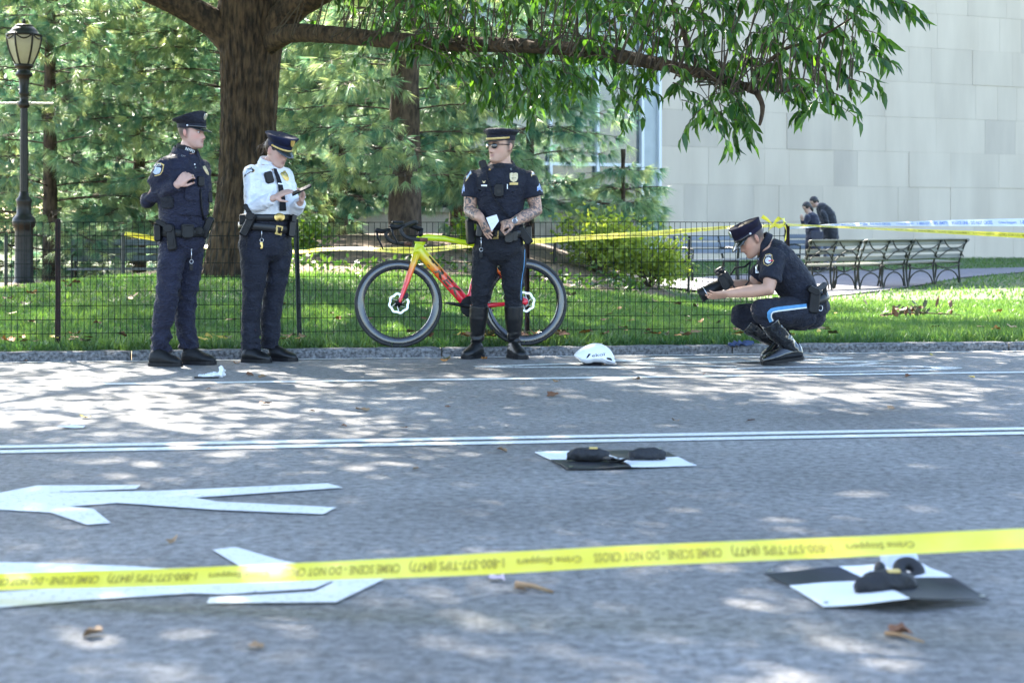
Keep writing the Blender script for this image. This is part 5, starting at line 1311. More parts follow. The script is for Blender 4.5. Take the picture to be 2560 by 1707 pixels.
a, b = J(790, 1478, .06), J(950, 1490, -.03); a.z = b.z = 0; shoe(p, a, b, .095, .10, MAT_LEATHER, MAT_PLASTIC)
collar(p, J(792, 368), Rb, .064, .092, -.014, .034, MAT_WHITECLOTH, .42, .40)
belt(p, [J(781, 700), J(782, 655)], .182, .148, sdR, .050, MAT_LEATHER, 'trouser_belt')
belt(p, [J(773, 770), J(775, 712)], .200, .158, (sdR + Vector((0, 0, .10))), .056, MAT_LEATHER, 'duty_belt', 1.05)
p.decal('belt_buckle', [(851 + 31 * math.cos(q), 676 + 24 * math.sin(q)) for q in [2 * math.pi * i / 16 for i in range(16)]], MAT_GOLD, .010)
bk = p.decal('duty_buckle', [(833, 722), (872, 730), (862, 782), (824, 774)], MAT_BRAID, .010); p.decal('buckle_bar', [(840, 732), (863, 737), (856, 772), (833, 766)], MAT_LEATHER, .013, parent=bk)
holster_set(p, 668, 722, .95, .45, MAT_PLASTIC)
p.gear('magazine_pouch', 918, 745, (.05, .05, .12), MAT_LEATHER, .08, .5, .2); p.gear('belt_pouch', 930, 690, (.04, .05, .08), MAT_LEATHER, .1, .5, .2); p.gear('rear_pouch', 640, 690, (.05, .06, .08), MAT_DULLLEATHER)
q = MB(); q.loft(sp[2:-1] + [J(789, 366)], [v * 1.06 for v in ta[2:-1]] + [.075], [v * 1.06 for v in tb[2:-1]] + [.072], sdR); p.bvh['_chest'] = bvh_of(q.mesh('q'))
p.strip('necktie', [(828, 412), (840, 440), (855, 490), (864, 540), (869, 590), (870, 640)], (20, 40), MAT_BLACKCLOTH, .012, only=('_chest',)); p.decal('tie_knot', [(815, 393), (836, 397), (838, 420), (824, 428)], MAT_BLACKCLOTH, .022, only=('_chest',))
p.decal('tie_clip', [(843, 478), (877, 483), (876, 489), (843, 486)], MAT_SILVER, .020, only=('_chest',))
p.gear('body_camera', 790, 447, (.062, .03, .088), MAT_PLASTIC, -.25, .45, .1)
pat = p.decal('shoulder_patch', [(655, 388), (690, 385), (710, 405), (704, 418), (645, 452), (642, 440)], MAT_PATCHY, .004); p.decal('patch_field', [(658, 391), (689, 388), (706, 406), (700, 415), (648, 446), (647, 440)], MAT_NAVYPATCH, .006, parent=pat); p.decal('patch_emblem', [(662, 400), (690, 400), (694, 410), (655, 434)], MAT_PATCHB, .008, parent=pat)
p.text('patch_lettering', 'POLICE', 658, 398, 698, 396, 9, MAT_LETTER, .010)
p.decal('chest_badge', shield(885, 440, 34, 66, -.55), MAT_GOLD, .006); p.decal('collar_pin', [(805, 400), (812, 396), (816, 404), (809, 408)], MAT_GOLD, .006); p.decal('pocket_flap', [(745, 492), (800, 508), (832, 500), (830, 480), (800, 470), (746, 474)], MAT_WHITECLOTH, .004)
key_ring(p, 748, 760, MAT_SILVER, MAT_GOLD, s=.95)
m = MB(); hw = [Vector((.095 * math.cos(q), .095 * math.sin(q), 0)) for q in [0]]
def hT(v): return hc + hR @ (Vector(v) * .97)
m.ell(hT((0, -.050, .02)), (.080, .066, .075), hR, 18); m.ell(hT((0, -.112, -.018)), (.040, .034, .040), hR, 16)
for sg in (-1, 1): m.ell(hT((sg * .066, .012, .030)), (.012, .030, .030), hR, 10)
for i in range(26):
    a = random.uniform(-1, 1); s0 = hT((.06 * a, -.10, .03 * random.uniform(-1, 1))); m.tube([s0, s0 + hR @ Vector((.02 * a, -.035, random.uniform(-.05, .02))), s0 + hR @ Vector((.03 * a, -.045, -.03 + random.uniform(-.05, .02)))], [.0035, .0025, .001], 4)
p.add_part('hair', m.mesh('hair', True), MAT_HAIR)
police_cap(p, hR, hc, .98, front=.116, back=.132, side=.130, zf=.132, zb=.108, band=(.030, .066), mat=M('cap_blue', (.007, .010, .032), (.010, .014, .042), scale=20, rough=.7, spec=.25), strap=MAT_BRAID, badge=MAT_GOLD, button=MAT_GOLD, vis=(.050, .036))
# phone, held in the left hand
ph0, ph1 = J(918, 548, -.245), J(1040, 490, -.245); d = (ph1 - ph0).normalized(); nrm = Vector((-.45, -.35, .82)); nrm = (nrm - d * nrm.dot(d)).normalized(); sx = d.cross(nrm)
ph = MB(); c = (ph0 + ph1) / 2; Rp = Matrix((d, sx, nrm)).transposed(); ph.box((0, 0, 0), (.155, .074, .009)); o = ph.build('mobile_phone', MAT_PLASTIC, bevel=.003)
o.matrix_world = Matrix.Translation(p.root0 + c) @ Rp.to_4x4(); tag(o, 'black mobile phone held by the officer in the white shirt', 'phone')
s_ = MB(); s_.box((0, 0, .0052), (.146, .067, .0012)); s_.build('screen', MAT_SCREEN, o)
m = MB(); m.tube([lw_ + Vector((.034 * math.cos(q), .020 * math.sin(q), .02 + .016 * math.cos(q))) for q in [2 * math.pi * i / 20 for i in range(20)]], .006, 6, closed=True); m.build('wristband', MAT_WHITECLOTH, p.obj, smooth=True)

# ------------------------------------------------------------------ officer in sunglasses with notepad
p = Person(1243.7, 895, 860, 280, 2.45, 'tattooed police officer in sunglasses, short sleeves and tall boots standing before the bicycle'); J = p.J
fx = Vector((-.10, -.99, 0)).normalized(); sdR = Vector((fx.y, -fx.x, 0)); Rb = Matrix((sdR, fx, Vector((0, 0, 1)))).transposed()
hR = head_rot((-.72, -.69), 1); hc = J(962, 207, -.02); hk = 1.11; B = p.body; head_grid(B, hR, hc, hk, ztop=.098)
B.limb([J(962, 255, -.0), J(962, 335, .01)], [.070, .078])
sp = [J(950, 880), J(950, 790), J(953, 700), J(957, 600), J(960, 510), J(961, 440), J(962, 392), J(962, 360), J(962, 335), J(962, 305)]
ta = [.190, .178, .168, .170, .186, .200, .203, .188, .125, .08]; tb = [.140, .138, .130, .132, .148, .148, .128, .108, .09, .075]
B.loft(sp, [v * .88 for v in ta], [v * .88 for v in tb], sdR)
rs_, re_, rw_ = J(790, 408, -.0), J(772, 608, -.01), J(836, 648, -.205)
ls_, le_, lw_ = J(1134, 408, -.02), J(1178, 605, -.02), J(1044, 670, -.215)
B.limb([rs_, rs_.lerp(re_, .55), re_, re_.lerp(rw_, .45), rw_], [.06, .058, .050, .050, .034]); B.limb([ls_, ls_.lerp(le_, .55), le_, le_.lerp(lw_, .45), lw_], [.06, .058, .050, .050, .034])
hand(B, rw_, J(892, 770, -.24) - rw_, (.75, .55, .2), -1, (.10, .18, .15), .10, 1.08, thumb=.7, thumb_in=.45)
hand(B, lw_, J(945, 700, -.235) - lw_, (.15, .6, -.75), 1, (.85, .95, .7), .03, 1.08, thumb=.5, thumb_in=.5)
rl = [J(868, 870, .0), J(858, 960, -.01), J(846, 1085, -.03), J(828, 1190, .0), J(814, 1400, .02)]
ll = [J(1032, 870, .0), J(1036, 960, -.01), J(1038, 1085, -.03), J(1040, 1190, .0), J(1042, 1400, .02)]
w0, w1 = np.array(rw_), np.array(lw_)
def inkf(co):
    z = co[:, 2]; d0 = np.linalg.norm(co - w0, axis=1); d1 = np.linalg.norm(co - w1, axis=1)
    return sstep(.03, .06, np.minimum(d0, d1)) * (z > .95) * (z < 1.32) * (np.abs(co[:, 0]) > .05) * np.where(co[:, 0] < 0, .95, .8)
p.finish_body(.0066, paint_fn(hR, hc, hk, (.48, .285, .20), (.020, .016, .014), shaved=.92, stubble=.12, blush=.25, ink=inkf), MAT_SKIN_INK)
C = MB(); C.loft(sp[1:-1] + [J(962, 316)], [v * 1.04 for v in ta[1:-1]] + [.09], [v * 1.05 for v in tb[1:-1]] + [.082], sdR)
for s0, e0 in ((rs_, re_), (ls_, le_)):
    C.ell(s0, .066); q = s0.lerp(e0, .58); C.tube([s0, s0.lerp(e0, .3), q], [.068, .076, .082], 18)
me = remesh(C, .0085, 2); wrinkle(me, .0065, (8, 8, 12), 8.8, lambda z: .7 + .9 * math.exp(-((z - 1.0) / .12) ** 2)); p.add_part('shirt', me, MAT_NAVY)
T_ = MB(); T_.loft([J(950, 938), J(950, 905), J(950, 855), J(950, 800), J(952, 730)], [.06, .13, .194, .188, .178], [.08, .13, .150, .148, .142], sdR)
T_.tube(rl[:4], [.108, .100, .082, .072], 20); T_.tube(ll[:4], [.108, .100, .080, .070], 20); T_.ell(rl[0], .108); T_.ell(ll[0], .108)
me = remesh(T_, .0085, 2); wrinkle(me, .008, (8, 8, 10), 4.4, lambda z: .6 + 1.3 * math.exp(-((z - .5) / .09) ** 2)); p.add_part('trousers', me, MAT_BLACKCLOTH)
for q_, hx, tx, dy in ((rl, (838, 1486), (735, 1494), -.12), (ll, (1022, 1488), (1105, 1500), -.16)):
    bt = MB(); top = q_[3]; an = q_[4]; bt.tube([top + (top - an) * .03, top.lerp(an, .35), top.lerp(an, .75), an, an + Vector((0, 0, -.05))], [.074, .071, .055, .051, .052], 20)
    me = remesh(bt, .007, 1); wrinkle(me, .006, (8, 8, 22), 6.0, lambda z: .08 + 2.0 * math.exp(-((z - .13) / .05) ** 2)); bo = p.add_part('boot_shaft', me, MAT_LEATHER)
    a, b = J(hx[0], hx[1], .05), J(tx[0], tx[1], dy); a.z = b.z = 0; shoe(p, a, b, .105, .115, MAT_LEATHER, MAT_PLASTIC, name='boot')
collar(p, J(962, 332), Rb, .088, .126, -.026, .026, MAT_NAVY, .75, .42)
m = MB(); m.ell(J(958, 338, -.062), (.060, .045, .034)); m.build('undershirt', MAT_BLACKCLOTH, p.obj, smooth=True)
belt(p, [J(951, 775), J(952, 715)], .182, .146, sdR, .058, MAT_LEATHER)
bk = p.decal('belt_buckle', [(908, 730), (946, 726), (946, 778), (908, 780)], MAT_GOLD, .008); p.decal('buckle_bar', [(913, 736), (941, 733), (941, 771), (913, 773)], MAT_LEATHER, .011, parent=bk)
p.gear('holster', 772, 735, (.055, .07, .19), MAT_PLASTIC, -.06, .3, .3); p.gear('pistol_grip', 772, 672, (.05, .06, .06), MAT_PLASTIC, .2)
p.gear('magazine_pouch', 1010, 768, (.065, .035, .085), MAT_LEATHER, 0); p.gear('glove_pouch', 1048, 760, (.04, .035, .08), MAT_LEATHER, 0)
rd = p.gear('radio', 1105, 755, (.062, .055, .16), MAT_PLASTIC, -.62, 0, -.1); p.gear('radio_pouch', 1130, 745, (.05, .05, .12), MAT_LEATHER, -.05)
p.gear('belt_pouch', 830, 725, (.045, .04, .10), MAT_LEATHER, .1); key_ring(p, 840, 790, MAT_SILVER, dark=True)
mic = p.gear('radio_microphone', 852, 325, (.055, .04, .075), MAT_PLASTIC, -.35, .2, -.2)
cp = []
path = [(870, 362), (880, 400), (893, 450), (908, 500), (930, 540), (955, 575), (978, 605), (1000, 632), (1025, 650)]
for i in range(len(path) - 1):
    for k in range(10):
        x = path[i][0] + (path[i + 1][0] - path[i][0]) * k / 10; y = path[i][1] + (path[i + 1][1] - path[i][1]) * k / 10; h, d = p.hit(x, y, ('shirt',)); a = (i * 10 + k) * 2.1
        r_ = .0 if i < 1 else .0065
        if h is not None: cp.append(h - d * .015 + Vector((math.cos(a) * r_, 0, math.sin(a) * r_ * .6)))
m = MB(); m.tube(cp, .0036, 6); m.build('coiled_cord', MAT_PLASTIC, p.obj, smooth=True)
bc = p.gear('body_camera', 949, 480, (.068, .03, .102), MAT_PLASTIC, .03, 0, .05); p.decal('camera_lens', [(948 + 14 * math.cos(q), 484 + 14 * math.sin(q)) for q in [i * .524 for i in range(12)]], MAT_LEATHER, .034, only=('shirt',), parent=bc)
bd = p.decal('chest_badge', shield(1040, 402, 50, 60), MAT_PALEGOLD, .006); p.decal('name_plate', [(1014, 433), (1066, 433), (1066, 447), (1014, 447)], MAT_BRAID, .006)
p.text('badge_number', '817', 1028, 410, 1052, 410, 9, MAT_INKTXT, .009)
p.decal('wing_pin', [(846, 420), (857, 427), (868, 420), (862, 434), (857, 438), (851, 432)], MAT_PALEGOLD, .006); p.decal('award_bar', [(840, 447), (876, 447), (876, 456), (840, 456)], MAT_SILVER, .006)
p.decal('collar_pin', [(888, 348), (900, 350), (898, 358), (886, 356)], MAT_GOLD, .022, only=('shirt',)); p.decal('collar_pin', [(1016, 346), (1026, 344), (1030, 354), (1022, 358)], MAT_SILVER, .022, only=('shirt',))
p.decal('pen', [(998, 443), (1004, 443), (1003, 472), (998, 472)], MAT_LETTER, .008)
for nm, x0, x1 in (('pocket_flap', 800, 890), ('pocket_flap', 985, 1095)): p.decal(nm, [(x0, 462), (x1, 462), (x1, 486), ((x0 + x1) / 2, 496), (x0, 486)], MAT_NAVY, .005)
pat = p.decal('shoulder_patch', [(1132, 352), (1150, 340), (1172, 362), (1190, 395), (1188, 403), (1148, 398), (1146, 380)], MAT_PATCHY, .004); p.decal('patch_emblem', [(1137, 354), (1150, 346), (1168, 366), (1183, 396), (1152, 393), (1150, 378)], MAT_PATCHW, .007, parent=pat)
pat = p.decal('shoulder_patch', [(742, 395), (778, 345), (788, 376), (745, 428)], MAT_PATCHY, .004); p.decal('patch_emblem', [(748, 396), (774, 358), (781, 374), (750, 414)], MAT_PATCHB, .007, parent=pat)
for k in range(3): p.decal('chevron', [(1182, 462 + k * 9 - 0), (1196, 436 + k * 9), (1216, 466 + k * 9), (1216, 472 + k * 9), (1197, 443 + k * 9), (1184, 468 + k * 9)], MAT_CHEV, .004)
for k in range(3): p.decal('chevron', [(722, 478 + k * 9), (734, 440 + k * 9), (740, 466 + k * 9), (738, 472 + k * 9), (733, 449 + k * 9), (724, 484 + k * 9)], MAT_CHEV, .004)
p.strip('trouser_stripe', [(1108, 830), (1106, 890), (1102, 950), (1092, 1010), (1086, 1060), (1084, 1150)], 4, MAT_STRIPE, .003)
# sunglasses
def hT(v): return hc + hR @ (Vector(v) * hk)
m = MB()
for sg in (-1, 1): m.ell(hT((sg * .034, .096, -.004)), (.027, .006, .021), hR @ Matrix.Rotation(-sg * .30, 3, 'Z'), 18)
sg_o = m.build('sunglasses', MAT_LENS, p.obj, smooth=True)
m = MB(); m.tube([hT((-.014, .104, .006)), hT((.014, .104, .006))], .003, 6)
for sg in (-1, 1): m.tube([hT((sg * .060, .088, .006)), hT((sg * .077, .055, .006)), hT((sg * .081, -.005, .004))], .0032, 6)
m.build('frame', MAT_PLASTIC, sg_o)
police_cap(p, hR, hc, hk, front=.114, back=.122, side=.120, zf=.106, zb=.092, dome=.022, band=(.038, .070), mat=MAT_NAVY, strap=MAT_BRAID, badge=None, button=MAT_GOLD, vis=(.042, .016), points=.03)
m = MB(); m.tube([lw_ + Vector((.018 * math.sin(q) * .5, .034 * math.cos(q), .036 * math.sin(q))) for q in [2 * math.pi * i / 20 for i in range(20)]], .007, 6, closed=True, flat=(1.6, .6)); wt = m.build('wristwatch', MAT_SILVER, p.obj, smooth=True)
wc, d = p.hit(1046, 668, ('body',)); wc = wc if wc is not None else lw_
Rw = d.to_track_quat('Z', 'Y').to_matrix(); m = MB(); m.lathe([(.021, -.004), (.022, 0), (.020, .006), (.016, .007)], wc - d * .008, 16, R=Rw); m.build('watch_case', MAT_SILVER, wt, smooth=True)
m = MB(); m.lathe([(.015, -.0005), (.015, .0005)], wc - d * .0135, 14, R=Rw); m.build('watch_dial', M('watch_dial', (.05, .07, .12), rough=.2), wt)
# notepad, held between the hands
q4 = [J(870, 648, -.262), J(935, 628, -.262), J(949, 668, -.268), J(905, 731, -.275)]
m = MB(); m.plate([q + p.root0 for q in q4], .008, (0, 1, 0)); o = m.build('notepad', MAT_PAPER); tag(o, 'small white notepad in the hands of the officer in sunglasses', 'notepad')

# ------------------------------------------------------------------ crouching officer with camera
p = Person(1939.8, 907, 1640, 460, 3.336, 'police officer crouching on the road to take a photograph'); J = p.J
fx = Vector((-1, -.08, 0)).normalized(); sdL = Vector((0, -1, 0))
hR = head_rot((-.985, -.17), 33); hc = J(793, 452, -.03); hk = 1.08; B = p.body; head_grid(B, hR, hc, hk)
B.limb([J(835, 500, -.0), J(925, 545, 0)], [.066, .075])
sp = [J(1305, 1090), J(1250, 970), J(1185, 875), J(1095, 755), J(1010, 635), J(950, 555), J(905, 500)]
ta = [.165, .165, .170, .185, .205, .165, .08]; tb = [.135, .128, .130, .135, .132, .105, .07]
B.loft(sp, [v * .87 for v in ta], [v * .87 for v in tb], sdL)
B.ell(J(1275, 1075), (.12, .16, .11))
ls_, le_, lw_ = J(985, 625, -.18), J(935, 880, -.27), J(612, 912, -.245)
rs_, re_, rw_ = J(955, 640, .18), J(800, 850, .22), J(628, 838, .10)
B.limb([ls_, ls_.lerp(le_, .5), le_, le_.lerp(lw_, .4), lw_], [.062, .060, .052, .048, .032]); B.limb([rs_, rs_.lerp(re_, .5), re_, re_.lerp(rw_, .4), rw_], [.062, .058, .050, .046, .032])
hand(B, lw_, J(470, 935, -.235) - lw_, (-.15, .55, .75), 1, (.12, .22, .2), .08, 1.06, thumb=.85, thumb_in=.35)
hand(B, rw_, J(530, 790, .05) - rw_, (-.15, -.9, -.35), -1, (.45, .7, .5), .05, 1.06, thumb=.5, thumb_in=.4)
nl_ = [J(1262, 1085, -.10), J(1080, 1065, -.20), J(893, 1058, -.29)]; ns2 = [J(902, 1078, -.29), J(1015, 1235, -.22), J(1135, 1375, -.16)]
fl_ = [J(1255, 1095, .10), J(960, 1095, .13), J(712, 1098, .15)]; fs2 = [J(725, 1125, .15), J(880, 1235, .13), J(1020, 1325, .12)]
p.finish_body(.0066, paint_fn(hR, hc, hk, (.46, .265, .185), (.022, .016, .013), shaved=.9, stubble=.15, blush=.3), MAT_SKIN)
eyes(p, hR, hc, hk, .5)
C = MB(); C.loft(sp[1:-1] + [J(915, 515)], [v * 1.05 for v in ta[1:-1]] + [.088], [v * 1.06 for v in tb[1:-1]] + [.08], sdL)
for s0, e0 in ((ls_, le_), (rs_, re_)):
    C.ell(s0, .082); q = s0.lerp(e0, .72); C.tube([s0, s0.lerp(e0, .4), q], [.083, .083, .085], 18)
me = remesh(C, .0085, 2); wrinkle(me, .0075, (8, 8, 9), 9.1); p.add_part('shirt', me, MAT_NAVY)
T_ = MB(); T_.loft([J(1325, 1120), J(1295, 1075), J(1262, 995), J(1240, 955)], [.165, .180, .178, .175], [.135, .145, .140, .135], sdL); T_.ell(J(1275, 1085), (.128, .175, .115))
T_.tube(nl_, [.118, .108, .092], 20); T_.ell(nl_[2], .092); T_.tube([nl_[2]] + ns2[:2], [.088, .082, .064], 18); T_.tube(fl_, [.115, .104, .088], 20); T_.ell(fl_[2], .088); T_.tube([fl_[2]] + fs2[:2], [.085, .080, .064], 18)
me = remesh(T_, .0085, 2); wrinkle(me, .008, (9, 9, 9), 6.6); p.add_part('trousers', me, MAT_NAVY)
for s2 in (ns2, fs2):
    bt = MB(); a0, a1 = s2[0].lerp(s2[1], .35), s2[2]; bt.tube([a0, s2[1], s2[1].lerp(a1, .7), a1, a1 + (a1 - s2[1]).normalized() * .03], [.082, .073, .060, .056, .058], 20); me = remesh(bt, .007, 1); wrinkle(me, .005, (12, 12, 12), 3.3); p.add_part('boot_shaft', me, MAT_PATENT)
a, b = J(1222, 1440, -.15), J(890, 1480, -.21); a.z = .035; b.z = 0.0; shoe(p, a, b, .108, .13, MAT_PATENT, MAT_PLASTIC, name='boot')
a, b = J(1130, 1430, .10), J(880, 1462, .07); a.z = .05; b.z = 0.0; shoe(p, a, b, .108, .13, MAT_PATENT, MAT_PLASTIC, name='boot')
Rn = head_rot((-.98, -.1), 50); collar(p, J(898, 492), Rn, .074, .094, -.016, .032, MAT_NAVY, .45, .1)
bdir = (sp[1] - sp[0]).normalized(); belt(p, [J(1282, 1010), J(1262, 965)], .182, .146, sdL, .055, MAT_LEATHER)
hs = p.gear('holster', 1318, 985, (.075, .055, .165), MAT_PLASTIC, .10, 0, .15); c = Vector(hs['_c'])
m = MB(); m.rbox(c + Vector((-.005, -.004, .085)), (.095, .06, .05), Matrix.Rotation(.5, 3, 'Y'), .25); m.build('holster_hood', MAT_PLASTIC, hs)
m = MB(); m.rbox(c + Vector((.045, -.004, .105)), (.038, .034, .11), Matrix.Rotation(1.0, 3, 'Y'), .3); m.build('pistol_grip', M('grip_grey', (.03, .03, .033), rough=.5, bump=.4, bscale=300), hs)
p.gear('baton_holder', 1408, 950, (.026, .03, .185), MAT_PLASTIC, 0, 0, .3, dy=-.12)
m = MB(); k0 = J(1372, 1035, -.20); m.tube([k0 + Vector((.016 * math.cos(q), 0, .020 * math.sin(q))) for q in [2 * math.pi * i / 14 for i in range(14)]], .0022, 5, closed=True); m.build('key_clip', MAT_SILVER, p.obj)
p.strip('trouser_stripe', [(1256, 1014), (1180, 1022), (1100, 1031), (1020, 1040), (965, 1052), (942, 1075), (944, 1110), (962, 1150)], 32, MAT_STRIPE, .004)
p.strip('trouser_piping', [(1258, 1030), (1180, 1039), (1100, 1049), (1020, 1059), (978, 1068), (962, 1085), (962, 1112), (976, 1142)], 11, MAT_STRIPEW, .007)
pat = p.decal('shoulder_patch', [(905, 612), (912, 590), (945, 580), (968, 590), (970, 622), (984, 640), (965, 668), (930, 684), (900, 668), (893, 640)], MAT_PATCHY, .004, label='round cornered unit patch'); p.decal('patch_field', [(908, 613), (915, 594), (945, 585), (964, 594), (966, 622), (978, 640), (962, 664), (930, 679), (904, 665), (898, 640)], MAT_NAVYPATCH, .006, parent=pat)
p.decal('patch_emblem', [(936 + 26 * math.cos(q), 637 + 26 * math.sin(q)) for q in [i * .524 for i in range(12)]], MAT_PATCHW, .008, parent=pat); p.decal('patch_arrow', [(938, 634), (976, 632), (976, 643), (938, 644)], MAT_RED, .010, parent=pat)
p.text('patch_lettering', 'NYPD', 915, 608, 962, 604, 16, MAT_LETTER, .010)
p.decal('chest_badge', [(838, 650), (856, 655), (858, 740), (830, 745), (828, 690)], MAT_SILVER, .006); p.decal('award_bar', [(836, 612), (862, 616), (860, 640), (834, 636)], MAT_CHEV, .006)
police_cap(p, hR, hc, hk, front=.100, back=.120, side=.120, zf=.126, zb=.094, band=(.030, .058), mat=M('cap_navy_wool', (.009, .008, .020), (.014, .012, .028), scale=20, rough=.85, spec=.2), strap=MAT_PATENT, badge=MAT_SILVER, button=MAT_SILVER, vis=(.055, .040), soft=.8)
# camera with lens and strap
cm_ = empty('photo_camera', p.root0 + J(560, 815, -.05)); tag(cm_, 'black single lens camera in the hands of the crouching officer', 'camera'); o0 = J(560, 815, -.05)
lens_dir = (J(400, 925, -.05) - J(545, 845, -.05)).normalized(); up_ = Vector((-lens_dir.z, 0, lens_dir.x)); up_ = up_ if up_.z > 0 else -up_
Rc = Matrix((lens_dir, Vector((0, 1, 0)) - lens_dir * lens_dir.y, up_)).transposed()
def K(v): return Rc @ Vector(v)
m = MB(); m.rbox(K((-.02, 0, .005)), (.062, .145, .100), Rc, .22); m.build('camera_body', MAT_PLASTIC, cm_)
m = MB(); m.rbox(K((-.012, 0, .068)), (.062, .06, .040), Rc, .3); m.build('viewfinder_hump', MAT_PLASTIC, cm_)
m = MB(); m.rbox(K((.005, -.062, -.002)), (.05, .034, .095), Rc, .3); m.build('hand_grip', MAT_DULLLEATHER, cm_)
m = MB(); m.lathe([(.034, .0), (.036, .02), (.036, .05), (.039, .055), (.039, .10), (.042, .105), (.042, .150), (.040, .152), (.036, .150), (.034, .135)], K((.012, 0, -.008)), 24, R=Rc @ Matrix.Rotation(math.pi / 2, 3, 'Y')); ln = m.build('lens', MAT_PLASTIC, cm_, smooth=True)
m = MB(); m.lathe([(.0425, .110), (.0428, .112), (.0425, .114)], K((.012, 0, -.008)), 24, R=Rc @ Matrix.Rotation(math.pi / 2, 3, 'Y')); m.build('lens_ring', MAT_SILVER, ln, smooth=True)
m = MB(); m.ell(K((.155, 0, -.008)), (.008, .033, .033), Rc, 16); m.build('front_glass', MAT_LENS, ln, smooth=True)
for nm, v in (('mode_dial', (-.02, -.05, .062)), ('shutter_button', (.012, -.06, .056))):
    m = MB(); m.lathe([(.013, 0), (.013, .010), (.010, .012)], K(v), 12, R=Rc); m.build(nm, MAT_PLASTIC, cm_)
for ch in list(cm_.children): ch.scale = (1.22, 1.22, 1.22)
m = MB(); m.tube([K((-.03, -.075, .03)), J(660, 870, -.17) - o0, J(730, 870, -.20) - o0, J(775, 810, -.20) - o0, J(775, 720, -.19) - o0, J(790, 640, -.16) - o0], .0048, 6, flat=(1.5, .3)); m.build('neck_strap', MAT_DULLLEATHER, cm_, smooth=True)
m = MB(); m.tube([K((-.03, .07, .04)), J(620, 760, .06) - o0, J(660, 700, .04) - o0, J(740, 690, .02) - o0, J(790, 650, .05) - o0], .0048, 6, flat=(1.5, .3)); m.build('neck_strap', MAT_DULLLEATHER, cm_, smooth=True)

# ------------------------------------------------------------------ the couple by the wall
def bystander(U, V, label, headp, headdir, pitch, spine_, a, b, arms, legs, coat_to, hair, coat_mat, leg_mat, skin, hairlong):
    p = Person(U, V, 1640, 460, 3.336, label); J = p.J; p.Y = p.root0.y
    hR = head_rot(headdir, pitch); hc = J(*headp); B = p.body; head_grid(B, hR, hc, .98); sp = [J(*q) for q in spine_]; sd_ = Vector((-headdir[1], headdir[0], 0))
    B.limb([hc + hR @ Vector((0, -.02, -.08)), sp[-1]], [.052, .06]); B.loft(sp, [v * .85 for v in a], [v * .85 for v in b], sd_)
    ar = [[J(*q) for q in x] for x in arms]; lg = [[J(*q) for q in x] for x in legs]
    for x in ar: B.limb(x, [.045, .04, .03]); hand(B, x[-1], (x[-1] - x[-2]), (.3, .4, .8), 1, (.4, .5, .4))
    for x in lg: B.limb(x, [.07, .055, .04])
    p.finish_body(.012, paint_fn(hR, hc, .98, skin, (.02, .015, .013), brow=.8), MAT_SKIN)
    C = MB(); C.loft(sp, [v * 1.06 for v in a], [v * 1.06 for v in b], sd_)
    for x in ar: C.ell(x[0], .075); C.tube([x[0], x[1], x[2]], [.074, .064, .05], 14); C.ell(x[1], .064)
    me = remesh(C, .012, 2); wrinkle(me, .012, (7, 7, 8), 2.0); p.add_part('coat', me, coat_mat)
    T_ = MB(); T_.loft([lg[0][0].lerp(lg[1][0], .5) + Vector((0, 0, -.08)), lg[0][0].lerp(lg[1][0], .5) + Vector((0, 0, .12))], [.17, .16], [.13, .13], sd_)
    for x in lg: T_.tube(x, [.10, .08, .065], 14); T_.ell(x[0], .1)
    me = remesh(T_, .012, 2); wrinkle(me, .010, (7, 7, 8), 2.0); p.add_part('trousers', me, leg_mat)
    for x in lg:
        e = x[-1].copy(); e.z = 0; shoe(p, e + Vector((.07, .03, 0)), e + Vector((-.19, -.05, 0)), .095, .10, MAT_DULLLEATHER, MAT_PLASTIC)
    m = MB(); m.ell(hc + hR @ Vector((0, -.018, .040)), (.092, .105, .096), hR, 16); m.ell(hc + hR @ Vector((0, -.05, -.01)), (.086, .07, .08), hR, 16)
    if hairlong: m.ell(hc + hR @ Vector((0, -.065, -.06)), (.082, .055, .11), hR, 16)
    p.add_part('hair', m.mesh('hair', True), MAT_HAIR2)
    return p
MAT_HAIR2 = M('black_hair', (.008, .007, .007), (.02, .016, .014), scale=40, rough=.45, bump=.5, bscale=100)
MAT_JEANS = M('grey_jeans', (.10, .115, .15), (.16, .175, .21), scale=10, rough=.85)
p = bystander(2035, 677, 'person with long dark hair in a navy coat and shoulder bag by the wall', (1258, 198, 0), (-.9, -.4), 35,
    [(1310, 540, 0), (1312, 470, 0), (1308, 390, 0), (1300, 310, 0), (1288, 262, 0), (1280, 240, 0)], [.20, .185, .175, .19, .17, .08], [.16, .15, .14, .14, .11, .07],
    [[(1265, 280, -.14), (1232, 350, -.20), (1222, 300, -.30)], [(1330, 285, .12), (1290, 365, .1), (1235, 310, .0)]], [[(1280, 520, -.06), (1275, 620, -.06), (1272, 705, -.05)], [(1340, 520, .08), (1340, 620, .08), (1345, 705, .08)]], None, None, M('navy_coat', (.010, .012, .028), (.016, .018, .038), scale=8, rough=.85, sheen=.3), MAT_BLACKCLOTH, (.50, .34, .27), True)
bg_ = p.gear('shoulder_bag', 1338, 428, (.30, .10, .19), M('navy_bag', (.020, .022, .040), (.032, .034, .055), scale=12, rough=.6), .08, 0, .2)
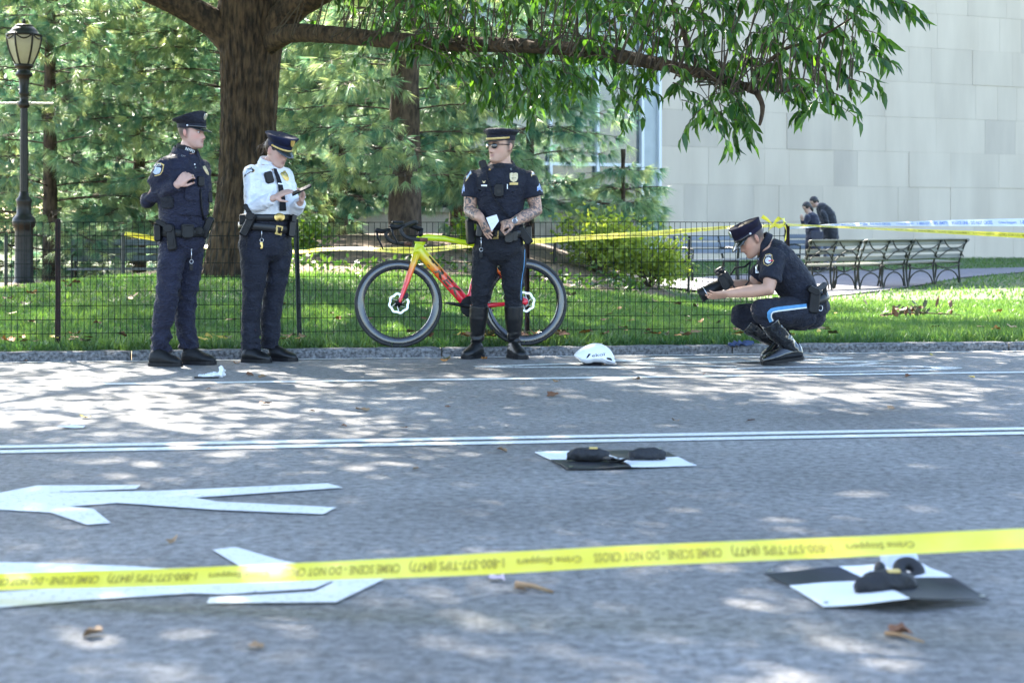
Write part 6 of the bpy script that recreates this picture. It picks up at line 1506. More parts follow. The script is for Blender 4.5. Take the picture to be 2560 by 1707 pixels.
p = bystander(2068, 676, 'person in a dark hooded jacket and grey jeans leaning over a companion', (1318, 152, .1), (-.85, -.5), 35,
    [(1460, 500, 0), (1455, 420, 0), (1445, 340, 0), (1425, 260, 0), (1385, 205, 0), (1355, 180, 0)], [.19, .19, .19, .21, .18, .08], [.15, .15, .15, .15, .12, .07],
    [[(1395, 240, -.17), (1425, 340, -.24), (1370, 370, -.28)], [(1405, 240, .17), (1400, 340, .2), (1340, 350, .05)]], [[(1430, 490, -.08), (1425, 610, -.1), (1425, 705, -.08)], [(1480, 490, .08), (1475, 610, .08), (1480, 705, .1)]], None, None, M('dark_jacket', (.008, .009, .013), (.014, .016, .022), scale=8, rough=.8, sheen=.3), MAT_JEANS, (.50, .34, .27), False)
m = MB(); m.ell(p.J(1385, 190, 0), (.13, .15, .10), None, 16); m.build('hood', bpy.data.materials['dark_jacket'], p.obj, smooth=True)
# ================================================================== BICYCLE
def grad_mat(name):
    m = bpy.data.materials.new(name); m.use_nodes = True; n, l = m.node_tree.nodes, m.node_tree.links; b = n['Principled BSDF']
    b.inputs['Roughness'].default_value = 0.28; b.inputs['Coat Weight'].default_value = 0.5
    tc = n.new('ShaderNodeTexCoord'); sx = n.new('ShaderNodeSeparateXYZ'); l.new(tc.outputs['Object'], sx.inputs[0])
    mr = n.new('ShaderNodeMapRange'); mr.inputs[1].default_value = 0.36; mr.inputs[2].default_value = 0.78; l.new(sx.outputs[2], mr.inputs[0])
    r = n.new('ShaderNodeValToRGB'); e = r.color_ramp.elements
    e[0].position = 0.0; e[0].color = (0.80, 0.012, 0.035, 1); e[1].position = 1.0; e[1].color = (0.60, 0.72, 0.004, 1)
    for pos_, c in ((0.30, (0.82, 0.03, 0.03, 1)), (0.52, (0.85, 0.13, 0.01, 1)), (0.74, (0.74, 0.45, 0.005, 1))):
        q = e.new(pos_); q.color = c
    l.new(mr.outputs[0], r.inputs[0]); l.new(r.outputs[0], b.inputs['Base Color']); return m
MAT_FRAME = grad_mat('fade_paint'); MAT_TYRE = M('rubber', (0.010, 0.010, 0.011), (0.022, 0.022, 0.022), scale=40, rough=0.65)
MAT_CARBON = M('gloss_carbon', (0.010, 0.011, 0.013), (0.030, 0.031, 0.035), scale=18, rough=0.16, coat=0.6, stretch=(1, 1, 1)); MAT_TAPEBAR = M('bar_tape', (0.012, 0.012, 0.012), (0.022, 0.022, 0.022), scale=60, rough=0.6, bump=0.5, bscale=180)
MAT_BROWN = M('worn_brown_tape', (0.09, 0.035, 0.02), (0.15, 0.07, 0.04), scale=40, rough=0.7)
TB = T_KERB + 0.13
def s_at(U, t):
    k = (U - CX) / F; return t * (math.sin(RA) + k * math.cos(RA)) / (math.cos(RA) - k * math.sin(RA))
bike = empty('road_bicycle', ST(s_at(997, TB), TB, 0.068)); bike.rotation_euler = (-math.radians(5.0), 0, RA)
tag(bike, 'racing bicycle fading from yellow to red leaning on the wire fence', 'bicycle')
def ringpts(r, n, y=0.0, c=(0, 0)): return [Vector((c[0] + r * math.cos(2 * math.pi * i / n), y, c[1] + r * math.sin(2 * math.pi * i / n))) for i in range(n)]
def wheel(cx, cz):
    c = (cx, cz); n = 72; m = MB(); rings = []
    prof = [(.322, -.011), (.312, -.014), (.290, -.0135), (.268, -.009), (.262, 0), (.268, .009), (.290, .0135), (.312, .014), (.322, .011)]
    for i in range(n):
        a = 2 * math.pi * i / n; rings.append([Vector((cx + r * math.cos(a), y, cz + r * math.sin(a))) for r, y in prof])
    m.rings(rings, closed=True); wo = m.build('wheel', MAT_CARBON, bike, smooth=True)
    m = MB(); m.tube(ringpts(.3265, n, 0, c), .0150, 10, closed=True); m.build('tyre', MAT_TYRE, wo, smooth=True)
    for i in range(20):
        a = 2 * math.pi * i / 20; sd_ = .028 if i % 2 else -.028; q = a + (.55 if (i // 2) % 2 else -.55)
        m = MB(); m.tube([(cx + .028 * math.cos(q), sd_, cz + .028 * math.sin(q)), (cx + .264 * math.cos(a), 0, cz + .264 * math.sin(a))], .0014, 4); m.build('spoke', MAT_SPOKE, wo)
    m = MB(); Rl = Matrix.Rotation(math.pi / 2, 3, 'X'); m.lathe([(.014, -.055), (.014, -.035), (.030, -.03), (.030, -.024), (.016, -.015), (.016, .015), (.030, .024), (.030, .03), (.014, .035), (.014, .055)], (cx, 0, cz), 18, R=Rl); m.build('hub', MAT_PLASTIC, wo, smooth=True)
    m = MB(); rr_ = []
    for i in range(48):
        a = 2 * math.pi * i / 48; w_ = .004 * math.sin(8 * a); rr_.append([Vector((cx + r * math.cos(a), y, cz + r * math.sin(a))) for r, y in ((.080 + w_, -.0405), (.080 + w_, -.0385), (.063 + w_, -.0385), (.063 + w_, -.0405))])
    m.rings(rr_, closed=True)
    ro = m.build('brake_rotor', MAT_SILVER, wo)
    for i in range(6):
        a = 2 * math.pi * i / 6; m = MB(); m.tube([(cx + .026 * math.cos(a), -.0395, cz + .026 * math.sin(a)), (cx + .068 * math.cos(a + .5), -.0395, cz + .068 * math.sin(a + .5))], .0032, 5); m.build('rotor_arm', MAT_SILVER, wo)
    return wo
MAT_SPOKE = M('spoke_steel', (0.10, 0.105, 0.11), rough=0.3, metal=0.9)
wheel(0, .34); wheel(.985, .345)
m = MB()
m.tube([(.150, 0, .725), (.158, 0, .765), (.172, 0, .85)], [.040, .034, .031], 16, flat=(1, .62))                                    # head tube
m.tube([(.160, 0, .835), (.235, 0, .852), (.36, 0, .842), (.50, 0, .815), (.635, 0, .79)], [.034, .027, .023, .021, .022], 16, flat=(1, .75))      # top tube
m.tube([(.158, 0, .765), (.205, 0, .705), (.33, 0, .565), (.45, 0, .43), (.548, 0, .318)], [.044, .043, .042, .042, .042], 16, flat=(1, .7))   # down tube
m.tube([(.552, 0, .315), (.60, 0, .55), (.638, 0, .79), (.648, 0, .84)], [.036, .024, .021, .018], 14)
for sg in (-1, 1):
    m.tube([(.56, .03 * sg, .315), (.70, .045 * sg, .318), (.985, .062 * sg, .342)], [.022, .018, .013], 10); m.tube([(.635, .012 * sg, .775), (.78, .045 * sg, .58), (.985, .062 * sg, .350)], [.013, .011, .011], 10)
    m.ell((.985, .063 * sg, .345), (.024, .008, .028))
m.ell((.55, 0, .315), (.045, .042, .045)); m.ell((.172, 0, .822), (.045, .026, .045))
me = remesh(m, .0065, 2); fr_ = link('frame', me, MAT_FRAME, bike, True)
m = MB(); m.tube([(.146, 0, .715), (.132, 0, .690)], [.036, .036], 14, flat=(1, .8))
for sg in (-1, 1): m.tube([(.140, .030 * sg, .715), (.118, .046 * sg, .655), (.060, .052 * sg, .49), (.004, .054 * sg, .345)], [.028, .026, .019, .012], 14, flat=(1, .65))
m.ell((.140, 0, .712), (.040, .048, .034)); me = remesh(m, .0065, 2); link('fork', me, MAT_FRAME, bike, True)
# lettering on the down tube
A0, A1 = Vector((.222, 0, .687)), Vector((.482, 0, .395)); dv = (A1 - A0).normalized(); uv_ = Vector((dv.z * -1, 0, dv.x)); fb = bvh_of(me_f) if False else bvh_of(fr_.data)
def on_tube(a, b):
    q = A0 + dv * a + uv_ * (b - .027); h = fb.ray_cast(Vector((q.x, -1, q.z)), Vector((0, 1, 0)))
    return (h[0] if h[0] is not None else q) + Vector((0, -.0025, 0))
text_on('frame_lettering', 'TREK', .078, on_tube, M('smoky_decal', (0.035, 0.026, 0.016), (0.10, 0.075, 0.03), scale=30, rough=0.3, metal=0.4), bike, width=(A1 - A0).length, bold=.003)
# steering: stem, drop bars, hoods, levers, computer mount
steer = Matrix.Rotation(math.radians(12), 3, 'Z'); piv = Vector((.175, 0, .88))
def ST_(v): return piv + steer @ (Vector(v) - piv)
m = MB(); m.tube([(.172, 0, .845), (.180, 0, .925)], .021, 12); m.tube([ST_((.180, 0, .912)), ST_((.085, 0, .945))], [.021, .018], 12); m.build('stem', MAT_PLASTIC, bike, smooth=True)
m = MB(); m.tube([ST_((.085, y, .947)) for y in (-.19, -.1, 0, .1, .19)], .0145, 10); m.build('handlebar', MAT_TAPEBAR, bike, smooth=True)
for sg in (-1, 1):
    y = .205 * sg
    m = MB(); pts, rd_ = dense([ST_((.090, .17 * sg, .950)), ST_((.060, y, .952)), ST_((-.010, y, .925)), ST_((-.045, y, .895)), ST_((-.030, y, .855)), ST_((.015, y, .828)), ST_((.085, y, .818)), ST_((.120, y, .818))], [.0155] * 8, .012); m.tube(pts, rd_, 10); m.build('drop_bar', MAT_TAPEBAR, bike, smooth=True)
    m = MB(); m.tube([ST_((.100, y, .818)), ST_((.165, y, .816))], [.0162, .0160], 10); m.build('bar_end', MAT_BROWN, bike, smooth=True)
    m = MB(); m.limb([ST_((-.020, y, .925)), ST_((-.075, y, .912)), ST_((-.115, y, .918))], [.017, .019, .021], 12); m.build('brake_hood', MAT_DULLLEATHER, bike, smooth=True)
    m = MB(); m.tube([ST_((-.118, y, .905)), ST_((-.112, y, .86)), ST_((-.080, y, .80)), ST_((-.072, y, .775))], [.009, .008, .007, .005], 8); m.build('brake_lever', MAT_PLASTIC, bike, smooth=True)
m = MB(); m.rbox(ST_((-.01, 0, .968)), (.09, .055, .016), steer, .3); m.build('bike_computer', MAT_PLASTIC, bike)
m = MB(); m.tube([(.645, 0, .82), (.668, 0, .955)], .015, 10); m.build('seat_post', MAT_CARBON, bike, smooth=True)
m = MB(); m.loft([(.54, 0, .968), (.60, 0, .972), (.68, 0, .968), (.76, 0, .975), (.80, 0, .982)], [.018, .022, .045, .070, .060], [.012, .016, .020, .022, .014], (0, 1, 0), 16); m.build('saddle', MAT_DULLLEATHER, bike, smooth=True)
m = MB(); m.lathe([(.075, -.004), (.082, 0), (.075, .004)], (.555, -.052, .31), 36, R=Matrix.Rotation(math.pi / 2, 3, 'X')); m.build('chainring', MAT_PLASTIC, bike)
for sg, a in ((-1, math.pi + .15), (1, .15)):
    e = Vector((.555 + .17 * math.cos(a), .065 * sg, .31 + .17 * math.sin(a) * -1)); m = MB(); m.tube([(.555, .06 * sg, .31), e], [.017, .012], 10, flat=(1, .5)); cr = m.build('crank_arm', MAT_PLASTIC, bike, smooth=True)
    m = MB(); m.rbox(e + Vector((0, .045 * sg, 0)), (.07, .06, .016), None, .3); m.build('pedal', MAT_PLASTIC, cr)
m = MB(); m.lathe([(.035, 0), (.045, .004), (.030, .02)], (.985, .05, .345), 24, R=Matrix.Rotation(-math.pi / 2, 3, 'X')); m.build('cassette', MAT_SILVER, bike)
m = MB(); m.rbox((.055, -.044, .395), (.035, .028, .05), Matrix.Rotation(.5, 3, 'Y'), .3); m.build('brake_caliper', MAT_PLASTIC, bike)
m = MB(); m.rbox((.945, -.048, .41), (.035, .028, .05), None, .3); m.build('brake_caliper', MAT_PLASTIC, bike)

# ================================================================== HELMET
hp = Person(1486, 912, 1420, 840, 16.8, ''); hJ = hp.J
MAT_HELM = M('white_shell', (0.74, 0.75, 0.77), (0.70, 0.71, 0.74), scale=6, rough=0.28, coat=0.4)
top_ = [(240, 800), (330, 690), (450, 570), (700, 410), (950, 315), (1150, 288), (1400, 322), (1600, 420), (1750, 540), (1850, 680), (1950, 880), (1985, 1050)]
bot_ = [(240, 815), (330, 890), (450, 985), (560, 1095), (750, 1160), (930, 1160), (1050, 1112), (1380, 1118), (1650, 1196), (1960, 1180), (1985, 1090)]
m = MB(); rings = []; xs_ = np.linspace(244, 1982, 46)
for x in xs_:
    zt = float(np.interp(x, [q[0] for q in top_], [q[1] for q in top_])); zb_ = float(np.interp(x, [q[0] for q in bot_], [q[1] for q in bot_]))
    f_ = (x - 240) / 1745; wd = .104 * (max(0.0, math.sin(math.pi * min(1, f_ * .93 + .035))) ** .55); t_, b_ = hJ(x, zt, 0), hJ(x, zb_, 0); zc = b_.z + (t_.z - b_.z) * .25; ring = []
    for j in range(28):
        a = 2 * math.pi * j / 28; ca, sa = math.cos(a), math.sin(a); ring.append(Vector((t_.x, wd * math.copysign(abs(ca) ** .85, ca) * (1 if sa > 0 else .93), zc + (t_.z - zc) * abs(sa) ** .95 if sa >= 0 else zc - (zc - b_.z) * abs(sa) ** .8)))
    rings.append(ring)
m.rings(rings); me = remesh(m, .0045, 2); helm = link('bike_helmet', me, MAT_HELM, None, True); helm.location = hp.root0; tag(helm, 'white aero cycling helmet lying on the road', 'helmet')
hp.obj = helm; hp.bvh['shell'] = bvh_of(me)
hp.decal('vent', [(870, 735), (965, 752), (830, 915), (755, 925)], MAT_BLACKCLOTH, .002); hp.decal('vent', [(1615, 915), (1665, 898), (1790, 915), (1850, 980), (1862, 1035), (1700, 990), (1630, 965)], MAT_BLACKCLOTH, .002); hp.decal('vent', [(1915, 905), (1945, 930), (1972, 1000), (1950, 980)], MAT_BLACKCLOTH, .002)
hp.decal('trim_line', [(1340, 925), (1390, 925), (1690, 1095), (1930, 1105), (1930, 1135), (1680, 1130)], M('grey_trim', (.40, .40, .43), rough=.5), .002)
hp.text('helmet_lettering', 'ekoï', 1010, 885, 1580, 815, 135, M('grey_letter', (.06, .065, .07), rough=.5), .0025)
m = MB(); m.ell((0, 0, .03), (.105, .075, .032), None, 16); m.tube([(-.10, -.02, .004), (-.07, -.06, .003), (-.02, -.05, .004), (.05, -.06, .003)], .004, 6); m.build('padding', MAT_BLACKCLOTH, helm, smooth=True)

# ================================================================== TAPES
MAT_YTAPE = M('yellow_tape', (0.82, 0.70, 0.05), (0.88, 0.80, 0.14), scale=5, rough=0.30, translucent=0.35, tcol=(1.15, 1.1, 0.6))
MAT_WTAPE = M('white_tape', (0.70, 0.73, 0.78), (0.78, 0.80, 0.84), scale=5, rough=0.30, translucent=0.3, tcol=(1.0, 1.05, 1.1))
MAT_TTXT = M('black_tape_print', (0.26, 0.20, 0.015), rough=0.5); MAT_BTXT = M('blue_tape_print', (0.03, 0.14, 0.55), rough=0.5)
def tape(name, stations, mat, label, txt=None, tmat=None, flip=True, period=None, th=.0003, letter=.5):
    """stations: centre point and half-width vector; lettering follows the strip"""
    C0 = [s_[0] for s_ in stations]; W0 = [s_[1] for s_ in stations]
    C1, _ = dense(C0, [0] * len(C0), .06); W1, _ = dense(W0, [0] * len(W0), 1e9) if False else (None, None)
    Wd = []; k = 0
    for i in range(len(C0) - 1):
        n = max(2, int((C0[i + 1] - C0[i]).length / .06))
        for q in range(n): Wd.append(W0[i].lerp(W0[i + 1], q / n))
    Wd.append(W0[-1]); m = MB(); L = [0.0]
    for i in range(len(C1)):
        if i: L.append(L[-1] + (C1[i] - C1[i - 1]).length)
        wob = Vector((0, .010 * noise.noise((L[-1] * 1.1, 3, 0)), .004 * noise.noise((L[-1] * 1.7, 7, 0))))
        C1[i] = C1[i] + wob
        for q in range(5):
            b = q / 4 * 2 - 1; cup = Vector((0, -.006 * (1 - b * b), 0)) * (0.4 + noise.noise((L[-1] * 2.3, 1, 4))); m.v.append(tuple(C1[i] + Wd[i] * b + cup))
    n = len(C1); m.f = [(i * 5 + q, i * 5 + 5 + q, i * 5 + 6 + q, i * 5 + 1 + q) for i in range(n - 1) for q in range(4)]; m.mi = [0] * len(m.f)
    o = m.build(name, mat, None, smooth=True, fix=False); tag(o, label, 'tape')
    La = np.array(L)
    def at(s_, b):
        i = int(np.clip(np.searchsorted(La, s_) - 1, 0, n - 2)); f_ = (s_ - La[i]) / max(1e-6, La[i + 1] - La[i]); c = C1[i].lerp(C1[i + 1], f_); w_ = Wd[i].lerp(Wd[i + 1], f_)
        cup = Vector((0, -.006 * (1 - b * b), 0)) * (0.4 + noise.noise((s_ * 2.3, 1, 4))); q = c + w_ * b + cup; return q + (CAM - q).normalized() * .004
    if txt:
        s0 = period * .1; words_ = txt
        while s0 + period < L[-1]:
            for (wtxt, a0, a1, hgt, base_) in words_:
                wdt = (a1 - a0) * period
                if flip: mp = lambda a, b, s0=s0, a1=a1, hgt=hgt, base_=base_: at(s0 + period - (0) - (a + (1 - a1) * 0) - 0, 0) 
                def mp(a, b, s0=s0, a0=a0, hgt=hgt, base_=base_):
                    q = b / hgt * hgt * 2 + base_
                    return at(s0 + period * (1 - a0) - a, -q) if flip else at(s0 + period * a0 + a, q)
                text_on('tape_lettering', wtxt, hgt / .72, mp, tmat, o, width=wdt, bold=.004)
            s0 += period
    return o
CRIME = [('Crime Stoppers', .01, .21, .32, -.28), ('1-800-577-TIPS (8477)', .25, .55, .44, -.42), ('CRIME SCENE - DO NOT CROSS', .58, .97, .44, -.42)]
def W(px_h, Y, ang): return Vector((0, math.sin(ang), math.cos(ang))) * .038
def W2(Y, vis): k = min(1.0, vis / (.0762 * F / Y)); a = math.acos(k); return Vector((0, math.sin(a), math.cos(a))) * .0381
near = [(-120, 1459, 36, 4.66), (0, 1454, 36, 4.62), (400, 1443, 38, 4.55), (800, 1427, 42, 4.48), (1200, 1408.5, 52, 4.40), (1550, 1390, 50, 4.34), (1890, 1375, 48, 4.28), (2250, 1361, 47, 4.22), (2560, 1347, 47, 4.16), (2720, 1340, 47, 4.12)]
tape('caution_tape', [(P(u, v, y), W2(y, h * .80)) for u, v, h, y in near], MAT_YTAPE, 'yellow crime scene tape stretched low across the road in front of everything', CRIME, MAT_TTXT, True, .815)
back = [(1962, 563, 8, 14.2), (1819, 569, 7, 15.0), (1640, 583, 14, 16.0), (1500, 592, 13, 16.8), (1360, 601, 13, 17.6), (1180, 613, 10, 18.6), (1060, 626, 14, 19.3), (1007, 626, 16, 19.6), (919, 622.5, 7, 20.1), (808, 623, 8, 20.7), (727, 630, 9, 21.2), (515, 617, 8, 22.0), (390, 597, 12, 22.25), (312, 584, 10, 22.2)]
tape('caution_tape', [(P(u, v, y), W2(y, h)) for u, v, h, y in back[::-1]], MAT_YTAPE, 'yellow crime scene tape running behind the wire fence to the oak', CRIME, MAT_TTXT, True, .815)
ry = [(1968, 562, 6, 14.15), (2060, 566, 5, 14.0), (2169, 571, 5, 13.8), (2300, 577, 8, 13.55), (2430, 583, 11, 13.3), (2560, 589, 13.5, 13.05), (2760, 598, 15, 12.7)]
tape('caution_tape', [(P(u, v, y), W2(y, h)) for u, v, h, y in ry], MAT_YTAPE, 'yellow crime scene tape from the fence post out of the picture', CRIME, MAT_TTXT, True, .815)
wt_ = [(1972, 571, 6, 14.2), (2020, 568, 4, 14.2), (2091, 562, 5, 14.1), (2250, 560, 11, 13.9), (2400, 557.5, 16, 13.75), (2560, 556, 20, 13.6), (2760, 554, 22, 13.4)]
tape('barrier_tape', [(P(u, v, y), W2(y, h)) for u, v, h, y in wt_], MAT_WTAPE, 'white police line tape with blue print beside the yellow one', [('Crime Stoppers', .03, .20, .36, -.28), ('1-800-577-TIPS (8477)', .24, .54, .5, -.45), ('POLICE LINE - DO NOT CROSS', .58, .97, .5, -.45)], MAT_BTXT, False, .78)
# knotted ends at the post
kn = empty('tape_knot', P(1945, 563, 14.15)); tag(kn, 'crumpled yellow tape knotted round the top of the end post', 'tape')
kb = P(1945, 563, 14.15)
for pts, w_ in (([(1905, 541, 14.1), (1918, 549, 14.12), (1932, 560, 14.15)], .016), ([(1932, 560, 14.12), (1948, 546, 14.05), (1960, 548, 14.05), (1962, 560, 14.1), (1948, 566, 14.1), (1936, 561, 14.15)], .018), ([(1922, 574, 14.1), (1928, 568, 14.1), (1936, 562, 14.12)], .014), ([(1962, 562, 14.12), (1966, 578, 14.1), (1963, 602, 14.1)], .010)):
    q, _ = dense([P(*x) - kb for x in pts], [0] * len(pts), .01); m = MB(); rr_ = []
    for i, c in enumerate(q):
        a = i * .35; d_ = Vector((math.cos(a) * .4, -.3, math.sin(a) + .6)).normalized() * w_; rr_ += [tuple(c - d_), tuple(c + Vector((0, -.006, 0))), tuple(c + d_)]
    m.v = rr_; m.f = [(i * 3 + k, i * 3 + 3 + k, i * 3 + 4 + k, i * 3 + 1 + k) for i in range(len(q) - 1) for k in (0, 1)]; m.mi = [0] * len(m.f); m.build('tape_loop', MAT_YTAPE, kn, smooth=True, fix=False)

# ================================================================== MARKER MATS AND SANDBAGS
MAT_MATB = M('black_vinyl', (0.013, 0.015, 0.020), (0.022, 0.024, 0.030), scale=10, rough=0.5); MAT_MATW = M('white_vinyl', (0.76, 0.77, 0.78), (0.70, 0.71, 0.73), scale=5, rough=0.5)
MAT_BAG = M('sandbag_nylon', (0.008, 0.008, 0.010), (0.015, 0.015, 0.017), scale=14, rough=0.7, bump=0.5, bscale=60)
def zz(px, py): return 1280 + px / 1.8375, 1060 + py / 1.8375
def marker_mat(grid_px, lifts, cols, label):
    pts = [[G(*zz(*grid_px[j][i]), z=.006 + lifts[j][i]) for i in range(3)] for j in range(3)]
    root = empty('marker_mat', (pts[1][1].x, pts[1][1].y, 0)); tag(root, label, 'marker mat', 'checkered marker mats on the road')
    o0 = Vector((pts[1][1].x, pts[1][1].y, 0))
    for j in range(2):
        for i in range(2):
            g, f_ = grid_interp(pts[j][i] - o0, pts[j][i + 1] - o0, pts[j + 1][i + 1] - o0, pts[j + 1][i] - o0, 8, 8); n = len(g)
            for q in g: q.z = max(.004, q.z + .006 * noise.noise((q.x * 6, q.y * 6, 5)))
            m = MB(); m.v = [tuple(q) for q in g] + [tuple(q - Vector((0, 0, .003))) for q in g]; e = [(a, b) for a, b in []]
            m.f = list(f_) + [tuple(x + n for x in reversed(q)) for q in f_]
            rim = [k for k in range(9)] + [9 * k + 8 for k in range(1, 9)] + [72 + 7 - k for k in range(8)] + [9 * (7 - k) for k in range(7)]
            m.f += [(rim[k], rim[(k + 1) % len(rim)], rim[(k + 1) % len(rim)] + n, rim[k] + n) for k in range(len(rim))]; m.mi = [0] * len(m.f)
            m.build('black_square' if cols[j][i] else 'white_square', MAT_MATB if cols[j][i] else MAT_MATW, root, smooth=False)
    for j, i in ((0, 0), (0, 2), (2, 0), (2, 2)):
        q = pts[j][i].lerp(pts[1][1], .06) - o0; m = MB(); m.lathe([(.004, 0), (.009, .002), (.004, .003)], q + Vector((0, 0, .006)), 12); m.build('grommet', MAT_SILVER, root)
    return root
marker_mat([[(105, 127), (390, 121), (690, 117)], [(180, 160), (490, 156), (762, 150)], [(255, 205), (548, 193), (848, 188)]], [[0, 0, 0], [.004, .0, .004], [.003, .008, .0]], [[0, 1], [1, 0]], 'black and white checkered mat weighted with two sandbags near the double line')
marker_mat([[(1155, 680), (1500, 654), (1862, 630)], [(1275, 735), (1640, 717), (2025, 700)], [(1430, 835), (1825, 794), (2195, 806)]], [[.012, .03, .004], [.0, .0, .045], [.0, .035, .006]], [[1, 0], [0, 1]], 'black and white checkered mat with curled edges nearest the tape')
def sandbag(px0, px1, rad, label, z0=.010, tails=(), mat=MAT_BAG, patch=False):
    a, b = G(*zz(*px0), z=z0), G(*zz(*px1), z=z0); d = (b - a); L = d.length; d.normalize(); sd_ = Vector((-d.y, d.x, 0)); m = MB(); rings = []
    o0 = (a + b) / 2
    for i in range(17):
        f_ = i / 16; r = rad * max(.12, math.sin(math.pi * (.05 + .90 * f_)) ** .62); ring = []
        for j in range(18):
            q = 2 * math.pi * j / 18; cq, sq = math.cos(q), math.sin(q); ring.append(a - o0 + d * L * f_ + sd_ * r * 1.05 * cq + Vector((0, 0, rad * .72 + r * .85 * sq if sq > 0 else rad * .72 + rad * .72 * sq)))
        rings.append(ring)
    m.rings(rings); me = remesh(m, .006, 2); wrinkle(me, .0045, (22, 22, 22), px0[0] * .1); o = link('sandbag', me, mat, None, True); o.location = o0; tag(o, label, 'sandbag', 'sandbags on the marker mats')
    for t_ in tails:
        q = [G(*zz(x, y), z=z) - o0 for x, y, z in t_]; q, _ = dense(q, [0] * len(q), .01); mm_ = MB(); mm_.tube(q, .014, 8, flat=(.35, 1.2)); mm_.build('strap', mat, o, smooth=True)
    if patch:
        mm_ = MB(); mm_.rbox((a - o0).lerp(b - o0, .62) + Vector((0, -.008, rad * 1.50)), (.035, .03, .006), None, .1); mm_.build('brand_tag', MAT_BRAID, o)
    return o
sandbag((250, 168), (450, 171), .038, 'left black sandbag of the pair on the farther mat', tails=[[(430, 160, .04), (450, 152, .04), (468, 163, .02), (505, 172, .012)]], patch=True)
sandbag((535, 166), (708, 164), .036, 'right black sandbag of the pair on the farther mat', tails=[[(550, 160, .035), (520, 160, .03), (490, 172, .014), (450, 172, .012)]])
sandbag((1575, 786), (1855, 772), .042, 'plump black sandbag in front on the nearer mat', patch=True)
pb = sandbag((1690, 668), (1866, 674), .044, 'pale sandbag lying behind the black one on the nearer mat', mat=M('pale_nylon', (.40, .44, .50), (.52, .56, .62), scale=10, rough=.5))
m = MB(); m.ell(G(*zz(1690, 668), z=.030) - pb.location, (.017, .024, .024), None, 14); m.build('black_end', MAT_BAG, pb, smooth=True)
hc_ = G(*zz(1822, 742), z=0.0) + Vector((0, 0, .040)); q = [hc_ + Vector((.026 * math.cos(a), .022 * math.sin(a), .018 * math.sin(a))) for a in [2 * math.pi * i / 24 for i in range(24)]]
m = MB(); m.tube(q, .020, 10, closed=True); o = m.build('strap_handle', MAT_BAG, None, smooth=True); tag(o, 'looped dark carry strap between the bags on the nearer mat', 'strap')

# ================================================================== LITTER, FALLEN LEAVES
MAT_LITTER = M('crumpled_white_cloth', (.66, .67, .70), (.78, .78, .78), scale=12, rough=.8)
m = MB(); o0 = G(535, 944)
for c, r in (((-.045, 0, .012), (.07, .05, .010)), ((.03, 0, .022), (.045, .04, .022)), ((.052, .0, .05), (.022, .02, .028)), ((.0, .0, .018), (.05, .045, .016))): m.ell(c, r)
me = remesh(m, .005, 1); wrinkle(me, .014, (30, 30, 30), 2.2); o = link('crumpled_cloth', me, MAT_LITTER, None, False); o.location = o0; tag(o, 'crumpled white cloth on the road in front of the standing officers', 'litter')
m = MB(); m.box((-.04, -.055, .006), (.16, .006, .010)); m.build('dark_hem', MAT_PLASTIC, o)
m = MB(); g, f_ = grid_interp(Vector((-.07, -.04, .003)), Vector((.06, -.03, .003)), Vector((.05, .05, .006)), Vector((-.02, .06, .004)), 6, 6)
for v in g: v.z += .016 * max(0, noise.noise((v.x * 18, v.y * 18, 1)) + .3)
m.add(g, f_); o = m.build('paper_scrap', MAT_LITTER, None, fix=False); o.location = G(182, 1070); tag(o, 'flat white paper scrap on the sunlit road', 'litter')
m = MB(); m.ell((0, 0, .02), (.09, .035, .02)); m.ell((.07, .02, .022), (.04, .035, .02)); m.ell((-.06, -.01, .015), (.04, .03, .016)); me = remesh(m, .007, 1); wrinkle(me, .02, (24, 24, 24), 5); o = link('blue_rag', me, M('blue_cloth', (.03, .05, .12), (.07, .10, .20), scale=8, rough=.8), None, False); q = G(1850, 862, .07); o.location = (q.x, q.y, .062); tag(o, 'crumpled dark blue rag in the grass beside the crouching officer', 'litter')
m = MB(); g, f_ = grid_interp(Vector((-.025, -.02, .004)), Vector((.025, -.015, .004)), Vector((.02, .02, .004)), Vector((-.02, .02, .004)), 4, 4)
for v in g: v.z += .02 * max(0, noise.noise((v.x * 60, v.y * 60, 1)) + .4)
m.add(g, f_); o = m.build('pink_scrap', M('pinkish_paper', (.55, .42, .46), rough=.8), None, fix=False); o.location = G(1242, 1452); tag(o, 'tiny pinkish scrap on the road just beyond the near tape', 'litter')

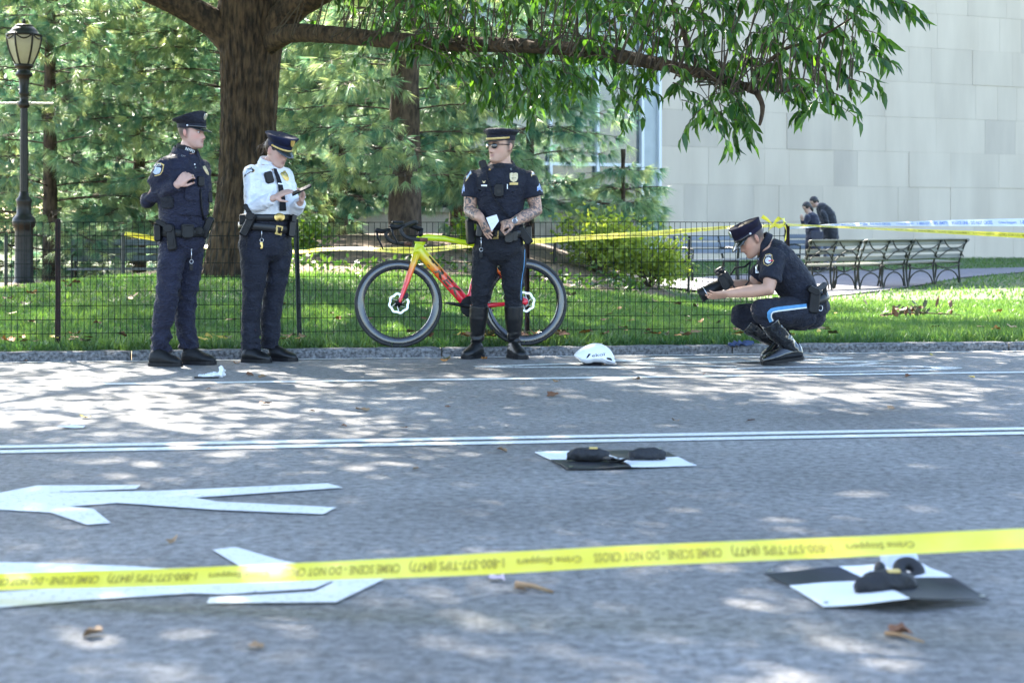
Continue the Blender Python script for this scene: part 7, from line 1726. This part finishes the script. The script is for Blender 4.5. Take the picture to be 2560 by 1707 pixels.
LEAFC = {'brown': M('dry_brown_leaf', (.10, .040, .02), (.20, .085, .04), scale=20, rough=.7), 'tan': M('dry_tan_leaf', (.20, .115, .055), (.30, .19, .10), scale=20, rough=.7), 'yellow': M('yellow_leaf', (.55, .36, .04), (.62, .48, .12), scale=20, rough=.6), 'orange': M('orange_leaf', (.30, .10, .012), (.42, .18, .03), scale=20, rough=.6), 'olive': M('dull_green_leaf', (.045, .048, .016), (.10, .09, .03), scale=20, rough=.6)}
def leaf_mesh(kind, seed):
    r = random.Random(seed); out = []
    n = 22
    for i in range(n):
        a = 2 * math.pi * i / n - math.pi / 2; lob = (.62 + .30 * abs(math.cos(2.5 * (a + math.pi / 2))) ** .8) if kind else 1.0
        x, y = math.cos(a) * (.5 if kind else .24) * lob, math.sin(a) * .5 * lob; out.append((x * r.uniform(.9, 1.1), y * r.uniform(.92, 1.08)))
    vs_ = [(0, 0, 0)] + [(x * .5, y * .5, 0) for x, y in out] + [(x, y, 0) for x, y in out]; c1, c2, c3 = r.uniform(.2, .9), r.uniform(-.2, .8), r.uniform(0, 6.28)
    vs_ = [(x, y, c1 * (x * math.cos(c3) + y * math.sin(c3)) ** 2 * 1.4 + c2 * (x * y) * .8 + .05 + .10 * noise.noise((x * 4, y * 4, seed))) for x, y, z in vs_]
    fs_ = [(0, 1 + i, 1 + (i + 1) % n) for i in range(n)] + [(1 + i, 1 + n + i, 1 + n + (i + 1) % n, 1 + (i + 1) % n) for i in range(n)]
    me = bpy.data.meshes.new('fallen_leaf'); me.from_pydata(vs_, [], fs_); me.shade_smooth(); return me
LM = {c: [leaf_mesh(k % 2, 40 + k + 7 * i) for k in range(4)] for i, c in enumerate(LEAFC)}
for c in LM:
    for me in LM[c]: me.materials.append(LEAFC[c])
rl_ = random.Random(99)
MARKS = [(-3.9, 'near the lamp'), (-3.0, 'near the brown fence post'), (-2.35, 'near the vest holding officer'), (-1.7, 'near the white shirted officer'), (-1.2, 'near the green fence post'), (-.75, 'near the front bicycle wheel'), (-.1, 'near the officer in sunglasses'), (.3, 'near the rear bicycle wheel'), (.75, 'near the helmet'), (1.3, 'between helmet and crouching officer'), (1.95, 'near the crouching officer'), (2.6, 'just past the crouching officer'), (3.2, 'near the fallen branch'), (3.9, 'below the bench row')]
def drop(x, y, z, c, size, label, group):
    xs = x / y * 13.2; label = label + ' ' + min(MARKS, key=lambda q: abs(q[0] - xs))[1]
    o = bpy.data.objects.new('fallen_leaf', rl_.choice(LM[c])); COL.objects.link(o); o.location = (x, y, z); o.rotation_euler = (rl_.uniform(-.25, .25), rl_.uniform(-.25, .25), rl_.uniform(0, 6.28)); s_ = size * rl_.uniform(.85, 1.15); o.scale = (s_, s_, s_ * rl_.uniform(.6, 1.5))
    tag(o, label, 'leaf', group)
road_leaves = [(662, 1012, 'brown', .10), (906, 1028, 'tan', .09), (1384, 990, 'brown', .09), (1590, 951, 'tan', .06), (1302, 963, 'tan', .06), (1392, 957, 'tan', .06), (2271, 943, 'brown', .06), (2228, 1022, 'tan', .07), (1877, 1054, 'brown', .06), (1690, 1056, 'tan', .06), (213, 1047, 'yellow', .07), (625, 940, 'brown', .08), (657, 945, 'tan', .06), (590, 910, 'orange', .06), (1115, 903, 'orange', .08), (1210, 900, 'orange', .06), (1117, 899, 'olive', .07), (2430, 945, 'yellow', .05), (2332, 889, 'yellow', .05), (1760, 936, 'brown', .04), (430, 1358, 'tan', .06), (1255, 1130, 'tan', .06), (1040, 1175, 'tan', .04), (1555, 1165, 'brown', .05), (1300, 1480, 'tan', .04), (235, 1592, 'tan', .06), (640, 1622, 'tan', .05), (2250, 1590, 'brown', .07), (520, 975, 'brown', .06), (860, 1068, 'brown', .05), (1010, 1072, 'brown', .05), (1120, 1020, 'brown', .05), (780, 1030, 'brown', .04), (1600, 886, 'brown', .07), (1700, 880, 'orange', .08), (1730, 880, 'tan', .09), (2020, 880, 'tan', .08), (2100, 878, 'brown', .07), (2200, 879, 'brown', .07), (2300, 876, 'yellow', .06), (2437, 876, 'orange', .08), (2480, 874, 'brown', .06), (60, 905, 'brown', .07), (150, 902, 'brown', .06), (930, 890, 'orange', .05), (1540, 886, 'tan', .05), (1390, 888, 'tan', .05)]
for u, v, c, s_ in road_leaves:
    q = G(u, v, .0); d_ = {'brown': 'dry brown leaf on the road', 'tan': 'dry tan leaf on the road', 'yellow': 'yellow leaf on the road', 'orange': 'orange leaf on the road', 'olive': 'dull green leaf on the road'}[c]
    drop(q.x, q.y, .006, c, s_, d_, 'fallen leaves on the road')
m = MB(); a, b = G(1290, 1468), G(1382, 1486); m.tube([a + Vector((0, 0, .01)), a.lerp(b, .5) + Vector((0, .012, .012)), b + Vector((0, 0, .008))], [.009, .007, .004], 7); tag(m.build('bark_strip', LEAFC['tan'], None, smooth=True), 'curled tan strip of bark on the road under the tape', 'litter')
m = MB(); a, b = G(2215, 1590), G(2310, 1612); m.tube([a + Vector((0, 0, .008)), a.lerp(b, .4) + Vector((0, -.01, .014)), b + Vector((0, 0, .008))], [.006, .005, .003], 6); tag(m.build('twig', LEAFC['tan'], None, smooth=True), 'short brown twig on the road in front of the nearer mat', 'litter')
for k in range(125):
    s_ = rl_.uniform(-4.2, 4.7); t = T_KERB + KERB_W + abs(rl_.gauss(.06, .16)); 
    if rl_.random() < .35: s_ = rl_.choice([-3.6, -3.3, 2.05, 2.3, 1.75, -2.9]) + rl_.gauss(0, .18)
    q = ST(s_, t); c = rl_.choice(['brown', 'tan', 'orange', 'orange', 'brown', 'olive', 'yellow']); drop(q.x, q.y, float(terrain(q.x, q.y)) + rl_.uniform(.07, .105), c, rl_.uniform(.075, .13), {'brown': 'dry brown leaf behind the kerb', 'tan': 'tan leaf behind the kerb', 'orange': 'orange leaf behind the kerb', 'olive': 'dull green leaf behind the kerb', 'yellow': 'yellow leaf behind the kerb'}[c], 'fallen leaves along the kerb')
for k in range(85):
    t = rl_.uniform(14.2, 20.5); x = rl_.uniform(-.31, .31) * t; y = (t + math.sin(RA) * x) / math.cos(RA); c = rl_.choice(['brown', 'tan', 'tan', 'orange', 'brown', 'olive']); drop(x, y, float(terrain(x, y)) + .045, c, rl_.uniform(.06, .12), {'brown': 'dry brown leaf out on the lawn', 'tan': 'dry tan leaf out on the lawn', 'orange': 'orange leaf out on the lawn', 'olive': 'dull green leaf out on the lawn'}[c], 'fallen leaves on the lawn')
# fallen oak sprig with dried leaves on the lawn at the right
fb0 = G(2300, 778, .05); fb_ = empty('fallen_branch', (fb0.x, fb0.y, float(terrain(fb0.x, fb0.y)) + .02)); tag(fb_, 'fallen branch with dried leaves lying on the lawn', 'branch')
m = MB(); m.tube([(-.45, 0, .03), (-.15, .03, .06), (.2, -.02, .05), (.5, .04, .03)], [.012, .010, .007, .004], 6); m.build('stem', MAT_TWIG, fb_, smooth=True)
for k in range(30):
    o = bpy.data.objects.new('dried_leaf', rl_.choice(LM[rl_.choice(['brown', 'olive', 'olive', 'olive'])])); COL.objects.link(o); o.parent = fb_; x = rl_.gauss(.02, .20); o.location = (x, rl_.gauss(0, .07), .05 + abs(rl_.gauss(0, .05))); o.rotation_euler = (rl_.uniform(0, 2.5), rl_.uniform(-1, 1), rl_.uniform(0, 6.28)); o.scale = (.065, .14, .11)

# leaves that still share a description are told apart by their order from the left
by = {}
for o in list(COL.objects):
    if o.name.startswith('fallen_leaf'): by.setdefault(o['label'], []).append(o)
NTH = ['first', 'second', 'third', 'fourth', 'fifth', 'sixth', 'seventh', 'eighth', 'ninth', 'tenth', 'eleventh', 'twelfth', 'thirteenth', 'fourteenth', 'fifteenth', 'sixteenth', 'seventeenth', 'eighteenth', 'nineteenth', 'twentieth', 'twenty-first', 'twenty-second', 'twenty-third', 'twenty-fourth']
for lab, os_ in by.items():
    if len(os_) > 1:
        for i, o in enumerate(sorted(os_, key=lambda q: q.location.x / q.location.y)): o['label'] = lab + ', ' + NTH[min(i, 23)] + ' from the left'
